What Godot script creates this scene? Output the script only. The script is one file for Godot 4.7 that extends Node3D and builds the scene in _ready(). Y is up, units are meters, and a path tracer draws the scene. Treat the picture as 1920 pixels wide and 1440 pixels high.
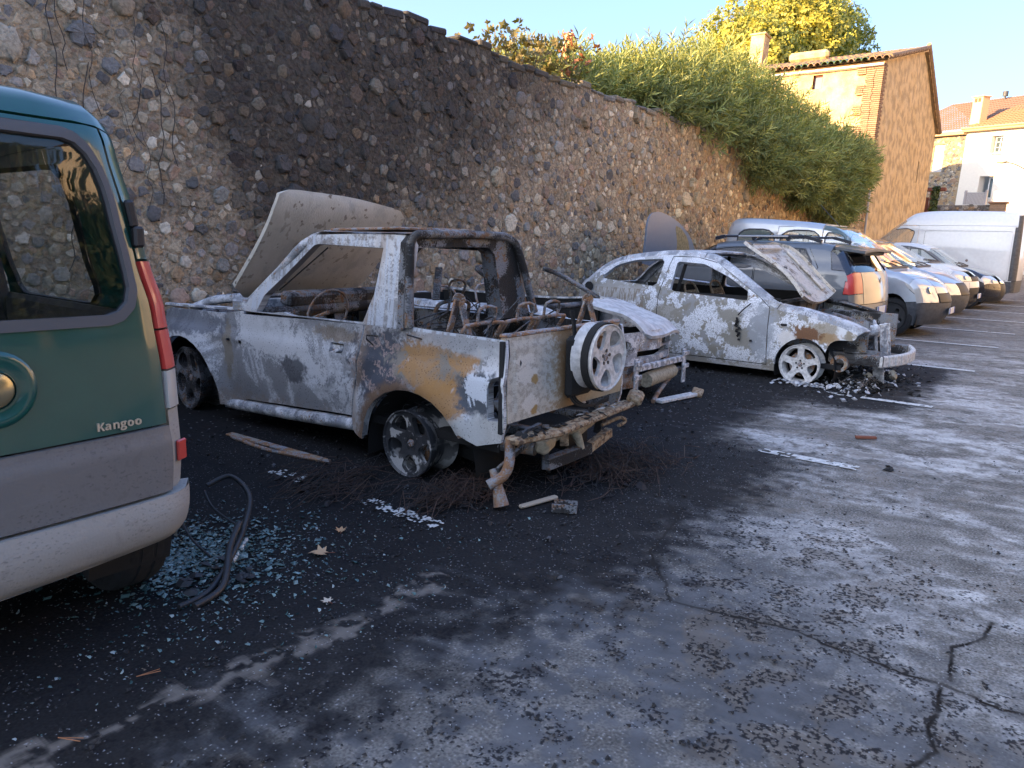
extends Node3D
# A shaded car park below an old rubble wall, with three burnt-out cars between parked ones.

# ------------------------------------------------------------------ mesh builder
class G:
	var V := PackedVector3Array()
	var N := PackedVector3Array()
	var U := PackedVector2Array()
	var C := PackedColorArray()
	var col := Color.WHITE
	func tri(a: Vector3, b: Vector3, c: Vector3, na: Vector3, nb: Vector3, nc: Vector3, ua := Vector2.ZERO, ub := Vector2.ZERO, uc := Vector2.ZERO) -> void:
		var g := (b - a).cross(c - a)
		if g.length_squared() < 1e-16:
			return
		if g.dot(na + nb + nc) > 0.0:   # Godot's front faces run clockwise
			V.push_back(a); V.push_back(c); V.push_back(b)
			N.push_back(na); N.push_back(nc); N.push_back(nb)
			U.push_back(ua); U.push_back(uc); U.push_back(ub)
		else:
			V.push_back(a); V.push_back(b); V.push_back(c)
			N.push_back(na); N.push_back(nb); N.push_back(nc)
			U.push_back(ua); U.push_back(ub); U.push_back(uc)
		C.push_back(col); C.push_back(col); C.push_back(col)
	func flat(a: Vector3, b: Vector3, c: Vector3, out: Vector3) -> void:
		var n := (b - a).cross(c - a).normalized()
		if n.dot(out) < 0.0: n = -n
		tri(a, b, c, n, n, n, Vector2(a.x + a.z, a.y), Vector2(b.x + b.z, b.y), Vector2(c.x + c.z, c.y))
	func quad(a: Vector3, b: Vector3, c: Vector3, d: Vector3, out: Vector3) -> void:
		flat(a, b, c, out); flat(a, c, d, out)
	func box(c: Vector3, s: Vector3, bs := Basis(), bev := 0.0) -> void:
		var h := s * 0.5
		var e: float = min(bev, min(h.x, min(h.y, h.z)) * 0.9)
		var i := h - Vector3(e, e, e)
		for ax in 3:
			for sg in [-1.0, 1.0]:
				var n := Vector3.ZERO; n[ax] = sg
				var p := (ax + 1) % 3
				var q := (ax + 2) % 3
				var k := []
				for w in [[-1, -1], [1, -1], [1, 1], [-1, 1]]:
					var v := Vector3.ZERO
					v[ax] = h[ax] * sg; v[p] = i[p] * w[0]; v[q] = i[q] * w[1]
					k.append(c + bs * v)
				quad(k[0], k[1], k[2], k[3], bs * n)
		if e > 0.0:
			for ax in 3:
				var p := (ax + 1) % 3
				var q := (ax + 2) % 3
				for sp in [-1.0, 1.0]:
					for sq in [-1.0, 1.0]:
						var a := Vector3.ZERO
						var b := Vector3.ZERO
						a[p] = h[p] * sp; a[q] = i[q] * sq
						b[p] = i[p] * sp; b[q] = h[q] * sq
						var o := Vector3.ZERO; o[p] = sp; o[q] = sq
						var a1 := a; var a2 := a; var b1 := b; var b2 := b
						a1[ax] = -i[ax]; a2[ax] = i[ax]; b1[ax] = -i[ax]; b2[ax] = i[ax]
						quad(c + bs * a1, c + bs * a2, c + bs * b2, c + bs * b1, bs * o)
			for sx in [-1.0, 1.0]:
				for sy in [-1.0, 1.0]:
					for sz in [-1.0, 1.0]:
						flat(c + bs * Vector3(h.x * sx, i.y * sy, i.z * sz), c + bs * Vector3(i.x * sx, h.y * sy, i.z * sz), c + bs * Vector3(i.x * sx, i.y * sy, h.z * sz), bs * Vector3(sx, sy, sz))
	func bar(a: Vector3, b: Vector3, w: float, h: float, up := Vector3.UP, bev := 0.004) -> void:
		var z := (b - a).normalized()
		if absf(z.dot(up)) > 0.98: up = Vector3.RIGHT
		var x := up.cross(z).normalized()
		box((a + b) * 0.5, Vector3(w, h, a.distance_to(b)), Basis(x, z.cross(x), z), bev)
	func tube(pts: Array, r, n := 8, cap := true) -> void:
		var m := pts.size()
		var rings := []
		var nrm := []
		var t0: Vector3 = (pts[1] - pts[0]).normalized()
		var x := t0.cross(Vector3.UP if absf(t0.y) < 0.9 else Vector3.RIGHT).normalized()
		for i in m:
			var t: Vector3 = ((pts[min(i + 1, m - 1)] as Vector3) - (pts[max(i - 1, 0)] as Vector3)).normalized()
			x = (x - t * x.dot(t)).normalized()
			var y := t.cross(x)
			var rr: float = r if not r is Array else r[i]
			var ring := []
			var nn := []
			for k in n:
				var a := TAU * k / n
				var d := x * cos(a) + y * sin(a)
				ring.append(pts[i] + d * rr); nn.append(d)
			rings.append(ring); nrm.append(nn)
		for i in m - 1:
			for k in n:
				var k2 := (k + 1) % n
				tri(rings[i][k], rings[i][k2], rings[i + 1][k2], nrm[i][k], nrm[i][k2], nrm[i + 1][k2])
				tri(rings[i][k], rings[i + 1][k2], rings[i + 1][k], nrm[i][k], nrm[i + 1][k2], nrm[i + 1][k])
		if cap:
			for e in [0, m - 1]:
				var o: Vector3 = (pts[0] - pts[1]) if e == 0 else (pts[m - 1] - pts[m - 2])
				for k in n:
					flat(pts[e], rings[e][k], rings[e][(k + 1) % n], o)
	# profile of (radius, height) turned about the y axis of xf
	func lathe(prof: Array, n: int, xf: Transform3D, a0 := 0.0, a1 := TAU, sharp := 0.6) -> void:
		var m := prof.size()
		for i in m - 1:
			var p: Vector2 = prof[i]
			var q: Vector2 = prof[i + 1]
			var d := (q - p).normalized()
			var nn := Vector2(d.y, -d.x)
			var np := nn
			var nq := nn
			if i > 0:
				var e: Vector2 = (p - (prof[i - 1] as Vector2)).normalized()
				if e.dot(d) > sharp: np = (Vector2(e.y, -e.x) + nn).normalized()
			if i < m - 2:
				var e2: Vector2 = ((prof[i + 2] as Vector2) - q).normalized()
				if e2.dot(d) > sharp: nq = (Vector2(e2.y, -e2.x) + nn).normalized()
			for k in n:
				var a := lerpf(a0, a1, float(k) / n)
				var b := lerpf(a0, a1, float(k + 1) / n)
				var ca := cos(a); var sa := sin(a); var cb := cos(b); var sb := sin(b)
				var pa := xf * Vector3(p.x * ca, p.y, p.x * sa)
				var pb := xf * Vector3(p.x * cb, p.y, p.x * sb)
				var qa := xf * Vector3(q.x * ca, q.y, q.x * sa)
				var qb := xf * Vector3(q.x * cb, q.y, q.x * sb)
				var npa := (xf.basis * Vector3(np.x * ca, np.y, np.x * sa)).normalized()
				var npb := (xf.basis * Vector3(np.x * cb, np.y, np.x * sb)).normalized()
				var nqa := (xf.basis * Vector3(nq.x * ca, nq.y, nq.x * sa)).normalized()
				var nqb := (xf.basis * Vector3(nq.x * cb, nq.y, nq.x * sb)).normalized()
				tri(pa, pb, qb, npa, npb, nqb)
				tri(pa, qb, qa, npa, nqb, nqa)
	func prism(poly: PackedVector2Array, depth: float, xf: Transform3D) -> void:   # extruded along +z of xf
		var id := Geometry2D.triangulate_polygon(poly)
		for i in range(0, id.size(), 3):
			for e in [0.0, depth]:
				flat(xf * Vector3(poly[id[i]].x, poly[id[i]].y, e), xf * Vector3(poly[id[i + 1]].x, poly[id[i + 1]].y, e), xf * Vector3(poly[id[i + 2]].x, poly[id[i + 2]].y, e), xf.basis.z * (1.0 if e > 0.0 else -1.0))
		var cw := -1.0 if Geometry2D.is_polygon_clockwise(poly) else 1.0
		for i in poly.size():
			var a := poly[i]
			var b := poly[(i + 1) % poly.size()]
			var o := Vector3(b.y - a.y, a.x - b.x, 0) * cw
			quad(xf * Vector3(a.x, a.y, 0), xf * Vector3(b.x, b.y, 0), xf * Vector3(b.x, b.y, depth), xf * Vector3(a.x, a.y, depth), xf.basis * o)
	func nrm(f: Callable, p: Vector2, out: Vector3) -> Vector3:
		var e := 0.004
		var n: Vector3 = (f.call(p + Vector2(e, 0)) - f.call(p - Vector2(e, 0))).cross(f.call(p + Vector2(0, e)) - f.call(p - Vector2(0, e)))
		n = n.normalized()
		return -n if n.dot(out) < 0.0 else n
	# a curved sheet: the part of the plane inside all of ins and outside all of outs, carried into space by f
	func panel(f: Callable, ins: Array, outs: Array, cell: Vector2, out: Vector3, uvr := Rect2(0, 0, 1, 1)) -> void:
		var box := Rect2()
		var first := true
		for poly in ins:
			var b := Rect2((poly as PackedVector2Array)[0], Vector2.ZERO)
			for q in poly: b = b.expand(q)
			box = b if first else box.intersection(b)
			first = false
		if box.size.x <= 0.0 or box.size.y <= 0.0: return
		var obs := []
		for poly in outs:
			var b := Rect2((poly as PackedVector2Array)[0], Vector2.ZERO)
			for q in poly: b = b.expand(q)
			if b.intersects(box): obs.append([b, poly])
		var nx := maxi(1, ceili(box.size.x / cell.x))
		var ny := maxi(1, ceili(box.size.y / cell.y))
		var st := Vector2(box.size.x / nx, box.size.y / ny)
		for i in nx:
			for j in ny:
				var o := box.position + Vector2(st.x * i, st.y * j)
				var parts := [PackedVector2Array([o, o + Vector2(st.x, 0), o + st, o + Vector2(0, st.y)])]
				for poly in ins:
					var nxt := []
					for q in parts: nxt.append_array(Geometry2D.intersect_polygons(q, poly))
					parts = nxt
				var rc := Rect2(o, st)
				for ob in obs:
					if (ob[0] as Rect2).intersects(rc):
						var nxt := []
						for q in parts: nxt.append_array(Geometry2D.clip_polygons(q, ob[1]))
						parts = nxt
				for q: PackedVector2Array in parts:
					if Geometry2D.is_polygon_clockwise(q): continue
					var id := Geometry2D.triangulate_polygon(q)
					if id.is_empty(): continue
					var P := []
					var M := []
					var T := []
					for v in q:
						P.append(f.call(v)); M.append(nrm(f, v, out)); T.append((v - uvr.position) / uvr.size)
					for k in range(0, id.size(), 3):
						tri(P[id[k]], P[id[k + 1]], P[id[k + 2]], M[id[k]], M[id[k + 1]], M[id[k + 2]], T[id[k]], T[id[k + 1]], T[id[k + 2]])
	# the turned-in edge of a sheet, depth along -normal
	func rim(f: Callable, poly: PackedVector2Array, depth: float, out: Vector3, step := 0.06) -> void:
		for i in poly.size():
			var a := poly[i]
			var b := poly[(i + 1) % poly.size()]
			var m := maxi(1, ceili(a.distance_to(b) / step))
			for k in m:
				var p := a.lerp(b, float(k) / m)
				var q := a.lerp(b, float(k + 1) / m)
				var A: Vector3 = f.call(p)
				var B: Vector3 = f.call(q)
				var na := nrm(f, p, out) * depth
				var nb := nrm(f, q, out) * depth
				quad(A, B, B - nb, A - na, (B - A).cross(na))
	# a lumpy stone or clod
	func rock(c: Vector3, s: Vector3, rng: RandomNumberGenerator, jag := 0.35) -> void:
		var bs := Basis.from_euler(Vector3(rng.randf() * 0.5, rng.randf() * TAU, rng.randf() * 0.5))
		var P := []
		for v in [Vector3(0, 1, 0), Vector3(0, -1, 0)]:
			P.append(c + bs * (v * s * 0.5 * rng.randf_range(1.0 - jag, 1.0)))
		for i in 6:
			var a := TAU * i / 6
			P.append(c + bs * (Vector3(cos(a), rng.randf_range(-0.4, 0.4), sin(a)) * s * 0.5 * rng.randf_range(1.0 - jag, 1.0 + jag * 0.3)))
		for i in 6:
			var a: Vector3 = P[2 + i]
			var b: Vector3 = P[2 + (i + 1) % 6]
			flat(P[0], a, b, (a + b) * 0.5 - c + (P[0] - c) * 0.5)
			flat(P[1], a, b, (a + b) * 0.5 - c + (P[1] - c) * 0.5)
	func mesh() -> ArrayMesh:
		var a := []
		a.resize(Mesh.ARRAY_MAX)
		a[Mesh.ARRAY_VERTEX] = V; a[Mesh.ARRAY_NORMAL] = N; a[Mesh.ARRAY_TEX_UV] = U; a[Mesh.ARRAY_COLOR] = C
		var m := ArrayMesh.new()
		m.add_surface_from_arrays(Mesh.PRIMITIVE_TRIANGLES, a)
		return m

# ------------------------------------------------------------------ naming and hanging things
var used := {}
func numbered(called: String) -> String:
	var n: int = used.get(called, 0)
	used[called] = n + 1
	return called if n == 0 else "%s_%03d" % [called, n]

func put(called: String, g: G, m: Material, parent: Node = self) -> MeshInstance3D:
	var o := MeshInstance3D.new()
	o.name = numbered(called) if parent == self else called
	if g.V.size() == 0:
		print("empty mesh: ", called)
		g.box(Vector3.ZERO, Vector3.ONE * 0.001)
	o.mesh = g.mesh()
	o.material_override = m
	parent.add_child(o, true)
	return o

func tag(o: Node, label: String, category: String, group := "") -> Node:
	o.set_meta("label", label); o.set_meta("category", category)
	if group: o.set_meta("group", group)
	return o

func thing(called: String, label: String, category: String, at := Vector3.ZERO, turn := 0.0, group := "") -> Node3D:
	var o := Node3D.new()
	o.name = numbered(called)
	add_child(o)
	o.position = at; o.rotation.y = turn
	tag(o, label, category, group)
	return o

func struct(called: String, g: G, m: Material) -> MeshInstance3D:
	var o := put(called, g, m)
	o.set_meta("kind", "structure")
	return o

# ------------------------------------------------------------------ 2D helpers
func poly(a: Array) -> PackedVector2Array:
	var p := PackedVector2Array()
	for i in range(0, a.size(), 2): p.push_back(Vector2(a[i], a[i + 1]))
	if Geometry2D.is_polygon_clockwise(p): p.reverse()
	return p
func pts(a: Array) -> Array:
	var p := []
	for i in range(0, a.size(), 2): p.append(Vector2(a[i], a[i + 1]))
	return p
func p3(a: Array) -> Array:
	var p := []
	for i in range(0, a.size(), 3): p.append(Vector3(a[i], a[i + 1], a[i + 2]))
	return p
func rect(x0: float, y0: float, x1: float, y1: float) -> PackedVector2Array:
	return PackedVector2Array([Vector2(x0, y0), Vector2(x1, y0), Vector2(x1, y1), Vector2(x0, y1)])
func rounded(p: PackedVector2Array, it := 2, k := 0.25) -> PackedVector2Array:
	for n in it:
		var q := PackedVector2Array()
		for i in p.size():
			var a := p[i]
			var b := p[(i + 1) % p.size()]
			q.push_back(a.lerp(b, k)); q.push_back(a.lerp(b, 1.0 - k))
		p = q
	return p
func soft_rect(x0: float, y0: float, x1: float, y1: float, r: float) -> PackedVector2Array:
	var q := PackedVector2Array()
	for c in [[x1 - r, y0 + r, -PI / 2], [x1 - r, y1 - r, 0.0], [x0 + r, y1 - r, PI / 2], [x0 + r, y0 + r, PI]]:
		for k in 5:
			var a: float = c[2] + PI / 2 * k / 4.0
			q.push_back(Vector2(c[0] + cos(a) * r, c[1] + sin(a) * r))
	return q
func grown(p: PackedVector2Array, d: float) -> PackedVector2Array:
	var r := Geometry2D.offset_polygon(p, d, Geometry2D.JOIN_ROUND if d > 0 else Geometry2D.JOIN_MITER)
	if r.is_empty(): return p
	var best: PackedVector2Array = r[0]
	for q: PackedVector2Array in r:
		if q.size() > best.size(): best = q
	return best
func disc(c: Vector2, r: float, n := 28) -> PackedVector2Array:
	var q := PackedVector2Array()
	for k in n: q.push_back(c + Vector2(cos(TAU * k / n), sin(TAU * k / n)) * r)
	return q
func smooth_line(p: Array, sub := 5) -> Array:       # Catmull-Rom through 2D or 3D points
	var o := []
	for i in p.size() - 1:
		var a = p[max(i - 1, 0)]
		var d = p[min(i + 2, p.size() - 1)]
		for k in sub: o.append(p[i].cubic_interpolate(p[i + 1], a, d, float(k) / sub))
	o.append(p[p.size() - 1])
	return o
func lookup(a: Array, x: float) -> float:             # piecewise linear table of (x, y)
	if x <= a[0].x: return a[0].y
	for i in a.size() - 1:
		if x <= a[i + 1].x:
			return lerpf(a[i].y, a[i + 1].y, (x - a[i].x) / (a[i + 1].x - a[i].x))
	return a[a.size() - 1].y

# ------------------------------------------------------------------ noise, textures, materials
var NZ := []
var LUT := PackedByteArray()
func make_noise() -> void:
	var spec := [[0.006, 4, 0], [0.02, 4, 0], [0.06, 3, 0], [0.22, 2, 0], [0.03, 1, 1], [0.012, 3, 2], [0.1, 1, 1]]
	for i in spec.size():
		var n := FastNoiseLite.new()
		n.seed = 11 + i * 7
		n.frequency = spec[i][0]
		n.noise_type = FastNoiseLite.TYPE_SIMPLEX_SMOOTH if spec[i][2] != 1 else FastNoiseLite.TYPE_CELLULAR
		n.fractal_type = FastNoiseLite.FRACTAL_FBM if spec[i][1] > 1 else FastNoiseLite.FRACTAL_NONE
		n.fractal_octaves = spec[i][1]
		if spec[i][2] == 1:
			n.cellular_return_type = FastNoiseLite.RETURN_DISTANCE
		if spec[i][2] == 2:
			n.domain_warp_enabled = true
			n.domain_warp_amplitude = 70.0
			n.domain_warp_frequency = 0.012
		var im := n.get_seamless_image(512, 512)
		im.convert(Image.FORMAT_L8)
		NZ.append(im.get_data())
	LUT.resize(4097)
	for i in 4097: LUT[i] = int(clampf(Color(i / 4096.0, 0, 0).linear_to_srgb().r * 255.0 + 0.5, 0, 255))
func nz(k: int, x: int, y: int) -> float:
	return NZ[k][((y & 511) << 9) | (x & 511)] / 255.0
func bake(w: int, h: int, cb: Callable) -> ImageTexture:      # cb gives a linear colour
	var d := PackedByteArray()
	d.resize(w * h * 3)
	var o := 0
	for y in h:
		for x in w:
			var c: Vector3 = cb.call(x, y)
			d[o] = LUT[clampi(int(c.x * 4096.0), 0, 4096)]
			d[o + 1] = LUT[clampi(int(c.y * 4096.0), 0, 4096)]
			d[o + 2] = LUT[clampi(int(c.z * 4096.0), 0, 4096)]
			o += 3
	return ImageTexture.create_from_image(Image.create_from_data(w, h, false, Image.FORMAT_RGB8, d))
func grey_tex(k: int, lo: float, hi: float, contrast := 1.0) -> ImageTexture:   # data texture straight from a noise
	var d := PackedByteArray()
	d.resize(512 * 512)
	for i in 512 * 512:
		var v := clampf((NZ[k][i] / 255.0 - 0.5) * contrast + 0.5, 0, 1)
		d[i] = int(lerpf(lo, hi, v) * 255.0)
	return ImageTexture.create_from_image(Image.create_from_data(512, 512, false, Image.FORMAT_L8, d))
func bump_tex(k: int, strength: float) -> ImageTexture:
	var im := Image.create_from_data(512, 512, false, Image.FORMAT_L8, NZ[k])
	im.convert(Image.FORMAT_RGBA8)
	im.bump_map_to_normal_map(strength)
	return ImageTexture.create_from_image(im)

var MT := {}
var TX := {}
func lin(r: float, g: float, b: float, a := 1.0) -> Color:
	var c := Color(r, g, b).linear_to_srgb()
	c.a = a
	return c
func mat(key: String, c: Color, rough := 0.8, metal := 0.0) -> StandardMaterial3D:
	if MT.has(key): return MT[key]
	var m := StandardMaterial3D.new()
	m.resource_name = key
	m.albedo_color = c; m.roughness = rough; m.metallic = metal
	MT[key] = m
	return m
func tri_tex(m: StandardMaterial3D, t: Texture2D, per_metre: float, world := false, bump := "", bump_scale := 1.0) -> StandardMaterial3D:
	m.albedo_texture = t
	m.uv1_triplanar = true
	m.uv1_world_triplanar = world
	m.uv1_scale = Vector3.ONE * per_metre
	if bump:
		m.normal_enabled = true
		m.normal_texture = TX[bump]
		m.normal_scale = bump_scale
	return m
func ss(a: float, b: float, x: float) -> float:
	var t := clampf((x - a) / (b - a), 0.0, 1.0)
	return t * t * (3.0 - 2.0 * t)

# paint burnt off steel: white ash, blue-grey oxide, tan and orange rust, black soot, crazed edges
const ASH := Vector3(0.66, 0.66, 0.67)
const OXIDE := Vector3(0.25, 0.26, 0.28)
const TAN := Vector3(0.29, 0.245, 0.18)
const RUST := Vector3(0.27, 0.125, 0.045)
const SOOT := Vector3(0.025, 0.023, 0.022)
func burn(x: int, y: int, ash: float, rust: float, soot: float) -> Vector3:
	var a := nz(5, x, y)
	var b := nz(1, x + 91, y + 37)
	var c := nz(2, x * 2 + 11, y * 2 + 7)
	var f := nz(3, x * 2, y * 2)
	var v := OXIDE.lerp(ASH, ss(0.62 - ash, 0.78 - ash, a * 0.6 + b * 0.3 + c * 0.25 - 0.05))
	v = v.lerp(TAN, ss(0.57, 0.63, nz(0, x + 200, y + 31) * 0.7 + c * 0.4 - 0.13 + rust * 0.5) * 0.85)
	var r := ss(0.66 - rust, 0.74 - rust, nz(1, x + 301, y + 130) * 0.7 + c * 0.4 - 0.03)
	v = v.lerp(RUST * (0.6 + 0.8 * f), r * 0.9)
	v = v.lerp(SOOT, ss(0.74 - soot, 0.86 - soot, nz(0, x + 77, y + 300) * 0.75 + c * 0.3 + f * 0.06))
	v *= 0.86 + 0.28 * f
	if nz(6, x + 9, y) < 0.10 and b > 0.42: v *= 0.3
	return v

func make_materials() -> void:
	TX.fine = bump_tex(3, 3.0)
	TX.med = bump_tex(2, 6.0)
	TX.rough = bump_tex(1, 10.0)
	TX.mottle = grey_tex(1, 0.72, 1.0, 1.5)
	TX.speck = grey_tex(3, 0.6, 1.0, 1.6)
	TX.grime = bake(512, 512, func(x: int, y: int) -> Vector3:
		var v := 0.62 + 0.38 * ss(0.3, 0.62, nz(1, x, y) * 0.7 + nz(3, x, y) * 0.3)
		v *= 0.9 + 0.2 * nz(2, x + 40, y)
		return Vector3(v, v * 0.985, v * 0.96))
	TX.dust = bake(512, 512, func(x: int, y: int) -> Vector3:
		var v := 0.9 + 0.1 * nz(1, x, y) - 0.05 * ss(0.6, 0.8, nz(3, x, y))
		return Vector3(v, v, v * 0.99))
	TX.scuff = bake(512, 512, func(x: int, y: int) -> Vector3:
		var v := 0.9 + 0.1 * nz(0, x, y)
		v -= 0.10 * ss(0.60, 0.66, nz(2, x, y + 40)) * ss(0.52, 0.6, nz(0, x + 60, y + 9))
		v -= 0.3 * ss(0.72, 0.75, nz(3, x / 2 + 30, y)) * ss(0.5, 0.56, nz(0, x + 260, y + 99))
		v += 0.06 * ss(0.66, 0.7, nz(2, x / 5, y + 90))
		return Vector3(v, v * 0.99, v * 0.97))
	TX.ash = bake(512, 512, func(x: int, y: int) -> Vector3: return burn(x, y, 0.16, -0.04, -0.03))
	TX.rusty = bake(512, 512, func(x: int, y: int) -> Vector3: return burn(x, y, -0.05, 0.2, 0.06))
	TX.sooty = bake(512, 512, func(x: int, y: int) -> Vector3: return burn(x, y, -0.1, 0.08, 0.27) * 0.75)
	TX.beige = bake(512, 512, func(x: int, y: int) -> Vector3:
		var v := Vector3(0.45, 0.41, 0.335).lerp(Vector3(0.54, 0.51, 0.45), nz(1, x, y))
		v = v.lerp(Vector3(0.3, 0.29, 0.27), ss(0.55, 0.75, nz(5, x + 40, y)) * 0.6)
		v = v.lerp(Vector3(0.13, 0.10, 0.075), ss(0.675, 0.70, nz(1, x + 220, y + 90) * 0.6 + nz(2, x, y) * 0.4))
		return v * (0.9 + 0.2 * nz(3, x, y)))
	mat("ash", Color.WHITE, 0.85); tri_tex(MT.ash, TX.ash, 0.8, false, "fine", 0.5)
	mat("rusty", Color.WHITE, 0.9); tri_tex(MT.rusty, TX.rusty, 1.1, false, "fine", 0.6)
	mat("sooty", Color.WHITE, 0.9); tri_tex(MT.sooty, TX.sooty, 0.9, false, "fine", 0.6)
	mat("beige", Color.WHITE, 0.75); tri_tex(MT.beige, TX.beige, 0.55, false, "fine", 0.25)
	mat("black", lin(0.014, 0.014, 0.015), 0.9)
	mat("soot", lin(0.02, 0.019, 0.018), 0.95); tri_tex(MT.soot, TX.speck, 3.0, false, "fine", 0.7)
	mat("tyre", lin(0.022, 0.022, 0.023), 0.85); tri_tex(MT.tyre, TX.mottle, 3.0, false, "fine", 0.3)
	mat("plastic_black", lin(0.018, 0.018, 0.02), 0.55)
	mat("plastic_grey", lin(0.15, 0.15, 0.152), 0.55); tri_tex(MT.plastic_grey, TX.scuff, 0.7, false, "fine", 0.12)
	mat("plastic_dark", lin(0.07, 0.075, 0.085), 0.6); tri_tex(MT.plastic_dark, TX.grime, 1.2, false, "fine", 0.2)
	mat("bumper_grey", lin(0.33, 0.325, 0.31), 0.5); tri_tex(MT.bumper_grey, TX.scuff, 0.8, false, "fine", 0.12)
	mat("seal", lin(0.045, 0.045, 0.05), 0.7)
	mat("rim_white", lin(0.62, 0.61, 0.6), 0.75); tri_tex(MT.rim_white, TX.grime, 2.0, false, "fine", 0.25)
	mat("rim_alloy", lin(0.5, 0.5, 0.52), 0.35, 0.8)
	mat("steel_dark", lin(0.05, 0.05, 0.05), 0.6, 0.3)
	mat("chrome", lin(0.7, 0.7, 0.7), 0.12, 1.0)
	mat("lamp_red", lin(0.50, 0.035, 0.028), 0.12); MT.lamp_red.clearcoat_enabled = true; MT.lamp_red.clearcoat = 1.0
	mat("lamp_amber", lin(0.6, 0.2, 0.03), 0.15)
	mat("lamp_clear", lin(0.6, 0.6, 0.58), 0.1, 0.4); MT.lamp_clear.clearcoat_enabled = true; MT.lamp_clear.clearcoat = 1.0
	mat("plate", lin(0.7, 0.7, 0.68), 0.4)
	var gl := mat("glass", Color(0.75, 0.85, 0.82, 0.16), 0.02)
	gl.transparency = BaseMaterial3D.TRANSPARENCY_ALPHA
	var gt := mat("glass_tint", Color(0.015, 0.045, 0.04, 0.42), 0.02)
	gt.transparency = BaseMaterial3D.TRANSPARENCY_ALPHA
	var gd := mat("glass_dark", Color(0.03, 0.04, 0.05, 0.6), 0.03)
	gd.transparency = BaseMaterial3D.TRANSPARENCY_ALPHA
	paint("paint_green", lin(0.005, 0.075, 0.066), 0.28)
	paint("paint_white", lin(0.66, 0.67, 0.68), 0.3)
	paint("paint_silver", lin(0.42, 0.45, 0.49), 0.32, 0.35)
	paint("paint_pearl", lin(0.68, 0.67, 0.63), 0.3)
	paint("paint_navy", lin(0.014, 0.018, 0.03), 0.25)
	paint("paint_black", lin(0.018, 0.016, 0.018), 0.25)
	paint("paint_slate", lin(0.105, 0.118, 0.135), 0.4, 0.2)
	paint("paint_greige", lin(0.20, 0.195, 0.18), 0.4, 0.2)
	mat("seat", lin(0.03, 0.03, 0.032), 0.95)
	mat("wire", lin(0.05, 0.032, 0.024), 0.8); MT.wire.vertex_color_use_as_albedo = true
	MT.wire.albedo_color = Color.WHITE
	mat("bits", Color.WHITE, 0.85); MT.bits.vertex_color_use_as_albedo = true
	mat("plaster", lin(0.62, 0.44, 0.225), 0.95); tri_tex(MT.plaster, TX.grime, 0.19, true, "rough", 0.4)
	mat("wood_red", lin(0.17, 0.055, 0.03), 0.8)
func paint(key: String, c: Color, rough := 0.3, metal := 0.0) -> void:
	var m := mat(key, c, rough, metal)
	tri_tex(m, TX.dust, 0.9)
	m.clearcoat_enabled = true
	m.clearcoat = 0.8
	m.clearcoat_roughness = 0.06

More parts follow.
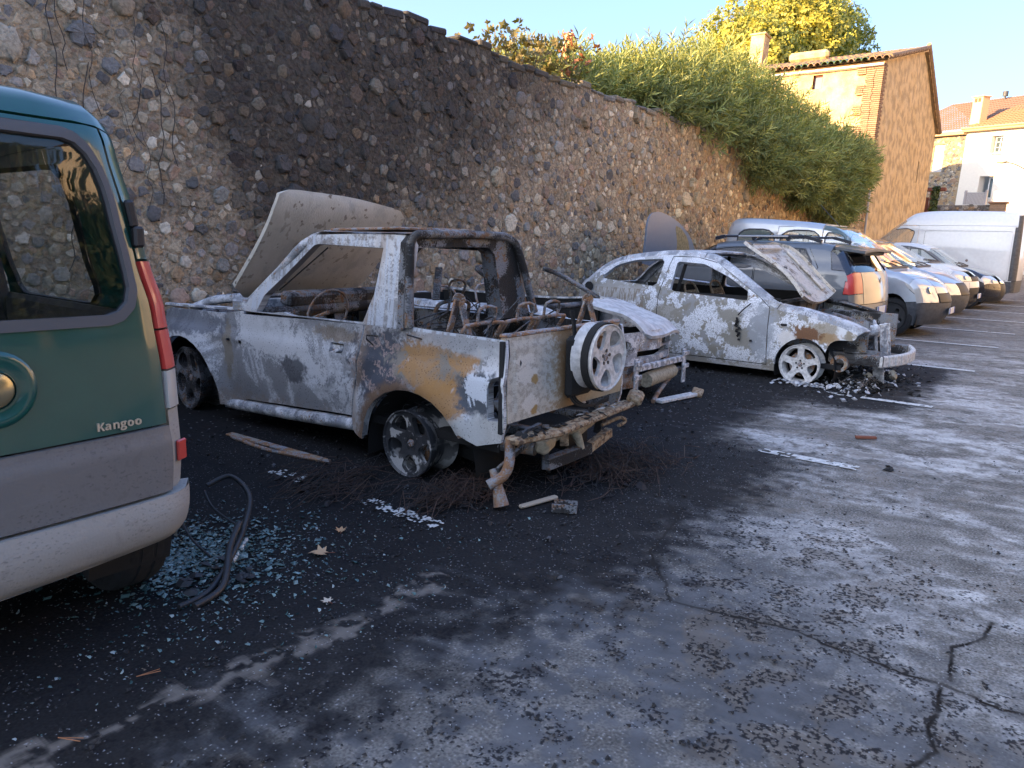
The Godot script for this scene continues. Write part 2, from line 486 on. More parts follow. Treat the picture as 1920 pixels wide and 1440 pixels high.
# ------------------------------------------------------------------ cars
# A car is described in side view: d metres behind its nose, y up. Local axes: nose towards -z, x across.
class Body:
	var L := 4.0
	var r := 0.08
	var hwc := []                # (y, half width)
	var kf := 0.25               # how far the corners of the nose lie behind its middle
	var kr := 0.12
	var prof := []               # outline from under the nose over the roof to under the tail
	var cum := []
	var marks := []              # arc length at the control points
	var side_poly := PackedVector2Array()
	func setup(ctrl: Array, sub: int) -> void:
		prof = []
		marks = []
		var run := 0.0
		for i in ctrl.size() - 1:
			for k in sub:
				var q: Vector2 = ctrl[i].cubic_interpolate(ctrl[i + 1], ctrl[max(i - 1, 0)], ctrl[min(i + 2, ctrl.size() - 1)], float(k) / sub)
				if prof.size(): run += q.distance_to(prof[-1])
				if k == 0: marks.append(run)
				prof.append(q); cum.append(run)
		run += (ctrl[-1] as Vector2).distance_to(prof[-1])
		prof.append(ctrl[-1]); cum.append(run); marks.append(run)
		var p := PackedVector2Array(prof)
		if Geometry2D.is_polygon_clockwise(p): p.reverse()
		var q := Geometry2D.offset_polygon(p, -r, Geometry2D.JOIN_ROUND)
		# the lower edge stays where it is
		var low := 9.0
		for v in prof: low = min(low, v.y)
		var best: PackedVector2Array = q[0]
		for s: PackedVector2Array in q:
			if s.size() > best.size(): best = s
		var e := PackedVector2Array()
		for v in best: e.push_back(Vector2(v.x, low if v.y < low + r * 1.6 else v.y))
		side_poly = e
	func hw(p: Vector2) -> float:
		var w := 0.0
		if p.y <= hwc[0].x: w = hwc[0].y
		else:
			w = hwc[-1].y
			for i in hwc.size() - 1:
				if p.y <= hwc[i + 1].x:
					w = lerpf(hwc[i].y, hwc[i + 1].y, smoothstep(0.0, 1.0, (p.y - hwc[i].x) / (hwc[i + 1].x - hwc[i].x)) * 0.5 + 0.5 * (p.y - hwc[i].x) / (hwc[i + 1].x - hwc[i].x))
					break
		w -= 0.05 * pow(clampf(1.0 - p.x / 0.7, 0, 1), 2.0) + 0.04 * pow(clampf(1.0 - (L - p.x) / 0.6, 0, 1), 2.0)
		return w
	func bend(d: float) -> float:
		return kf * pow(clampf(1.0 - d / 0.9, 0, 1), 1.5) - kr * pow(clampf(1.0 - (L - d) / 0.6, 0, 1), 1.5)
	func side(p: Vector2, sg: float, push := 0.0) -> Vector3:
		return Vector3(sg * (hw(p) + push), p.y, p.x + bend(p.x) - L * 0.5)
	func at(t: float) -> Array:        # point and outward normal of the outline
		var n := prof.size()
		var lo := 0
		var hi := n - 2
		while lo < hi:
			var mid := (lo + hi + 1) >> 1
			if cum[mid] <= t: lo = mid
			else: hi = mid - 1
		var a: Vector2 = prof[lo]
		var b: Vector2 = prof[lo + 1]
		var u: float = clampf((t - cum[lo]) / max(1e-5, cum[lo + 1] - cum[lo]), 0.0, 1.0)
		var ta: Vector2 = (b - (prof[max(lo - 1, 0)] as Vector2)).normalized()
		var tb: Vector2 = ((prof[min(lo + 2, n - 1)] as Vector2) - a).normalized()
		var tg := ta.lerp(tb, u).normalized()
		return [a.lerp(b, u), Vector2(-tg.y, tg.x)]
	func top(q: Vector2, push := 0.0) -> Vector3:      # q = (arc length, x as a share of the half width)
		var pn := at(q.x)
		var b: Vector2 = pn[0]
		var h := hw(b)
		var k := clampf((absf(q.y) * h - (h - r)) / r, 0.0, 1.0)
		var p: Vector2 = b - (pn[1] as Vector2) * r * (1.0 - sqrt(max(0.0, 1.0 - k * k)))
		var u := q.y
		var c := 0.035 * u * u * clampf((b.y - 0.75) / 0.5, 0, 1)
		var v := Vector3(u * hw(p), p.y - c * (1.0 - absf(u) * 0.9), p.x + bend(p.x) * u * u - L * 0.5)
		return v + Vector3(0, (pn[1] as Vector2).y, (pn[1] as Vector2).x) * push

func arch(c: Vector2, r: float) -> PackedVector2Array:
	var q := PackedVector2Array()
	for k in 15: q.push_back(c + Vector2(cos(PI * k / 14.0), sin(PI * k / 14.0)) * r)
	q.push_back(Vector2(c.x - r, -0.5)); q.push_back(Vector2(c.x + r, -0.5))
	if Geometry2D.is_polygon_clockwise(q): q.reverse()
	return q

# sp: L, r, hwc, prof, cell, arches [(d, y, r)], tops [[name, from mark, to mark, material, u0, u1]], sides [[name, polygon, material]], wins [[name, polygon]], paint, glass
func car_body(root: Node3D, sp: Dictionary) -> Body:
	var b := Body.new()
	b.L = sp.L; b.r = sp.get("r", 0.08); b.hwc = sp.hwc; b.kf = sp.get("kf", 0.25); b.kr = sp.get("kr", 0.1)
	b.setup(sp.prof, sp.get("sub", 5))
	var cell: float = sp.get("cell", 0.09)
	var paint_m: Material = sp.paint
	var glass: Material = sp.get("glass", MT.glass)
	var seal: Material = sp.get("seal", MT.seal)
	var arches := []
	for a in sp.arches: arches.append(arch(Vector2(a[0], a[1]), a[2]))
	var uvr: Rect2 = sp.get("uv", Rect2(0, 0, 1, 1))
	for sg in sp.get("flanks", [-1.0, 1.0]):
		var f := func(p: Vector2) -> Vector3: return b.side(p, sg)
		var fi := func(p: Vector2) -> Vector3: return b.side(p, sg, -0.014)
		var out := Vector3(sg, 0, 0)
		var taken := arches.duplicate()
		for w in sp.get("wins", []):
			var outer := grown(w[1], sp.get("seal_w", 0.02))
			if w[0] != "":
				var g := G.new()
				g.panel(fi, [w[1], b.side_poly], [], Vector2(cell, cell), out)
				var pane := put(w[0], g, glass, root)
				var s := G.new()
				s.panel(f, [outer, b.side_poly], [w[1]], Vector2(cell, cell), out)
				s.rim(f, w[1], 0.02, out)
				put("window_seal", s, seal, pane)
			else:
				var s := G.new()
				s.panel(f, [outer, b.side_poly], [w[1]], Vector2(cell, cell), out, uvr)
				s.rim(f, w[1], 0.045, out)
				put("window_frame", s, sp.get("frame_mat", paint_m), root)
			taken.append(outer)
		for s in sp.get("sides", []):
			if s.size() > 3 and s[3] != sg: continue
			var g := G.new()
			g.panel(f, [b.side_poly, grown(s[1], -0.004)], taken, Vector2(cell, cell), out, uvr)
			for q in Geometry2D.intersect_polygons(b.side_poly, grown(s[1], -0.004)):
				var keep := true
				for a in arches:
					if not Geometry2D.intersect_polygons(q, a).is_empty(): keep = false
				if keep: g.rim(f, q, 0.015, out, 0.1)
			if g.V.size() > 0: put(s[0], g, s[2], root)
			taken.append(grown(s[1], 0.004))
		var left: Array = [b.side_poly]
		for t in taken:
			var nxt := []
			for q in left:
				var holes := []
				var solid := []
				for c: PackedVector2Array in Geometry2D.clip_polygons(q, t):
					if Geometry2D.is_polygon_clockwise(c): holes.append(c)
					else: solid.append(c)
				nxt.append_array(solid if holes.is_empty() else [q])
			left = nxt
		for q in left:
			var g2 := G.new()
			g2.panel(f, [q], taken, Vector2(cell, cell), out, uvr)
			if g2.V.size() < 9: continue
			for a in sp.arches:
				for k in 14:
					var m0: Vector2 = Vector2(a[0], a[1]) + Vector2.from_angle(PI * k / 14.0) * a[2]
					var m1: Vector2 = Vector2(a[0], a[1]) + Vector2.from_angle(PI * (k + 1) / 14.0) * a[2]
					if Geometry2D.is_point_in_polygon((m0 + m1) * 0.5 + ((m0 + m1) * 0.5 - Vector2(a[0], a[1])).normalized() * 0.02, q):
						g2.quad(f.call(m0), f.call(m1), (f.call(m1) as Vector3) - out * 0.03, (f.call(m0) as Vector3) - out * 0.03, Vector3(0, -1, 0))
			put("side_panel", g2, paint_m, root)
	var outs_all := []
	for t in sp.tops:
		var u0: float = t[4] if t.size() > 4 else -1.0
		var u1: float = t[5] if t.size() > 5 else 1.0
		var t0: float = t[1] if t[1] is float else b.marks[t[1]]
		var t1: float = t[2] if t[2] is float else b.marks[t[2]]
		var f := func(q: Vector2) -> Vector3: return b.top(q)
		var push := 0.0
		if t[3] == glass: push = -0.012
		var fp := func(q: Vector2) -> Vector3: return b.top(q, push)
		var g := G.new()
		var region := rect(t0 + 0.004, u0 + (0.004 if u0 > -1.0 else 0.0), t1 - 0.004, u1 - (0.004 if u1 < 1.0 else 0.0))
		var mid: Vector3 = (b.top(Vector2((t0 + t1) * 0.5, (u0 + u1) * 0.5)))
		var nn: Vector2 = b.at((t0 + t1) * 0.5)[1]
		# thin strips along the rounded edges, wide ones between
		var us := [-1.0, -0.97, -0.93, -0.88, -0.6, -0.3, 0.0, 0.3, 0.6, 0.88, 0.93, 0.97, 1.0]
		for k in us.size() - 1:
			if us[k] >= u1 or us[k + 1] <= u0: continue
			g.panel(fp, [region, rect(t0 - 1, us[k], t1 + 1, us[k + 1])], [], Vector2(sp.get("tcell", cell), 1.0), Vector3(0, nn.y, nn.x) + Vector3(0.001, 0, 0))
		if t[3] != glass:
			g.rim(f, region, 0.02, Vector3(0, nn.y, nn.x), 0.12)
		put(t[0], g, t[3], root)
	# wheel wells, floor
	for a in sp.arches:
		for sg in [-1.0, 1.0]:
			var wl := G.new()
			var w: float = b.hw(Vector2(a[0], a[1])) - 0.03
			var xf := Transform3D(Basis(Vector3(0, 0, 1), Vector3(sg, 0, 0), Vector3(0, 1, 0)), Vector3(sg * (w - 0.3), a[1], a[0] - b.L * 0.5 + b.bend(a[0])))
			wl.lathe([Vector2(a[2] + 0.005, 0.3), Vector2(a[2] + 0.005, 0.0), Vector2(0.02, 0.0)], 20, xf, -0.4, PI + 0.4)
			put("wheel_well", wl, MT.black, root)
	var fl := G.new()
	var fy: float = sp.get("floor", 0.24)
	fl.box(Vector3(0, fy, 0), Vector3(b.hwc[0].y * 2 - 0.12, 0.05, b.L - 0.7))
	put("floor_pan", fl, MT.black, root)
	return b

func wheel(root: Node3D, at: Vector3, sg: float, R: float, width: float, style: String, with_tyre := true, rim_m: Material = null, called := "wheel") -> Node3D:
	var o := Node3D.new()
	o.name = called
	root.add_child(o, true)
	o.position = at
	var xf := Transform3D(Basis(Vector3(0, 0, 1), Vector3(sg, 0, 0), Vector3(0, 1, 0)), Vector3.ZERO)   # +y of the profile points outwards
	var rr := R * (0.70 if with_tyre else 1.0)
	var h := width * 0.5
	if with_tyre:
		var t := G.new()
		t.lathe([Vector2(rr * 0.96, h * 0.75), Vector2(rr * 1.08, h * 0.98), Vector2(R * 0.88, h * 1.0), Vector2(R * 0.97, h * 0.86), Vector2(R, h * 0.6), Vector2(R, h * 0.36), Vector2(R * 0.985, h * 0.33), Vector2(R * 0.985, h * 0.26), Vector2(R, h * 0.22), Vector2(R, -h * 0.22), Vector2(R * 0.985, -h * 0.26), Vector2(R * 0.985, -h * 0.33), Vector2(R, -h * 0.36), Vector2(R, -h * 0.6), Vector2(R * 0.97, -h * 0.86), Vector2(R * 0.88, -h), Vector2(rr * 0.96, -h * 0.8)], 36, xf, 0, TAU, 0.8)
		put("tyre", t, MT.tyre, o)
	var g := G.new()
	g.lathe([Vector2(rr * 0.99, h * 0.92), Vector2(rr * 0.965, h * 0.94), Vector2(rr * 0.93, h * 0.80), Vector2(rr * 0.88, h * 0.55), Vector2(rr * 0.80, h * 0.2), Vector2(rr * 0.80, -h * 0.5), Vector2(rr * 0.9, -h * 0.75), Vector2(rr * 0.95, -h * 0.9), Vector2(rr * 1.0, -h * 0.95)], 36, xf)
	g.lathe([Vector2(rr * 1.0, h * 0.92), Vector2(rr * 0.97, h * 0.6), Vector2(rr * 0.84, h * 0.25), Vector2(rr * 0.84, -h * 0.5), Vector2(rr * 0.94, -h * 0.7), Vector2(rr * 1.0, -h * 0.95)], 36, xf)
	# the face: a dished disc with openings between the spokes
	var face := func(p: Vector2) -> Vector3:
		var q := p.length() / rr
		return xf * Vector3(p.x, h * (0.66 + 0.2 * q * q - 0.12 * exp(-q * q * 30.0)), p.y)
	var holes := []
	var n := 5
	for k in n:
		var a0 := TAU * (k + 0.5) / n + PI / 2
		var hp := PackedVector2Array()
		if style == "star":          # five straight spokes
			var wdt := 0.34
			hp = PackedVector2Array([Vector2.from_angle(a0 - 0.44) * rr * 0.84, Vector2.from_angle(a0 - 0.22) * rr * 0.86, Vector2.from_angle(a0) * rr * 0.87, Vector2.from_angle(a0 + 0.22) * rr * 0.86, Vector2.from_angle(a0 + 0.44) * rr * 0.84, Vector2.from_angle(a0 + wdt) * rr * 0.5, Vector2.from_angle(a0) * rr * 0.36, Vector2.from_angle(a0 - wdt) * rr * 0.5])
			hp = rounded(hp, 1, 0.18)
		elif style == "swirl":       # five broad curved spokes, tapered windows
			hp = PackedVector2Array([Vector2.from_angle(a0 - 0.40) * rr * 0.80, Vector2.from_angle(a0 - 0.1) * rr * 0.89, Vector2.from_angle(a0 + 0.34) * rr * 0.88, Vector2.from_angle(a0 + 0.50) * rr * 0.74, Vector2.from_angle(a0 + 0.30) * rr * 0.48, Vector2.from_angle(a0 - 0.06) * rr * 0.33, Vector2.from_angle(a0 - 0.42) * rr * 0.5])
			hp = rounded(hp, 2, 0.25)
		else:
			hp = disc(Vector2.from_angle(a0) * rr * 0.62, rr * 0.15, 10)
		if Geometry2D.is_polygon_clockwise(hp): hp.reverse()
		holes.append(hp)
	var outv := Vector3(sg, 0, 0)
	g.panel(face, [disc(Vector2.ZERO, rr * 0.93, 40)], holes, Vector2(rr * 0.14, rr * 0.14), outv)
	for hp in holes: g.rim(face, hp, h * 0.28, outv, 0.05)
	var fb := func(p: Vector2) -> Vector3: return (face.call(p) as Vector3) - outv * h * 0.28
	g.panel(fb, [disc(Vector2.ZERO, rr * 0.93, 40)], holes, Vector2(rr * 0.2, rr * 0.2), -outv)
	var rm := put("rim", g, rim_m if rim_m else MT.rim_alloy, o)
	var hub := G.new()
	hub.lathe([Vector2(rr * 0.0, h * 0.70), Vector2(rr * 0.10, h * 0.69), Vector2(rr * 0.115, h * 0.6)], 14, xf)
	put("hub_cap", hub, MT.rusty if not with_tyre else MT.steel_dark, rm)
	var nuts := G.new()
	for k in 5:
		var a := TAU * k / 5.0 + PI / 2
		var v: Vector3 = face.call(Vector2.from_angle(a) * rr * 0.2)
		nuts.lathe([Vector2(0.0, 0.004), Vector2(0.011, 0.004), Vector2(0.011, -0.01)], 8, Transform3D(xf.basis, v))
	put("wheel_nuts", nuts, MT.steel_dark, rm).set_meta("kind", "stuff")
	var br := G.new()
	br.lathe([Vector2(0.02, 0.0), Vector2(rr * 0.62, 0.0), Vector2(rr * 0.62, -0.03), Vector2(0.02, -0.03)], 24, xf)
	br.lathe([Vector2(rr * 0.3, 0.02), Vector2(rr * 0.3, -h * 1.6)], 12, xf)
	put("brake_disc", br, MT.rusty if not with_tyre else MT.steel_dark, o)
	return o
func seat(root: Node3D, at: Vector3, h := 1.0) -> void:
	var g := G.new()
	g.box(at + Vector3(0, 0.08, 0), Vector3(0.46, 0.16, 0.46), Basis(), 0.04)
	g.box(at + Vector3(0, 0.40, 0.26), Vector3(0.46, 0.58 * h, 0.12), Basis(Vector3.RIGHT, 0.2), 0.05)
	g.box(at + Vector3(0, 0.80 * h, 0.35), Vector3(0.24, 0.18, 0.09), Basis(Vector3.RIGHT, 0.15), 0.04)
	put("seat", g, MT.seat, root)

# ------------------------------------------------------------------ camera, sky, sun
const EYE := Vector3(0, 1.4, 0)
var cam: Camera3D
func sky_and_camera() -> void:
	cam = Camera3D.new()
	cam.name = "camera"
	add_child(cam)
	var fw := Vector3(0.7754583, -0.1887392, -0.6025296).normalized()
	var up := Vector3(0.1336573, 0.9817205, -0.1355012).normalized()
	cam.transform = Transform3D(Basis(fw.cross(up).normalized(), up, -fw), EYE)
	cam.fov = 53.77
	cam.near = 0.05
	cam.far = 1200.0
	cam.current = true
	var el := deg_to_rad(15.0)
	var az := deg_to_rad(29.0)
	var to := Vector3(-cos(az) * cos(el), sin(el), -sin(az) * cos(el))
	# clear sky: deep overhead, pale at the horizon, hazy white round the low sun
	var sw := 256
	var shh := 128
	var im := Image.create(sw, shh, false, Image.FORMAT_RGBF)
	for j in shh:
		var th := PI * (j + 0.5) / shh
		for i in sw:
			var ph := TAU * (i + 0.5) / sw
			var d := Vector3(sin(ph) * sin(th), cos(th), -cos(ph) * sin(th))
			var h := clampf(d.y, 0, 1)
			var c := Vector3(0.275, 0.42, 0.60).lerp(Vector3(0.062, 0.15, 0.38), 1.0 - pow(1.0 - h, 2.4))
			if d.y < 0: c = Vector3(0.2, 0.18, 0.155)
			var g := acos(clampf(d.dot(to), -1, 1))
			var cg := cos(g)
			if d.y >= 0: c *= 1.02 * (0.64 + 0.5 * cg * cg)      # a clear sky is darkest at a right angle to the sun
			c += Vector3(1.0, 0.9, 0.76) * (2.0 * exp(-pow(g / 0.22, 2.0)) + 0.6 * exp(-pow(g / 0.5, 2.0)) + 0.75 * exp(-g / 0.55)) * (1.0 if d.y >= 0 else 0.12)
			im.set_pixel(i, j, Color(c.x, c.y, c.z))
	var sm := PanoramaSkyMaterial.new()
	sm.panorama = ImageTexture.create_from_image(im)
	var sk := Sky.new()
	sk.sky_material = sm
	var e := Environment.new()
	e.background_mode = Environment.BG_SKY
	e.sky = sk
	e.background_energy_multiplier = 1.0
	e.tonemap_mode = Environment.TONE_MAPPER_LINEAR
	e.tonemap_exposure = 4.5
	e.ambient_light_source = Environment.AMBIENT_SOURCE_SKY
	e.sdfgi_enabled = true
	e.ssao_enabled = true
	e.ssil_enabled = true
	var we := WorldEnvironment.new()
	we.name = "world_environment"
	we.environment = e
	add_child(we)
	var sun := DirectionalLight3D.new()
	sun.name = "sun"
	sun.light_energy = 1.6
	sun.light_color = Color(1.0, 0.83, 0.60)
	sun.light_angular_distance = 0.5
	sun.shadow_enabled = true
	sun.transform = Transform3D(Basis.looking_at(-to, Vector3.UP), Vector3.ZERO)
	add_child(sun)

# ------------------------------------------------------------------ ground
# how much soot lies at a point of the car park
func soot_at(x: float, z: float) -> float:
	var s := 0.0
	for w in [[3.7, -4.0, 0.9, 2.0, 1.1], [5.9, -4.2, 1.0, 1.5, 0.9], [8.6, -3.4, 1.3, 1.8, 0.6], [8.6, -1.9, 0.7, 0.3, 0.45], [1.9, -4.4, 1.2, 2.0, 1.5]]:
		var dx: float = max(0.0, absf(x - w[0]) - w[2])
		var dz: float = max(0.0, absf(z - w[1]) - w[3])
		s = max(s, 1.0 - sqrt(dx * dx + dz * dz) / w[4])
	return s
func seg_d(p: Vector2, a: Vector2, b: Vector2) -> float:
	return p.distance_to(Geometry2D.get_closest_point_to_segment(p, a, b))
func ground_tex(x0: float, z0: float, w: float, d: float, pw: int, ph: int) -> ImageTexture:
	var s := w / pw
	var cracks := [pts([2.6, -1.2, 2.7, -0.82, 2.67, -0.53, 2.65, -0.26, 2.64, -0.03, 2.66, 0.6]), pts([2.65, -0.26, 2.5, -0.24, 2.38, -0.25, 2.27, -0.21, 2.13, -0.26]), pts([3.25, -0.18, 3.08, -0.19, 2.95, -0.27, 2.69, -0.24]), pts([3.9, -2.0, 3.5, -1.6, 3.0, -1.5, 2.6, -1.2])]
	var cd := {}
	var cells := 0.08
	for c in cracks:
		for i in c.size() - 1:
			var n := ceili((c[i] as Vector2).distance_to(c[i + 1]) / 0.04)
			for k in n + 1:
				var p: Vector2 = (c[i] as Vector2).lerp(c[i + 1], float(k) / n)
				for ix in [-1, 0, 1]:
					for iz in [-1, 0, 1]:
						var key := Vector2i(int(floor(p.x / cells)) + ix, int(floor(p.y / cells)) + iz)
						if not cd.has(key): cd[key] = {}
						cd[key][[c[i], c[i + 1]]] = true
	# coarse soot lookup
	var sw := 96
	var soot := PackedFloat32Array()
	soot.resize((sw + 2) * (sw + 2))
	for j in sw + 2:
		for i in sw + 2: soot[j * (sw + 2) + i] = soot_at(x0 + w * i / sw, z0 + d * j / sw)
	var N0: PackedByteArray = NZ[0]
	var N1: PackedByteArray = NZ[1]
	var N2: PackedByteArray = NZ[2]
	var N3: PackedByteArray = NZ[3]
	var N5: PackedByteArray = NZ[5]
	return bake(pw, ph, func(px: int, py: int) -> Vector3:
		var x := x0 + px * s
		var z := z0 + py * s
		var gx := w * 0.0 + (x - x0) / w * sw
		var gz := (z - z0) / d * sw
		var ii := int(gx)
		var jj := int(gz)
		var o := jj * (sw + 2) + ii
		var S: float = lerpf(lerpf(soot[o], soot[o + 1], gx - ii), lerpf(soot[o + sw + 2], soot[o + sw + 3], gx - ii), gz - jj)
		var mx := int(x * 100.0) + 4096        # 1 cm steps
		var mz := int(z * 100.0) + 4096
		var fx := int(x * 330.0) + 8192
		var fz := int(z * 330.0) + 8192
		var big := N0[((mz & 511) << 9) | (mx & 511)] / 255.0
		var mid := N1[(((mz * 2 + 77) & 511) << 9) | ((mx * 2) & 511)] / 255.0
		var sm := N1[(((fz + 133) & 511) << 9) | ((fx + 55) & 511)] / 255.0
		var fl := N2[((fz & 511) << 9) | (fx & 511)] / 255.0
		var gr := N3[((fz & 511) << 9) | (fx & 511)] / 255.0
		var st := N5[(((mz / 2 + 99) & 511) << 9) | ((mx + 40) & 511)] / 255.0       # swirls drawn out along the lane
		# old asphalt with pale stone in it
		var v := Vector3(0.2, 0.186, 0.165) * (0.65 + 0.7 * mid)
		if gr > 0.62: v = v.lerp(Vector3(0.36, 0.34, 0.31), (gr - 0.62) * 3.0)
		if gr < 0.40: v *= 0.62
		# dried foam and ash in pale drifts, thicker away from the wrecks
		var road := ss(-2.35, -1.95, z + (mid - 0.5) * 0.35)
		var far := ss(1.2, 3.3, x + z)
		var pale := ss(0.47 - 0.06 * far, 0.69, st * 0.5 + mid * 0.38 + fl * 0.16) * road
		v = v.lerp(Vector3(0.47, 0.455, 0.43) * (0.65 + 0.7 * gr), pale * (0.14 + 0.76 * far) * ss(17.0, 8.0, x))
		# grey slurry left by the hoses over the near lane
		var slur := ss(3.6, 1.6, x + z * 0.7) * road
		v = v.lerp(Vector3(0.088, 0.09, 0.094) * (0.6 + 0.8 * sm), slur * (0.35 + 0.6 * ss(0.35, 0.55, big * 0.4 + sm * 0.6)))
		v = v.lerp(Vector3(0.13, 0.11, 0.088), ss(0.56, 0.66, mid * 0.6 + big * 0.5 - 0.05) * 0.6 * road)
		# the bays: newer, blacker surface
		v = v.lerp(Vector3(0.036, 0.034, 0.032) * (0.5 + 1.0 * gr), (1.0 - road) * ss(9.0, 5.5, x) * 0.93)
		# run-off streaks across the lane
		var sk := N1[(((mz / 2 + mx / 3 + 210) & 511) << 9) | ((mx * 3 - mz + 17) & 511)] / 255.0
		v *= 0.72 + 0.56 * sk
		# soot and melted stuff
		var so := clampf(S * 1.15 + (mid - 0.5) * 0.5 + (sm - 0.5) * 0.35, 0, 1)
		v = v.lerp(Vector3(0.016, 0.0155, 0.016).lerp(Vector3(0.06, 0.06, 0.062), ss(0.5, 0.66, st * 0.6 + sk * 0.4) * ss(0.95, 0.45, so)) * (0.55 + 0.9 * gr), ss(0.18, 0.72, so) * 0.94)
		# tarry flecks in clumps
		var clump := ss(0.46, 0.66, mid * 0.65 + st * 0.35) * ss(5.4, 2.4, x + 0.4 * z)
		var fk := N2[(((fz * 2 + 31) & 511) << 9) | ((fx * 2 + 5) & 511)] / 255.0
		v = v.lerp(Vector3(0.011, 0.011, 0.013), ss(0.0, 0.05, fk * 0.55 + fl * 0.2 + gr * 0.25 - 0.665 + 0.17 * clump) * 0.9 * ss(0.0, 0.1, clump))
		# a ridge of pale dirt where the two surfaces meet
		var rd: float = absf(z + 2.06 + (mid - 0.5) * 0.22 + 0.05 * sin(x * 3.0))
		if x < 2.2: v = v.lerp(Vector3(0.2, 0.175, 0.15), ss(0.07, 0.0, rd) * ss(0.4, 0.6, sm + 0.12) * 0.75)
		# cracks and the long joint
		var key := Vector2i(int(floor(x / cells)), int(floor(z / cells)))
		if cd.has(key):
			var p := Vector2(x + (mid - 0.5) * 0.06, z + (fl - 0.5) * 0.012)
			var dm := 1.0
			for sgm in cd[key]: dm = min(dm, seg_d(p, sgm[0], sgm[1]))
			v = v.lerp(Vector3(0.02, 0.018, 0.016), ss(0.012, 0.003, dm) * (0.5 + 0.3 * ss(0.35, 0.6, mid)) + 0.25 * ss(0.06, 0.01, dm))
		elif x > 4.0:
			# crazed old surface further off
			var cz: float = absf(big + (fl - 0.5) * 0.03 - 0.5)
			var cy: float = absf(mid + (fl - 0.5) * 0.05 - 0.47)
			v *= 1.0 - 0.55 * ss(4.0, 6.0, x) * maxf(ss(0.006, 0.002, cz), ss(0.012, 0.003, cy) * ss(0.5, 0.6, st))
		if gr > 0.80 and fl > 0.5: v = Vector3(0.3, 0.3, 0.3)
		return v)

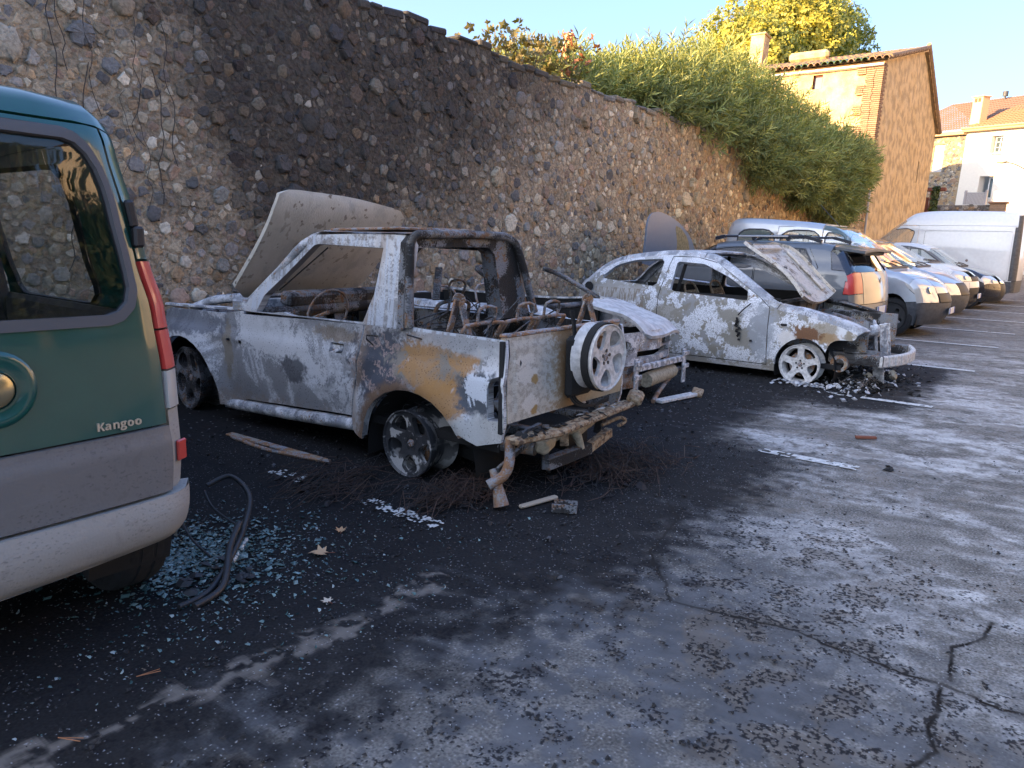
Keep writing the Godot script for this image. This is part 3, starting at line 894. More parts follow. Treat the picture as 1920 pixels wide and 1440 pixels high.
func ground() -> void:
	var g := G.new()
	var base := mat("far_ground", lin(0.11, 0.10, 0.09), 0.9)
	tri_tex(base, TX.grime, 0.2, true)
	# one sheet to the horizon
	g.quad(Vector3(-500, -0.02, -500), Vector3(500, -0.02, -500), Vector3(500, -0.02, 500), Vector3(-500, -0.02, 500), Vector3.UP)
	struct("ground", g, base)
	var tiles := [[-0.5, -4.7, 5.6, 5.2, 1536, 1426, 0.004], [5.1, -6.9, 10.4, 7.4, 1024, 729, 0.004], [-0.5, -6.9, 5.6, 2.2, 512, 201, 0.004], [15.5, -6.9, 22.0, 7.4, 512, 172, 0.004]]
	for t in tiles:
		var m := StandardMaterial3D.new()
		m.resource_name = "asphalt"
		m.albedo_texture = ground_tex(t[0], t[1], t[2], t[3], t[4], t[5])
		m.texture_repeat = false
		m.roughness = 0.88
		m.metallic_specular = 0.22
		m.normal_enabled = true
		m.normal_texture = TX.fine
		m.normal_scale = 0.9
		m.uv1_triplanar = false
		m.normal_enabled = false
		m.heightmap_enabled = true
		m.heightmap_texture = m.albedo_texture
		m.heightmap_scale = 0.8
		var a := G.new()
		# a gently uneven sheet
		var nx := int(t[2] / 0.2)
		var nz_ := int(t[3] / 0.2)
		var hgt := func(x: float, z: float) -> float: return 0.004 * (sin(x * 2.1 + z) + sin(z * 3.3 - x * 1.2)) * 0.5 * (1.0 if x < 15 else 0.0)
		for i in nx:
			for j in nz_:
				var P := []
				var Un := []
				var Nn := []
				for c in [[0, 0], [1, 0], [1, 1], [0, 1]]:
					var u := float(i + c[0]) / nx
					var v := float(j + c[1]) / nz_
					var x: float = t[0] + t[2] * u
					var z: float = t[1] + t[3] * v
					P.append(Vector3(x, hgt.call(x, z), z)); Un.append(Vector2(u, v))
					Nn.append(Vector3(-(hgt.call(x + 0.05, z) - hgt.call(x - 0.05, z)) / 0.1, 1, -(hgt.call(x, z + 0.05) - hgt.call(x, z - 0.05)) / 0.1).normalized())
				a.tri(P[0], P[1], P[2], Nn[0], Nn[1], Nn[2], Un[0], Un[1], Un[2])
				a.tri(P[0], P[2], P[3], Nn[0], Nn[2], Nn[3], Un[0], Un[2], Un[3])
		struct("asphalt", a, m)
	var far := G.new()
	far.quad(Vector3(-14, 0, 0.5), Vector3(37.5, 0, 0.5), Vector3(37.5, 0, 9), Vector3(-14, 0, 9), Vector3.UP)
	far.quad(Vector3(-14, 0, -6.9), Vector3(-0.5, 0, -6.9), Vector3(-0.5, 0, 0.5), Vector3(-14, 0, 0.5), Vector3.UP)
	far.quad(Vector3(37.5, 0, -14), Vector3(75, 0, -14), Vector3(75, 0, 9), Vector3(37.5, 0, 9), Vector3.UP)
	var am := mat("road", lin(0.2, 0.185, 0.165), 0.85)
	tri_tex(am, TX.grime, 0.35, true, "fine", 0.5)
	struct("road", far, am)
	# painted bay lines, worn through
	var rng := RandomNumberGenerator.new()
	rng.seed = 5
	var lm := mat("line_paint", lin(0.62, 0.62, 0.6), 0.8)
	tri_tex(lm, TX.grime, 2.0, true)
	var rows := [[2.57, -2.98, -2.42, 0.52], [2.56, -3.86, -3.46, 0.56], [5.06, -1.75, -1.1, 0.40], [7.57, -1.7, -1.08, 0.36], [7.57, -2.05, -1.74, 0.53], [10.22, -2.6, -1.1, 0.3], [13.0, -2.75, -1.12, 0.25], [15.4, -2.6, -1.13, 0.2], [18.07, -2.8, -0.9, 0.2], [20.7, -3.2, -0.9, 0.2], [23.3, -3.2, -0.9, 0.2], [26.0, -3.2, -0.9, 0.2]]
	for r in rows:
		var l := G.new()
		var cs := 0.012 if r[0] < 3 else (0.02 if r[0] < 9 else 0.05)
		var wdt := 0.1
		var nz2 := int((r[2] - r[1]) / cs)
		var nx2 := maxi(2, int(wdt / cs))
		for i in nx2:
			for j in nz2:
				var x: float = r[0] - wdt / 2 + wdt * i / nx2
				var z: float = r[1] + cs * j
				var wear := nz(2, int(x * 160) + 900, int(z * 160) + 900) * 0.6 + nz(3, int(x * 500) + 100, int(z * 500) + 400) * 0.4
				if wear < r[3] + 0.10 * ss(0.6, 1.0, 1.0 - float(j) / nz2): continue
				var e := Vector3(wdt / nx2 + 0.001, 0, 0)
				var k := Vector3(0, 0, cs + 0.001)
				var o := Vector3(x, 0.009, z)
				l.quad(o, o + e, o + e + k, o + k, Vector3.UP)
		struct("parking_line", l, lm)

# ------------------------------------------------------------------ the rubble wall
const WZ := -6.6
func wall_top(x: float) -> float:
	var y := lookup(pts([-12.0, 4.3, 0.0, 4.2, 5.2, 3.9, 5.8, 3.83, 7.67, 3.73, 8.9, 3.63, 11.8, 3.62, 15.1, 3.54, 16.6, 3.34, 27.2, 3.3]), x)
	return y + 0.035 * sin(x * 5.1) + 0.02 * sin(x * 13.7 + 1.0)
func wall_soot(x: float, y: float) -> float:
	var n := nz(1, int(x * 60) + 300, int(y * 60) + 50) - 0.5 + 0.6 * (nz(0, int(x * 60), int(y * 60) + 90) - 0.5)
	var left := ss(2.5 + 0.5 * y * 0.0, 4.6, x + n * 1.4 + 0.35 * (y - 2.0))
	var right := ss(10.6 + 0.9 * (y - 2.5), 6.2 + 0.9 * (y - 2.5), x + n * 1.5)
	var low := 0.25 + 0.75 * ss(0.9, 2.0, y + n * 0.8)
	return clampf(left * right * low, 0, 1)
const STONES := [Vector3(0.34, 0.28, 0.20), Vector3(0.42, 0.36, 0.27), Vector3(0.27, 0.25, 0.22), Vector3(0.22, 0.20, 0.185), Vector3(0.48, 0.43, 0.35), Vector3(0.36, 0.25, 0.15), Vector3(0.14, 0.135, 0.135), Vector3(0.31, 0.22, 0.165)]
func cell_poly(i: int, P: PackedVector2Array, R: PackedFloat32Array, grid: Dictionary, gs: float) -> PackedVector2Array:
	var c := P[i]
	var r := R[i]
	var q := PackedVector2Array()
	var h := hash(i * 7919)
	var tw := (h % 628) / 100.0
	var n := 5 + h % 4
	var el := 0.9 + (h / 64 % 100) / 180.0
	for k in n:
		var hk := hash(i * 131 + k)
		var a := TAU * (k + (hk % 100) / 220.0) / n
		var e := Vector2(cos(a) * 1.05 * el, sin(a) * 1.02 / el).rotated(sin(tw) * 0.6)
		q.push_back(c + e * r * (1.25 + (hk / 128 % 100) / 160.0))
	var gx := int(floor(c.x / gs))
	var gy := int(floor(c.y / gs))
	for ix in range(gx - 1, gx + 2):
		for iy in range(gy - 1, gy + 2):
			for j in grid.get(Vector2i(ix, iy), []):
				if j == i: continue
				var d := P[j] - c
				var l := d.length()
				if l > (r + R[j]) * 1.45: continue
				d /= l
				var cut := (l * l + r * r - R[j] * R[j]) / (2.0 * l) - 0.003
				var o := PackedVector2Array()
				for k in q.size():
					var a := q[k]
					var b := q[(k + 1) % q.size()]
					var da := (a - c).dot(d) - cut
					var db := (b - c).dot(d) - cut
					if da <= 0.0: o.push_back(a)
					if (da < 0.0) != (db < 0.0): o.push_back(a.lerp(b, da / (da - db)))
				q = o
				if q.size() < 3: return q
	return q
func stone(g: G, q: PackedVector2Array, z: float, size: float, rng: RandomNumberGenerator, depth := 0.3) -> void:
	var c := Vector2.ZERO
	for v in q: c += v
	c /= q.size()
	var d: float = clampf(size * depth, 0.012, 0.055) * rng.randf_range(0.6, 1.35)
	var tilt := Vector2(rng.randf_range(-1, 1), rng.randf_range(-1, 1)) * 0.35
	var m := q.size()
	var faceted := rng.randf() < 0.75
	var R0 := []
	var R1 := []
	var R2 := []
	for v in q:
		var e := v - c
		var j := rng.randf_range(0.9, 1.0)
		R0.append(Vector3(v.x, v.y, z - 0.02))
		var k := e * 0.93 * j
		R1.append(Vector3(c.x + k.x, c.y + k.y, z + d * rng.randf_range(0.55, 0.85) + k.dot(tilt) * 0.45))
		k = e * 0.72
		R2.append(Vector3(c.x + k.x, c.y + k.y, z + d * rng.randf_range(0.82, 1.12) + k.dot(tilt) * 0.8))
	var top := Vector3(c.x, c.y, z + d * rng.randf_range(0.9, 1.15))
	for i in m:
		var k := (i + 1) % m
		var n0 := Vector3((q[i] - c).x, (q[i] - c).y, 0).normalized()
		var n1 := Vector3((q[k] - c).x, (q[k] - c).y, 0).normalized()
		var f := Vector3(-tilt.x * 0.6, -tilt.y * 0.6, 1).normalized()
		var s0 := (n0 * 0.75 + f * 0.6).normalized()
		var s1 := (n1 * 0.75 + f * 0.6).normalized()
		if faceted:
			g.flat(R0[i], R0[k], R1[k], n0 + f * 0.3); g.flat(R0[i], R1[k], R1[i], n0 + f * 0.3)
			g.flat(R1[i], R1[k], R2[k], n0 * 0.3 + f); g.flat(R1[i], R2[k], R2[i], n0 * 0.3 + f)
			g.flat(R2[i], R2[k], top, f)
			continue
		g.tri(R0[i], R0[k], R1[k], n0, n1, s1)
		g.tri(R0[i], R1[k], R1[i], n0, s1, s0)
		var t0 := (n0 * 0.3 + f).normalized()
		var t1 := (n1 * 0.3 + f).normalized()
		g.tri(R1[i], R1[k], R2[k], s0, s1, t1)
		g.tri(R1[i], R2[k], R2[i], s0, t1, t0)
		g.tri(R2[i], R2[k], top, t0, t1, f)

func stone_wall() -> void:
	var rng := RandomNumberGenerator.new()
	rng.seed = 21
	var root := thing("stone_wall", "tall old rubble stone wall behind the cars, blackened by soot", "wall", Vector3.ZERO)
	var mm := mat("mortar", Color.WHITE, 0.97)
	mm.vertex_color_use_as_albedo = true
	tri_tex(mm, TX.grime, 1.3, true, "rough", 1.6)
	var smt := mat("stone", Color.WHITE, 0.88)
	smt.vertex_color_use_as_albedo = true
	tri_tex(smt, TX.grime, 2.3, true, "med", 0.9)
	# mortar face, uneven, as a grid; then back and top
	var g := G.new()
	var x0 := -10.0
	var x1 := 27.3
	var nx := 330
	var ny := 36
	var zf := func(x: float, y: float) -> float: return WZ + 0.002 + 0.028 * (nz(1, int(x * 70) + 40, int(y * 70) + 40) - 0.5) + 0.04 * (nz(0, int(x * 50), int(y * 50)) - 0.5)
	var V := []
	for i in nx + 1:
		var x := lerpf(x0, x1, float(i) / nx)
		var colm := []
		var tp := wall_top(x)
		for j in ny + 1:
			var y := tp * j / ny - (0.05 if j == 0 else 0.0)
			var s := wall_soot(x, y)
			var v := Vector3(0.39, 0.315, 0.225).lerp(Vector3(0.035, 0.032, 0.031), s * 0.88)
			v *= 0.82 + 0.36 * nz(1, int(x * 90) + 7, int(y * 90))
			v = v.lerp(Vector3(v.x * 1.25, v.y * 1.06, v.z * 0.75), ss(8.0, 17.0, x))  # warm bounced light painted into the mortar towards the far end
			colm.append([Vector3(x, y, zf.call(x, y)), Color(v.x, v.y, v.z)])
		V.append(colm)
	for i in nx:
		for j in ny:
			var q := [V[i][j], V[i + 1][j], V[i + 1][j + 1], V[i][j + 1]]
			var n: Vector3 = ((q[1][0] as Vector3) - q[0][0]).cross((q[3][0] as Vector3) - q[0][0]).normalized()
			g.col = q[0][1]
			g.tri(q[0][0], q[1][0], q[2][0], n, n, n)
			g.tri(q[0][0], q[2][0], q[3][0], n, n, n)
		var a: Vector3 = V[i][ny][0]
		var b: Vector3 = V[i + 1][ny][0]
		g.quad(a, b, Vector3(b.x, b.y - 0.03, WZ - 0.5), Vector3(a.x, a.y - 0.03, WZ - 0.5), Vector3.UP)
		g.quad(Vector3(a.x, a.y - 0.03, WZ - 0.5), Vector3(b.x, b.y - 0.03, WZ - 0.5), Vector3(b.x, 0, WZ - 0.5), Vector3(a.x, 0, WZ - 0.5), Vector3(0, 0, -1))
	put("mortar", g, mm, root)
	# stones of many sizes thrown like darts, the largest first
	var P := PackedVector2Array()
	var R := PackedFloat32Array()
	var grid := {}
	var gs := 0.3
	var lo := 1.0
	var hi := 27.2
	for pass_ in [[0.14, 60, 0.74], [0.1, 320, 0.74], [0.072, 2200, 0.72], [0.052, 14000, 0.74], [0.036, 50000, 0.76], [0.024, 60000, 0.80]]:
		for t in pass_[1]:
			var r: float = pass_[0] * rng.randf_range(0.82, 1.18)
			var c := Vector2(rng.randf_range(lo, hi), 0)
			if c.x > 19.0 and pass_[0] < 0.05 or c.x > 10.0 and pass_[0] < 0.03: continue
			c.y = rng.randf_range(0.0, wall_top(c.x) - r * 0.7)
			var gx := int(floor(c.x / gs))
			var gy := int(floor(c.y / gs))
			var ok := true
			for ix in range(gx - 1, gx + 2):
				for iy in range(gy - 1, gy + 2):
					for j in grid.get(Vector2i(ix, iy), []):
						if P[j].distance_to(c) < (R[j] + r) * pass_[2]:
							ok = false
							break
					if not ok: break
				if not ok: break
			if not ok: continue
			var key := Vector2i(gx, gy)
			if not grid.has(key): grid[key] = []
			grid[key].append(P.size())
			P.push_back(c); R.push_back(r)
	var big := []
	var inv := cam.transform.affine_inverse()
	var st := []
	for i in P.size():
		if rng.randf() < 0.06: continue          # pockets of bare mortar
		var q := cell_poly(i, P, R, grid, gs)
		if q.size() < 3: continue
		q = rounded(q, 1, rng.randf_range(0.06, 0.2))
		# roughen the outline
		for k in q.size(): q[k] = P[i] + (q[k] - P[i]) * rng.randf_range(0.8, 1.04)
		var lc := inv * Vector3(P[i].x, P[i].y, WZ)
		var sx := lc.x / -lc.z / 0.676
		var sy := lc.y / -lc.z / 0.507
		var score: float = R[i] / -lc.z
		if absf(sx) > 1.0 or absf(sy) > 1.0 or lc.z > 0 or P[i].y < 0.75: score = 0.0
		if P[i].x < 2.6 and P[i].y < 2.5: score = 0.0
		st.append([score, i, q])
	st.sort_custom(func(a, b): return a[0] > b[0])
	var rest := G.new()
	var n := 0
	for e in st:
		var i: int = e[1]
		var h := rng.randf()
		var c: Vector3 = STONES[rng.randi() % 8] if h < 0.85 else STONES[rng.randi() % 2]
		c *= rng.randf_range(0.9, 1.7) * (1.35 if rng.randf() < 0.16 else 1.0)
		var s := wall_soot(P[i].x, P[i].y)
		c = c.lerp(Vector3(0.034, 0.030, 0.029), clampf(s * rng.randf_range(0.62, 1.08), 0, 0.95))
		# bounced light painted in: stones coloured warmer towards the far end
		c = c.lerp(Vector3(c.x * 1.3, c.y * 1.08, c.z * 0.74), ss(8.0, 17.0, P[i].x))
		var own: bool = n < 300 and e[0] > 0.0
		var g2 := G.new() if own else rest
		g2.col = Color(c.x, c.y, c.z)
		stone(g2, e[2], (zf.call(P[i].x, P[i].y) as float) - rng.randf_range(0.004, 0.02), R[i] * 1.5, rng, 0.26)
		if own: put("stone", g2, smt, root)
		n += 1
	var rs := put("stone_facing", rest, smt, root)
	rs.set_meta("kind", "stuff")
	# flat coping stones along the top
	var cop := G.new()
	var x := 3.0
	while x < 27.0:
		var l := rng.randf_range(0.14, 0.4)
		var c: Vector3 = STONES[rng.randi() % 4] * rng.randf_range(0.7, 1.0)
		c = c.lerp(Vector3(0.03, 0.028, 0.028), wall_soot(x, wall_top(x)) * 0.85)
		cop.col = Color(c.x, c.y, c.z)
		cop.box(Vector3(x + l / 2, wall_top(x + l / 2) + 0.01, WZ - 0.22), Vector3(l - 0.015, rng.randf_range(0.05, 0.1), 0.5), Basis.from_euler(Vector3(rng.randf_range(-0.06, 0.06), rng.randf_range(-0.06, 0.06), rng.randf_range(-0.12, 0.12))), 0.02)
		x += l
	var cp := put("coping_stones", cop, smt, root)
	cp.set_meta("kind", "stuff")
	print("stones ", P.size(), " drawn ", st.size())

# ------------------------------------------------------------------ plants
func copies(called: String, mesh: Mesh, m: Material, xf: Array, cols: Array, parent: Node) -> MultiMeshInstance3D:
	var mm := MultiMesh.new()
	mm.transform_format = MultiMesh.TRANSFORM_3D
	mm.use_colors = cols.size() > 0
	mm.mesh = mesh
	mm.instance_count = xf.size()
	for i in xf.size():
		mm.set_instance_transform(i, xf[i])
		if cols.size(): mm.set_instance_color(i, cols[i])
	var o := MultiMeshInstance3D.new()
	o.name = numbered(called) if parent == self else called
	o.multimesh = mm
	o.material_override = m
	parent.add_child(o, true)
	o.set_meta("kind", "stuff")
	return o
func leaf_mat(key: String) -> StandardMaterial3D:
	var m := mat(key, Color.WHITE, 0.6)
	m.vertex_color_use_as_albedo = true
	m.backlight_enabled = true
	m.backlight = Color(0.75, 0.75, 0.35)
	m.cull_mode = BaseMaterial3D.CULL_DISABLED
	return m
func leaf(g: G, at: Vector3, dir: Vector3, len_: float, w: float, up: Vector3) -> void:
	var s := dir.cross(up).normalized() * w * 0.5
	var n := s.cross(dir).normalized()
	var mid := at + dir * len_ * 0.45 + n * len_ * 0.03
	var tip := at + dir * len_ - n * len_ * 0.08
	g.flat(at, mid + s, tip, n); g.flat(at, tip, mid - s, n)
func sprig(seed_: int, len_: float, w: float, count: int, stem: float) -> ArrayMesh:   # a shoot with lance-shaped leaves
	var rng := RandomNumberGenerator.new()
	rng.seed = seed_
	var g := G.new()
	for i in count:
		var t := float(i) / count
		var a := i * 2.4 + rng.randf() * 0.5
		var el := lerpf(0.25, 1.1, t)
		var d := Vector3(cos(a) * cos(el), sin(el), sin(a) * cos(el)).normalized()
		g.col = Color.WHITE * rng.randf_range(0.75, 1.15)
		leaf(g, Vector3(0, stem * t, 0), d, len_ * rng.randf_range(0.75, 1.1), w, Vector3(-sin(a), 0.2, cos(a)).cross(d).normalized())
	return g.mesh()
func frame(dir: Vector3, spin: float, s: float) -> Basis:
	var y := dir.normalized()
	var x := y.cross(Vector3(0.3, 0.5, 0.8)).normalized()
	x = x.rotated(y, spin)
	return Basis(x * s, y * s, x.cross(y) * s)
func plants() -> void:
	var rng := RandomNumberGenerator.new()
	rng.seed = 77
	var lm := leaf_mat("leaves")
	var sp := [sprig(1, 0.155, 0.027, 12, 0.21), sprig(2, 0.14, 0.025, 13, 0.23)]
	# the oleander: clumps (centre, radii)
	var bush := thing("oleander_bush", "large grey-green oleander spilling over the stone wall beside the barn", "bush", Vector3(18, 0, -8.2))
	var clumps := [[10.3, 3.75, -7.7, 0.9, 0.55], [11.3, 3.8, -7.6, 0.9, 0.6], [12.4, 3.9, -7.6, 1.0, 0.65], [13.6, 4.0, -7.6, 1.2, 0.85], [14.8, 4.2, -7.6, 1.3, 1.0], [16.2, 4.35, -7.6, 1.5, 1.2], [18.0, 4.3, -7.7, 1.7, 1.3], [20.0, 4.2, -7.8, 1.6, 1.3], [21.8, 4.1, -7.7, 1.6, 1.2], [23.4, 4.0, -7.4, 1.3, 1.1],
		[13.2, 3.75, -6.95, 0.8, 0.45], [14.7, 3.75, -6.8, 1.0, 0.6], [16.4, 3.6, -6.6, 1.1, 0.7], [18.0, 3.4, -6.4, 1.2, 0.75], [19.6, 3.3, -6.3, 1.2, 0.8], [21.2, 3.3, -6.2, 1.3, 0.9], [22.6, 3.4, -6.2, 1.2, 1.0], [23.8, 3.6, -6.3, 0.9, 0.8], [21.4, 2.75, -6.2, 0.9, 0.6], [22.7, 2.75, -6.2, 0.8, 0.6], [19.8, 2.85, -6.3, 0.7, 0.45], [22.3, 2.3, -6.25, 0.5, 0.4], [17.0, 3.05, -6.45, 0.5, 0.3]]
	var xf := [[], []]
	var cl := [[], []]
	for c in clumps:
		var ctr := Vector3(c[0], c[1], c[2])
		var rad := Vector3(c[3], c[4], c[3] * 0.75)
		if c[2] > -7.0: rad.z = 0.42 + 0.15 * c[4]
		var cnt := int(480 * c[3] * c[4] + 120)
		var tone := rng.randf_range(0.85, 1.15)
		for i in cnt:
			var d := Vector3(rng.randfn(), rng.randfn(), rng.randfn()).normalized()
			var t := pow(rng.randf(), 0.45)
			if rng.randf() < 0.10: t *= rng.randf_range(1.05, 1.3)
			var p := ctr + d * rad * t
			if p.z > WZ - 0.03 and p.y < 2.0: continue
			if p.z < WZ + 0.05 and p.z > WZ - 0.55 and p.y < wall_top(p.x): continue
			var dir := (d + Vector3(0, 0.75, 0) + Vector3(rng.randfn(), rng.randfn(), rng.randfn()) * 0.35).normalized()
			if c[2] > -7.0: dir = (dir + Vector3(0, -0.25, 0.35)).normalized()
			var k := rng.randi() % 2
			xf[k].append(Transform3D(frame(dir, rng.randf() * TAU, rng.randf_range(0.8, 1.5)), p - bush.position))
			var v := Vector3(0.23, 0.28, 0.105).lerp(Vector3(0.66, 0.62, 0.21), rng.randf() * rng.randf()) * tone * rng.randf_range(0.7, 1.2)
			cl[k].append(Color(v.x, v.y, v.z))
	for k in 2: copies("foliage", sp[k], lm, xf[k], cl[k], bush).set_meta("kind", "stuff")
	var tw := G.new()
	for i in 70:
		var c: Array = clumps[rng.randi() % clumps.size()]
		var b := Vector3(c[0], 1.2, -7.9) + Vector3(rng.randf_range(-0.4, 0.4), 0, rng.randf_range(-0.3, 0.2))
		var e := Vector3(c[0] + rng.randf_range(-0.7, 0.7), c[1] + rng.randf_range(-0.2, 0.3), c[2] + 0.2)
		var m := b.lerp(e, 0.6) + Vector3(0, 0.9, 0)
		tw.tube(smooth_line([b - bush.position, m - bush.position, e - bush.position], 4), 0.014, 5, false)
	put("branches", tw, mat("bark", lin(0.12, 0.09, 0.065), 0.9), bush)

	# a small half-bare shrub growing on the wall top
	var round_leaf := G.new()
	for i in 5:
		var a := i * 1.3
		round_leaf.col = Color.WHITE * (0.8 + 0.1 * i)
		leaf(round_leaf, Vector3(0, 0.02 * i, 0), Vector3(cos(a), 0.35, sin(a)).normalized(), 0.09, 0.065, Vector3.UP)
	var rl := round_leaf.mesh()
	for s in [[9.05, 3.62, -6.85, 0.42, 0.42, 190, "small shrub with browning leaves on top of the wall, left of the oleander", "shrub"], [8.2, 3.72, -6.85, 0.22, 0.26, 34, "spindly seedling on the wall top, leftmost of the plants there", "plant"], [10.35, 3.9, -7.0, 0.2, 0.42, 30, "thin twiggy shoot with reddish leaves on the wall top by the stone post", "plant"]]:
		var o := thing(s[7] + "_on_wall" if s[7] == "shrub" else "wall_plant", s[6], s[7], Vector3(s[0], s[1], s[2]))
		var xs := []
		var cs := []
		var stems := G.new()
		for i in s[5]:
			var d := Vector3(rng.randfn() * s[3], absf(rng.randf()) * s[4] * 1.4, rng.randfn() * s[3] * 0.5)
			xs.append(Transform3D(frame(Vector3(rng.randfn(), 0.6, rng.randfn()), rng.randf() * TAU, rng.randf_range(0.5, 1.0)), d))
			var v := Vector3(0.14, 0.13, 0.045).lerp(Vector3(0.22, 0.16, 0.05), rng.randf())
			if s[0] > 10: v = Vector3(0.25, 0.09, 0.04)
			cs.append(Color(v.x, v.y, v.z))
			if i % 6 == 0: stems.tube([Vector3(d.x * 0.15, -0.1, d.z * 0.2), d * 0.6 + Vector3(0, 0.05, 0), d], 0.006, 4, false)
		copies("foliage", rl, lm, xs, cs, o)
		put("stems", stems, MT.bark, o)
	# the plane tree far behind, turning yellow
	tree("plane_tree", "tall plane tree with yellow autumn crown rising behind the barn roof", Vector3(66, 0, -24), [[57.5, 14.4, 3.4], [60.5, 15.6, 4.2], [64, 17.0, 4.8], [69, 18.2, 5.0], [73, 18.6, 4.8], [77, 18.6, 4.0], [62, 13, 5.5], [70, 14, 6.0], [76, 15, 4.6]], Vector3(0.47, 0.42, 0.06), Vector3(0.26, 0.29, 0.07), 0.23, 1050, rng)
	var where := ["behind the viewer, leftmost of its row", "behind the viewer, second of its row from the left", "behind the viewer, third of its row from the left", "behind the viewer, last of its row towards the houses"]
	for k in 4:
		var x: float = [-2.6, 2.4, 7.0, 11.2][k]
		tree("lane_tree", "leafy plane tree across the lane, " + where[k], Vector3(x, 0, 9.6), [[x - 1.2, 3.1, 1.9], [x + 0.3, 4.3, 2.1], [x + 1.7, 3.0, 1.9], [x + 0.2, 1.9, 1.8]], Vector3(0.05, 0.062, 0.02), Vector3(0.03, 0.05, 0.018), 0.26, 330, rng)
	# dead creeper stems hanging down the wall on the left
	var cr := thing("dead_creeper", "thin dark dead creeper stems hanging down the wall above the green van", "creeper", Vector3(3.1, 0, WZ))
	var cg := G.new()
	for i in 10:
		var x := rng.randf_range(-0.55, 0.55)
		var y := rng.randf_range(2.2, 3.9)
		var line := []
		for k in 12:
			line.append(Vector3(x, y, 0.045 + rng.randf() * 0.02))
			x += rng.randfn() * 0.025
			y -= rng.randf_range(0.05, 0.15)
		cg.tube(smooth_line(line, 2), rng.randf_range(0.002, 0.005), 5, false)
	put("stems", cg, mat("creeper", lin(0.05, 0.042, 0.038), 0.9), cr)
	tree("street_tree", "tree with thin browning leaves at the right edge, beyond the white van", Vector3(43.2, 0, -2.2), [[42.2, 9.2, 1.7], [43.5, 10.0, 1.9], [43.6, 8.2, 1.4]], Vector3(0.21, 0.13, 0.05), Vector3(0.17, 0.13, 0.06), 0.22, 190, rng)
func tree(called: String, label: String, at: Vector3, blobs: Array, c0: Vector3, c1: Vector3, size: float, per: int, rng: RandomNumberGenerator) -> void:
	var o := thing(called, label, "tree", at)
	var g := G.new()
	for i in 5:
		var a := i * 1.25
		g.col = Color.WHITE * (0.8 + 0.1 * i)
		leaf(g, Vector3(cos(a * 2) * 0.25, 0.1 * i, sin(a * 2) * 0.25), Vector3(cos(a), 0.3, sin(a)).normalized(), 0.5, 0.46, Vector3.UP)
	var lf := g.mesh()
	var xs := []
	var cs := []
	var limbs := G.new()
	limbs.tube(smooth_line([Vector3(0, -0.2, 0), Vector3(0.1, 3, 0.1), Vector3(0, 6, 0)], 3), [0.3, 0.28, 0.27, 0.26, 0.24, 0.22, 0.2], 10, false)
	for b in blobs:
		var ctr := Vector3(b[0], b[1], at.z) - at
		ctr.z += rng.randf_range(-1, 1) * b[2] * 0.5
		limbs.tube(smooth_line([Vector3(0, 5, 0), ctr * 0.55 + Vector3(0, 1.5, 0), ctr], 4), [0.24, 0.22, 0.2, 0.17, 0.14, 0.11, 0.08, 0.06, 0.03], 6, false)
		for i in int(per * b[2]):
			var d := Vector3(rng.randfn(), rng.randfn(), rng.randfn()).normalized()
			var k := floorf(rng.randf() * 5.0)
			var p: Vector3 = ctr + d * b[2] * pow(rng.randf(), 0.4) * Vector3(1, 0.85, 1) + Vector3(sin(k * 9.0), cos(k * 5.0), sin(k * 7.0)) * b[2] * 0.18
			xs.append(Transform3D(frame(d + Vector3(rng.randfn(), rng.randfn(), rng.randfn()) * 0.6, rng.randf() * TAU, size / 0.5 * rng.randf_range(0.7, 1.3)), p))
			var v := c1.lerp(c0, clampf(0.5 + 0.5 * sin(p.x * 0.9) + rng.randf_range(-0.4, 0.4), 0, 1)) * rng.randf_range(0.75, 1.2)
			cs.append(Color(v.x, v.y, v.z))
	copies("crown", lf, leaf_mat("leaves"), xs, cs, o)
	put("trunk", limbs, MT.bark, o)

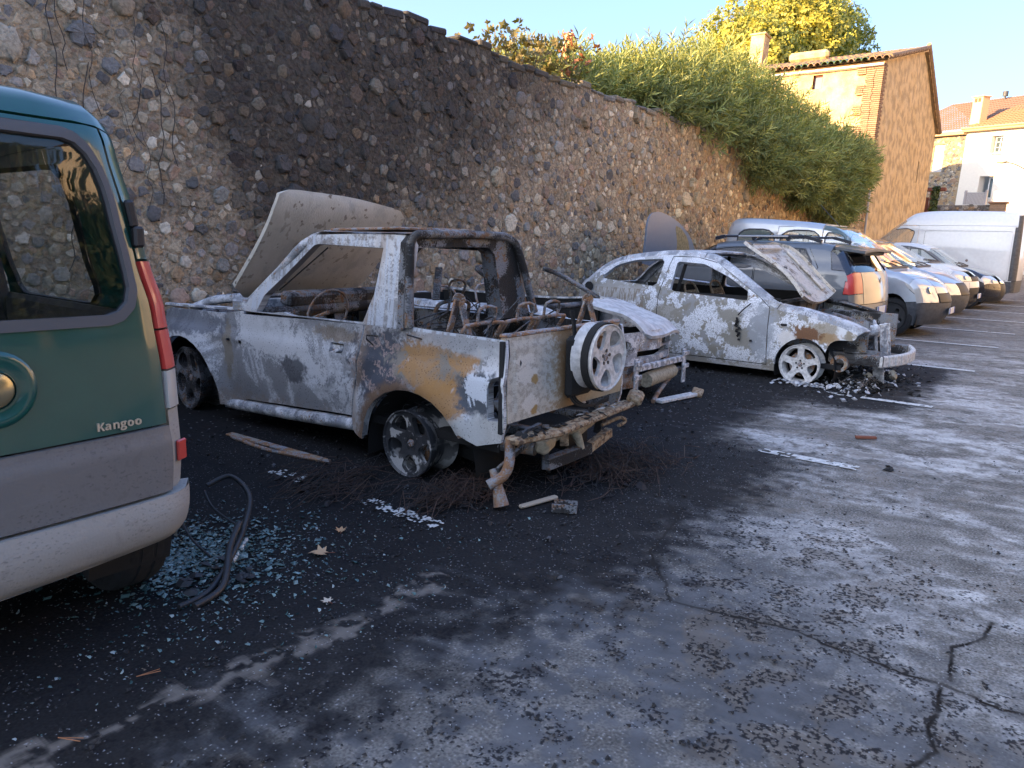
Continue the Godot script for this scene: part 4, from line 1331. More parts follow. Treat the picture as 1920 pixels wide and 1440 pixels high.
# ------------------------------------------------------------------ buildings
func barn() -> void:
	var rng := RandomNumberGenerator.new()
	rng.seed = 8
	var o := thing("barn", "tall ochre rendered barn with brick corner at the end of the stone wall", "building", Vector3(27.15, 0, -6.72))
	o.rotation.z = -0.118
	var W := 9.75
	var D := 9.5
	var pk := Vector2(5.55, 9.5)
	var ev := 7.45
	var rough := func(a: float, b: float) -> float: return 0.05 * (nz(1, int(a * 40), int(b * 40) + 70) - 0.5) + 0.018 * (nz(2, int(a * 24), int(b * 24)) - 0.5)
	var slit := rect(7.2, 4.9, 7.42, 5.75)
	var gable := poly([0, -0.3, W, -0.3, W, ev, pk.x, pk.y, 0, ev])
	var f := func(p: Vector2) -> Vector3: return Vector3(p.x, p.y, rough.call(p.x, p.y))
	var g := G.new()
	g.panel(f, [gable], [slit], Vector2(0.2, 0.2), Vector3(0, 0, 1))
	g.rim(f, slit, 0.35, Vector3(0, 0, 1))
	var fe := func(p: Vector2) -> Vector3: return Vector3(-(rough.call(p.x + 20, p.y) as float) * 1.6, p.y, p.x)
	var win := rect(-2.25, 6.72, -1.93, 7.2)
	g.panel(fe, [rect(-D, -0.3, 0, ev)], [win], Vector2(0.2, 0.2), Vector3(-1, 0, 0))
	g.rim(fe, win, 0.2, Vector3(-1, 0, 0))
	g.quad(Vector3(W, -0.3, 0), Vector3(W, -0.3, -D), Vector3(W, ev, -D), Vector3(W, ev, 0), Vector3(1, 0, 0))
	g.quad(Vector3(0, -0.3, -D), Vector3(W, -0.3, -D), Vector3(W, ev, -D), Vector3(0, ev, -D), Vector3(0, 0, -1))
	g.flat(Vector3(0, ev, -D), Vector3(W, ev, -D), Vector3(pk.x, pk.y, -D), Vector3(0, 0, -1))
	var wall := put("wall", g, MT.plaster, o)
	var wf := G.new()
	for e in [[-2.23, 6.96, 0.03, 0.46], [-1.95, 6.96, 0.03, 0.46], [-2.09, 6.74, 0.28, 0.03], [-2.09, 7.18, 0.28, 0.03]]:
		wf.box(Vector3(0.12, e[1], e[0]), Vector3(0.05, e[3], e[2]))
	var wn := put("window", wf, MT.wood_red, o)
	var pane := G.new()
	pane.box(Vector3(0.14, 6.96, -2.09), Vector3(0.02, 0.42, 0.26))
	put("pane", pane, MT.paint_navy, wn)
	var sl := G.new()
	sl.box(Vector3(7.31, 5.32, -0.24), Vector3(0.26, 0.9, 0.03))
	put("slit_shutter", sl, MT.wood_red, o)
	# brick quoins, toothed into the render
	var bm := mat("brick", Color.WHITE, 0.9)
	bm.vertex_color_use_as_albedo = true
	tri_tex(bm, TX.grime, 2.0, true)
	var q := G.new()
	var y := 4.1
	var k := 0
	while y < 7.36:
		var w := 0.36 if (k / 5) % 2 == 0 else 0.66
		w += rng.randf_range(-0.03, 0.03)
		var z := 0.02
		while z > -w:
			var l := rng.randf_range(0.24, 0.3)
			var t := rng.randf_range(0.8, 1.15)
			q.col = Color(0.33 * t, 0.21 * t, 0.13 * t)
			q.box(Vector3(-0.03, y, z - l / 2), Vector3(0.12, 0.052, l - 0.012), Basis(), 0.006)
			z -= l
		q.col = Color(0.33, 0.205, 0.125) * rng.randf_range(0.8, 1.1)
		q.box(Vector3(0.06 + (0.07 if k % 2 else 0.0), y, 0.0), Vector3(0.16 + (0.14 if k % 2 else 0.0), 0.052, 0.09), Basis(), 0.006)
		y += 0.066
		k += 1
	put("quoin_bricks", q, bm, o).set_meta("kind", "stuff")
	# roof: boards, then barrel tiles laid in rows; the ends along the eave are single pieces
	var rf := G.new()
	var e0 := Vector3(-0.18, ev - 0.02, 0)
	var r0 := Vector3(pk.x, pk.y + 0.06, 0)
	rf.quad(e0 + Vector3(0, 0, 0.12), r0 + Vector3(0, 0, 0.12), r0 + Vector3(0, 0, -D - 0.1), e0 + Vector3(0, 0, -D - 0.1), Vector3(-0.3, 1, 0))
	var e1 := Vector3(W + 0.15, ev - 0.02, 0)
	rf.quad(e1 + Vector3(0, 0, 0.12), r0 + Vector3(0, 0, 0.12), r0 + Vector3(0, 0, -D - 0.1), e1 + Vector3(0, 0, -D - 0.1), Vector3(0.3, 1, 0))
	rf.quad(e0 + Vector3(0, -0.08, 0.12), r0 + Vector3(0, -0.08, 0.12), r0 + Vector3(0, 0, 0.12), e0 + Vector3(0, 0, 0.12), Vector3(0, 0, 1))
	rf.quad(e1 + Vector3(0, -0.08, 0.12), r0 + Vector3(0, -0.08, 0.12), r0 + Vector3(0, 0, 0.12), e1 + Vector3(0, 0, 0.12), Vector3(0, 0, 1))
	var tm := mat("tile", Color.WHITE, 0.9)
	tm.vertex_color_use_as_albedo = true
	tri_tex(tm, TX.grime, 1.6, true)
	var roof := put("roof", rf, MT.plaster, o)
	var tl := G.new()
	tl.col = Color.WHITE
	tl.lathe([Vector2(0.105, 0.0), Vector2(0.085, 0.44)], 8, Transform3D(Basis(Vector3(0, 0, 1), Vector3(1, 0, 0), Vector3(0, 1, 0)), Vector3.ZERO), 0.0, PI)
	tl.lathe([Vector2(0.088, 0.0), Vector2(0.105, 0.0)], 8, Transform3D(Basis(Vector3(0, 0, 1), Vector3(1, 0, 0), Vector3(0, 1, 0)), Vector3.ZERO), 0.0, PI)
	var tmesh := tl.mesh()
	var dir := (r0 - e0).normalized()
	var up := Vector3(0, 0, 1).cross(dir).normalized()
	var sl2 := e0.distance_to(r0)
	var xs := []
	var cs := []
	var z := 0.08
	var n := 0
	while z > -D:
		var s := 0.0
		var row := 0
		while s < sl2 - 0.2:
			var b := Basis(dir, up, dir.cross(up)) * Basis.from_euler(Vector3(rng.randf_range(-0.05, 0.05), rng.randf_range(-0.04, 0.04), rng.randf_range(-0.03, 0.05)))
			var p := e0 + dir * (s - 0.1) + up * (0.03 + 0.012 * (row % 2)) + Vector3(0, 0, z + rng.randf_range(-0.012, 0.012))
			var c := Vector3(0.33, 0.215, 0.125).lerp(Vector3(0.22, 0.155, 0.105), rng.randf()) * rng.randf_range(0.8, 1.2)
			if row == 0:
				var t := MeshInstance3D.new()
				t.name = "roof_tile"
				t.mesh = tmesh
				var green := z < -0.5 and z > -2.9 and rng.randf() < 0.6
				var key := "tile_green" if green else "tile_%d" % (n % 3)
				var mm := mat(key, lin(0.07, 0.12, 0.05) if green else lin(c.x, c.y, c.z), 0.35 if green else 0.9)
				t.material_override = mm
				t.transform = Transform3D(b, p)
				roof.add_child(t, true)
			else:
				xs.append(Transform3D(b, p)); cs.append(Color(c.x, c.y, c.z))
			s += 0.36
			row += 1
		z -= 0.215
		n += 1
	copies("tile_rows", tmesh, tm, xs, cs, roof).set_meta("kind", "stuff")
	var vg := G.new()
	for i in 15:
		var p := e0 + dir * (0.2 + 0.38 * i) + up * 0.05
		vg.col = Color(0.3, 0.2, 0.12) * rng.randf_range(0.8, 1.15)
		vg.tube([p + Vector3(0, 0, 0.13), p + dir * 0.42 + up * 0.02 + Vector3(0, 0, 0.13)], [0.095, 0.08], 8)
	var dr := (e1 - r0).normalized()
	for i in 13:
		var p := e1 - dr * (0.42 + 0.38 * i) + Vector3(0, 0.06, 0.13)
		vg.col = Color(0.3, 0.2, 0.12) * rng.randf_range(0.8, 1.15)
		vg.tube([p + dr * 0.42, p + Vector3(0, 0.03, 0)], [0.095, 0.08], 8)
	put("verge_tiles", vg, tm, roof)
	var ea := G.new()
	ea.box(Vector3(-0.1, ev - 0.16, -D / 2), Vector3(0.2, 0.055, D), Basis(), 0.01)
	put("eave_course", ea, tm, o)
	var ch := G.new()
	ch.box(Vector3(3.1, 9.2, -5.55), Vector3(0.6, 1.5, 0.55), Basis(), 0.02)
	ch.box(Vector3(3.1, 9.98, -5.55), Vector3(0.7, 0.07, 0.65), Basis(), 0.01)
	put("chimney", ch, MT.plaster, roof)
	var mo := G.new()
	mo.box(Vector3(3.3, 9.05, -3.6), Vector3(0.35, 0.35, 1.5), Basis.from_euler(Vector3(0, 0, 0.33)), 0.1)
	put("ridge_mortar", mo, MT.plaster, roof)
	# thin downpipe where the stone wall meets the barn
	var dp := G.new()
	dp.tube([Vector3(26.75, 0, -6.5), Vector3(26.95, 3.2, -6.5)], 0.035, 8)
	tag(put("downpipe", dp, mat("zinc", lin(0.4, 0.38, 0.34), 0.6)), "pale thin downpipe standing where the stone wall meets the barn", "pipe")
	# a stone post behind the wall
	var post := thing("stone_post", "tan stone post with a notched top standing behind the wall among the oleander", "post", Vector3(11.5, 0, -7.9))
	var pg := G.new()
	pg.box(Vector3(0, 2.35, 0), Vector3(0.17, 4.7, 0.17), Basis(), 0.02)
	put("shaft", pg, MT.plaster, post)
	var pt := G.new()
	pt.prism(poly([-0.02, 4.7, 0.085, 4.7, 0.085, 4.86, 0.03, 4.9, -0.02, 4.86]), 0.16, Transform3D(Basis(), Vector3(0, 0, -0.08)))
	put("cap", pt, MT.plaster, post)

func house_window(o: Node3D, x0: float, y0: float, x1: float, y1: float, cols: int, rows: int, depth: float, frame_m: Material, called := "window") -> void:
	var g := G.new()
	var z := -depth
	var t := 0.06
	g.box(Vector3((x0 + x1) / 2, y0 + t / 2, z), Vector3(x1 - x0, t, 0.06))
	g.box(Vector3((x0 + x1) / 2, y1 - t / 2, z), Vector3(x1 - x0, t, 0.06))
	g.box(Vector3(x0 + t / 2, (y0 + y1) / 2, z), Vector3(t, y1 - y0 - 2 * t, 0.06))
	g.box(Vector3(x1 - t / 2, (y0 + y1) / 2, z), Vector3(t, y1 - y0 - 2 * t, 0.06))
	for i in range(1, cols): g.box(Vector3(lerpf(x0, x1, float(i) / cols), (y0 + y1) / 2, z), Vector3(0.05, y1 - y0 - 2 * t, 0.05))
	for i in range(1, rows): g.box(Vector3((x0 + x1) / 2, lerpf(y0, y1, float(i) / rows), z + 0.002), Vector3(x1 - x0 - 2 * t, 0.03, 0.04))
	var w := put(called, g, frame_m, o)
	var p := G.new()
	p.box(Vector3((x0 + x1) / 2, (y0 + y1) / 2, z - 0.03), Vector3(x1 - x0, y1 - y0, 0.012))
	put("pane", p, mat("far_glass", lin(0.05, 0.07, 0.08), 0.08), w)
func tiled_roof(called: String, x0: float, x1: float, ye: float, yr: float, zr: float, m: Material, parent: Node3D, pitch_w := 0.26) -> MeshInstance3D:
	var g := G.new()
	var n := int((x1 - x0) / pitch_w) * 5
	var rows := 14
	for i in n:
		for j in rows:
			var P := []
			for c in [[0, 0], [1, 0], [1, 1], [0, 1]]:
				var u := float(i + c[0]) / n
				var x: float = lerpf(x0, x1, u)
				var h := 0.055 * absf(sin(PI * (x - x0) / pitch_w))
				var v: float = (j + c[1]) / float(rows)
				P.append(Vector3(x, lerpf(ye, yr, v) + h - 0.02 * c[1], lerpf(0.35, zr, v)))
			var t := 0.85 + 0.3 * nz(3, i / 5 * 37, j * 53)
			g.col = Color(t, t, t)
			g.quad(P[0], P[1], P[2], P[3], Vector3(0, 1, 0.3))
	g.col = Color.WHITE
	g.quad(Vector3(x0, ye, 0.35), Vector3(x1, ye, 0.35), Vector3(x1, ye - 0.04, 0.35), Vector3(x0, ye - 0.04, 0.35), Vector3(0, 0, 1))
	g.quad(Vector3(x0, yr, zr), Vector3(x1, yr, zr), Vector3(x1, ye, zr * 2), Vector3(x0, ye, zr * 2), Vector3(0, 1, -0.3))
	return put(called, g, m, parent)
func far_houses() -> void:
	var ax := Vector3(-0.5789, 0, 0.8154)
	var turn := atan2(-ax.z, ax.x)
	var white := mat("render_white", lin(0.74, 0.70, 0.62), 0.9)
	tri_tex(white, TX.dust, 0.5, true)
	var rub := mat("rubble_far", Color.WHITE, 0.95)
	rub.vertex_color_use_as_albedo = true
	tri_tex(rub, TX.grime, 1.0, true, "med", 0.8)
	var o := thing("white_house", "white rendered house with a balcony door, at the right edge", "house", Vector3(59.3, 0, -9.02), turn)
	o.rotate_object_local(Vector3(0, 0, 1), -0.05)
	var f := func(p: Vector2) -> Vector3: return Vector3(p.x, p.y, 0)
	var w1 := rect(1.94, 7.55, 2.78, 8.6)
	var dr := rect(1.55, 4.75, 2.6, 6.15)
	var g := G.new()
	g.panel(f, [rect(0, -0.5, 10, 9.15)], [w1, dr], Vector2(1, 1), Vector3(0, 0, 1))
	g.rim(f, w1, 0.32, Vector3(0, 0, 1), 0.5); g.rim(f, dr, 0.45, Vector3(0, 0, 1), 0.5)
	g.box(Vector3(10.05, 4.3, -5), Vector3(0.1, 9.7, 10))
	g.box(Vector3(0.06, 4.3, -5.1), Vector3(0.1, 9.7, 9.8))
	put("wall", g, white, o)
	house_window(o, 2.02, 7.58, 2.75, 8.57, 2, 3, 0.3, MT.paint_white)
	house_window(o, 1.95, 4.78, 2.58, 6.1, 1, 1, 0.42, MT.paint_white, "balcony_door")
	var sill := G.new()
	sill.box(Vector3(2.36, 7.5, 0.06), Vector3(1.05, 0.07, 0.2), Basis(), 0.01)
	put("sill", sill, white, o)
	var bal := G.new()
	bal.box(Vector3(1.9, 4.3, 0.25), Vector3(1.75, 0.1, 0.5))
	var balc := put("balcony", bal, white, o)
	var iron := mat("rail_grey", lin(0.3, 0.28, 0.28), 0.7)
	var rl := G.new()
	rl.box(Vector3(1.9, 5.1, 0.47), Vector3(1.75, 0.05, 0.04))
	rl.box(Vector3(1.12, 4.78, 0.44), Vector3(0.16, 0.95, 0.08), Basis(), 0.01)
	rl.box(Vector3(2.68, 4.78, 0.44), Vector3(0.16, 0.95, 0.08), Basis(), 0.01)
	put("rail", rl, iron, balc)
	for i in 13:
		var s := G.new()
		s.box(Vector3(1.28 + 0.105 * i, 4.72, 0.47), Vector3(0.075, 0.72, 0.02))
		put("slat", s, iron, balc)
	var gut := G.new()
	gut.box(Vector3(5, 9.06, 0.2), Vector3(10.2, 0.22, 0.4), Basis(), 0.03)
	gut.tube([Vector3(-0.1, 9.16, 0.42), Vector3(10.2, 9.16, 0.42)], 0.07, 8)
	put("eave", gut, mat("eave_tan", lin(0.36, 0.27, 0.16), 0.9), o)
	var orange := mat("roof_orange", lin(0.36, 0.18, 0.085), 0.85)
	orange.vertex_color_use_as_albedo = true
	tiled_roof("roof", 0.25, 10.2, 9.22, 11.5, -5.0, orange, o)
	var ch := G.new()
	ch.box(Vector3(0.15, 10.3, -0.55), Vector3(0.75, 1.7, 0.6), Basis(), 0.02)
	ch.box(Vector3(0.15, 11.17, -0.55), Vector3(0.9, 0.07, 0.75), Basis(), 0.01)
	var cream := mat("chimney_cream", lin(0.62, 0.44, 0.25), 0.9)
	put("chimney", ch, cream, o)
	var hl := G.new()
	for i in 2: hl.box(Vector3(0.02 + 0.27 * i, 10.95, -0.245), Vector3(0.2, 0.24, 0.03))
	put("chimney_vent", hl, mat("vent_dark", lin(0.16, 0.08, 0.04), 0.9), o)
	ch = G.new()
	ch.box(Vector3(3.45, 11.5, -2.4), Vector3(0.6, 2.4, 0.6), Basis(), 0.02)
	ch.box(Vector3(3.45, 12.75, -2.4), Vector3(0.75, 0.14, 0.75), Basis(), 0.03)
	put("chimney", ch, cream, o)
	# the neighbour of bare stone to its left
	var s := thing("stone_house", "bare rubble stone house under a brown tile roof between barn and white house", "house", Vector3(59.3, 0, -9.02), turn)
	s.rotate_object_local(Vector3(0, 0, 1), -0.05)
	var rng := RandomNumberGenerator.new()
	rng.seed = 31
	var sw := rect(-2.5, 6.5, -1.62, 8.3)
	var sg := G.new()
	sg.col = Color(0.36, 0.28, 0.18)
	sg.panel(f, [rect(-7, -0.5, -0.02, 8.85)], [sw], Vector2(0.5, 0.5), Vector3(0, 0, 1))
	sg.rim(f, sw, 0.12, Vector3(0, 0, 1), 0.5)
	sg.box(Vector3(-7.0, 4.2, -5), Vector3(0.1, 9.4, 9.8))
	put("wall", sg, rub, s)
	var rs := G.new()
	for i in 900:
		var p := Vector2(rng.randf_range(-3.4, -0.15), rng.randf_range(2.6, 8.7))
		if Geometry2D.is_point_in_polygon(p, grown(sw, 0.12)): continue
		var r := rng.randf_range(0.05, 0.16)
		var q := PackedVector2Array()
		for k in 7: q.push_back(p + Vector2(cos(TAU * k / 7) * r * 1.35, sin(TAU * k / 7) * r) * rng.randf_range(0.75, 1.1))
		var c: Vector3 = STONES[rng.randi() % 8] * rng.randf_range(0.8, 1.2)
		rs.col = Color(c.x, c.y, c.z)
		stone(rs, q, 0.0, r, rng, 0.25)
	put("facing_stones", rs, rub, s).set_meta("kind", "stuff")
	var sh := G.new()
	sh.box(Vector3(-2.06, 7.38, -0.06), Vector3(0.84, 1.76, 0.05))
	for i in 4: sh.box(Vector3(-2.35 + 0.2 * i, 7.38, -0.03), Vector3(0.012, 1.7, 0.012))
	put("shutter", sh, mat("shutter_grey", lin(0.42, 0.43, 0.45), 0.7), s)
	var eg := G.new()
	eg.box(Vector3(-3.45, 8.93, 0.18), Vector3(7.0, 0.24, 0.4), Basis(), 0.03)
	put("eave", eg, MT.eave_tan, s)
	var brown := mat("roof_brown", lin(0.23, 0.135, 0.09), 0.9)
	brown.vertex_color_use_as_albedo = true
	var rf := tiled_roof("roof", -7.0, 2.4, 9.12, 11.75, -5.4, brown, s, 0.22)
	var vp := G.new()
	vp.tube([Vector3(-2.1, 11.2, -4.9), Vector3(-2.1, 11.75, -4.9)], 0.07, 8)
	vp.tube([Vector3(-2.1, 11.78, -4.9), Vector3(-2.1, 12.1, -4.9)], 0.17, 8)
	put("flue", vp, MT.plastic_dark, rf)
	# aerial
	var a := thing("roof_aerial", "thin television aerial on a mast above the brown tile roof", "aerial", s.transform * Vector3(0.75, 11.4, -5.0), turn)
	var m := G.new()
	m.tube([Vector3(0, 0, 0), Vector3(0.05, 2.6, 0)], 0.035, 6)
	put("mast", m, MT.zinc, a)
	var y := G.new()
	y.tube([Vector3(0.25, 2.5, 0), Vector3(-1.3, 2.25, 0)], 0.03, 5)
	for i in 9: y.tube([Vector3(-1.2 + 0.16 * i, 2.13 + 0.025 * i, -0.26), Vector3(-1.2 + 0.16 * i, 2.42 + 0.025 * i, 0.26)], 0.022, 4)
	y.tube([Vector3(0.25, 2.8, -0.1), Vector3(0.0, 2.2, -0.1)], 0.025, 4)
	put("antenna", y, mat("alu_bright", lin(0.7, 0.68, 0.6), 0.5), a)
	# garden wall, pillar, gate
	var gw := thing("garden_wall", "dark rubble garden wall seen over the roof of the tall white van", "wall", Vector3(42, 0, -8))
	var gg := G.new()
	gg.col = Color(0.16, 0.14, 0.12)
	gg.box(Vector3(0, 1.73, 1.2), Vector3(0.35, 3.46, 4.0), Basis(), 0.03)
	put("core", gg, rub, gw)
	var gs := G.new()
	for i in 160:
		var p := Vector2(rng.randf_range(-0.3, 3.1), rng.randf_range(2.6, 3.42))
		var r := rng.randf_range(0.05, 0.12)
		var q := PackedVector2Array()
		for k in 6: q.push_back(p + Vector2(cos(TAU * k / 6) * r * 1.3, sin(TAU * k / 6) * r) * rng.randf_range(0.75, 1.1))
		var c: Vector3 = STONES[rng.randi() % 8] * rng.randf_range(0.6, 1.0)
		gs.col = Color(c.x, c.y, c.z)
		var g3 := G.new()
		g3.col = gs.col
		stone(g3, q, 0.0, r, rng, 0.3)
		for k in g3.V.size():
			gs.V.push_back(Vector3(-0.175 - g3.V[k].z, g3.V[k].y, g3.V[k].x)); gs.N.push_back(Vector3(-g3.N[k].z, g3.N[k].y, g3.N[k].x)); gs.U.push_back(Vector2.ZERO); gs.C.push_back(g3.col)
	put("facing_stones", gs, rub, gw).set_meta("kind", "stuff")
	var pl := thing("brick_pillar", "pale brick gate pillar with a flat cap at the end of the garden wall", "pillar", Vector3(41.8, 0, -4.5))
	var pg := G.new()
	for i in 53:
		pg.col = Color(0.42, 0.3, 0.2) * rng.randf_range(0.85, 1.1)
		pg.box(Vector3(0, 0.033 + 0.066 * i, 0), Vector3(0.52, 0.058, 0.62), Basis(), 0.008)
	put("shaft", pg, MT.brick, pl)
	var pc := G.new()
	pc.col = Color(0.4, 0.25, 0.16)
	pc.box(Vector3(0, 3.55, 0), Vector3(0.64, 0.09, 0.78), Basis(), 0.02)
	put("cap", pc, MT.brick, pl)
	var gt := thing("gateway", "red-brown wooden gateway with a flat lintel beside the barn's right corner", "gate", Vector3(40.4, 0, -7.0))
	var gp := G.new()
	gp.box(Vector3(0, 2.0, 0), Vector3(0.18, 4.0, 0.2), Basis(), 0.01)
	put("post", gp, MT.wood_red, gt)
	gp = G.new()
	gp.box(Vector3(0.05, 4.1, 0.1), Vector3(0.3, 0.16, 0.85), Basis(), 0.02)
	put("lintel", gp, MT.wood_red, gt)
	gp = G.new()
	gp.box(Vector3(0.05, 1.9, -0.35), Vector3(0.06, 3.7, 0.42), Basis(), 0.01)
	put("door_leaf", gp, MT.wood_red, gt)
	var iv := thing("ivy", "ivy climbing the foot of the barn's right corner by the gateway", "ivy", Vector3(37.6, 0, -6.6))
	var lg := G.new()
	lg.col = Color.WHITE
	leaf(lg, Vector3.ZERO, Vector3(0, -0.6, 0.4).normalized(), 0.12, 0.12, Vector3.UP)
	var xs := []
	var cs := []
	for i in 1500:
		var h := rng.randf_range(1.5, 4.1)
		xs.append(Transform3D(Basis.from_euler(Vector3(rng.randf_range(-0.8, 0.8), rng.randf() * TAU, 0)), Vector3(rng.randfn() * 0.22 * (4.6 - h) * 0.5 + h * 0.12, h, rng.randf_range(0.0, 0.22))))
		var t := rng.randf_range(0.6, 1.3)
		cs.append(Color(0.07 * t, 0.10 * t, 0.03 * t))
	copies("leaves", lg.mesh(), leaf_mat("leaves"), xs, cs, iv)
	var st := G.new()
	for i in 5: st.tube([Vector3(rng.randf_range(-0.2, 0.2), 0, 0.05), Vector3(rng.randf_range(-0.1, 0.4), 2, 0.06), Vector3(0.45, 4, 0.05)], 0.02, 5)
	put("stems", st, mat("bark", lin(0.12, 0.09, 0.065), 0.9), iv)
	# street lamp reaching in from the right
	var la := thing("street_lamp", "street lamp head on a curved arm before the white house", "street lamp", Vector3(33, 0, -2.2))
	var pp := G.new()
	pp.tube([Vector3(0, 0, 0), Vector3(0, 3.9, 0)], [0.08, 0.05], 10)
	put("pole", pp, MT.plastic_dark, la)
	var arm := G.new()
	arm.tube(smooth_line([Vector3(0, 3.8, 0), Vector3(0, 4.15, -0.55), Vector3(0, 4.42, -1.0), Vector3(0, 4.5, -1.25)], 5), 0.022, 8)
	put("arm", arm, MT.plastic_dark, la)
	var hd := G.new()
	hd.lathe([Vector2(0.0, -0.06), Vector2(0.09, -0.04), Vector2(0.12, 0.0), Vector2(0.09, 0.05), Vector2(0.0, 0.07)], 14, Transform3D(Basis(Vector3(1, 0, 0), Vector3(0, 1, 0), Vector3(0, 0, 1.6)), Vector3(0, 4.52, -1.42)))
	put("lamp_head", hd, mat("lamp_cream", lin(0.5, 0.45, 0.34), 0.5), la)
# unseen houses added behind the viewer to throw warm light back into the shade
func across_the_street() -> void:
	var cream := mat("render_cream", lin(0.78, 0.66, 0.50), 0.9)
	var labels := ["long cream house with shutters on the far side of the car park, behind the viewer", "taller cream house to the right of the long one, behind the viewer"]
	var spec := [[13.5, 24.0, 9.0], [24.5, 56.0, 10.5]]
	for i in 2:
		var s: Array = spec[i]
		var o := thing("street_house", labels[i], "house", Vector3(s[0], 0, 7.8))
		var w: float = s[1] - s[0]
		var g := G.new()
		var holes := []
		var n := int(w / 3.2)
		for k in n:
			for fl in 3:
				if fl * 3.0 + 2.9 > s[2]: continue
				holes.append(rect(1.2 + 3.2 * k, 1.0 + 3.0 * fl, 2.2 + 3.2 * k, 2.5 + 3.0 * fl))
		var f := func(p: Vector2) -> Vector3: return Vector3(p.x, p.y, 0)
		g.panel(f, [rect(0, -0.2, w, s[2])], holes, Vector2(1.6, 1.6), Vector3(0, 0, -1))
		for h in holes: g.rim(f, h, 0.25, Vector3(0, 0, -1), 1.0)
		g.box(Vector3(w / 2, s[2] / 2, 8.0), Vector3(w, s[2], 0.3))
		g.box(Vector3(0.1, s[2] / 2, 4.0), Vector3(0.2, s[2], 7.6))
		g.box(Vector3(w - 0.1, s[2] / 2, 4.0), Vector3(0.2, s[2], 7.6))
		put("wall", g, cream, o)
		var r := G.new()
		r.quad(Vector3(-0.3, s[2], -0.5), Vector3(w + 0.3, s[2], -0.5), Vector3(w + 0.3, s[2] + 2, 4), Vector3(-0.3, s[2] + 2, 4), Vector3(0, 1, -0.4))
		r.quad(Vector3(-0.3, s[2], 8.5), Vector3(w + 0.3, s[2], 8.5), Vector3(w + 0.3, s[2] + 2, 4), Vector3(-0.3, s[2] + 2, 4), Vector3(0, 1, 0.4))
		put("roof", r, mat("roof_orange", lin(0.36, 0.18, 0.085), 0.85), o)
		for h: PackedVector2Array in holes:
			var p := G.new()
			p.quad(Vector3(h[0].x, h[0].y, 0.2), Vector3(h[2].x, h[0].y, 0.2), Vector3(h[2].x, h[2].y, 0.2), Vector3(h[0].x, h[2].y, 0.2), Vector3(0, 0, -1))
			put("window", p, mat("far_glass", lin(0.05, 0.07, 0.08), 0.08), o)
func house_behind() -> void:  # added out of view to cast shade on the white house
	var o := thing("back_house", "tan house standing behind the barn, mostly hidden by it", "house", Vector3(42, 0, -15.5))
	var g := G.new()
	g.box(Vector3(3.5, 4.9, -4), Vector3(7.6, 10.2, 8.5), Basis(), 0.02)
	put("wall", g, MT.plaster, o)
	var r := G.new()
	r.prism(poly([-0.7, 10.0, 7.7, 10.0, 3.5, 11.0]), 9.0, Transform3D(Basis(), Vector3(0, 0, -8.4)))
	put("roof", r, mat("roof_old", lin(0.28, 0.18, 0.11), 0.9), o)
func buildings() -> void:
	house_behind()
	barn()
	far_houses()
	across_the_street()

# ------------------------------------------------------------------ parked cars that did not burn
func mirror(root: Node3D, at: Vector3, m: Material) -> void:
	var g := G.new()
	g.box(at, Vector3(0.16, 0.13, 0.09), Basis(), 0.035)
	g.tube([at + Vector3(-signf(at.x) * 0.05, -0.04, 0), at + Vector3(-signf(at.x) * 0.18, -0.06, 0.03)], 0.018, 6)
	put("mirror", g, m, root)
func wipers(root: Node3D, b: Body, t: float) -> void:
	var g := G.new()
	for e in [[-0.62, -0.05], [0.02, 0.6]]:
		var a := b.top(Vector2(t - 0.02, e[0]), 0.02)
		var c := b.top(Vector2(t + 0.12, e[1]), 0.022)
		g.tube([a, a.lerp(c, 0.5) + Vector3(0, 0.01, 0), c], 0.012, 5)
	g.tube([b.top(Vector2(t - 0.03, -0.85), 0.008), b.top(Vector2(t - 0.03, 0, ), 0.008), b.top(Vector2(t - 0.03, 0.85), 0.008)], 0.02, 5)
	put("wipers", g, MT.plastic_black, root)
func plate_at(root: Node3D, at: Vector3, w := 0.46, back := 1.0) -> void:
	var g := G.new()
	g.box(at, Vector3(w, 0.1, 0.012), Basis(), 0.004)
	put("number_plate", g, MT.plate, root)
	var s := G.new()
	for e in [-1.0, 1.0]: s.box(at + Vector3(e * (w / 2 - 0.02), 0, 0.008 * back), Vector3(0.035, 0.095, 0.006))
	put("plate_band", s, mat("plate_blue", lin(0.02, 0.05, 0.3), 0.4), root)

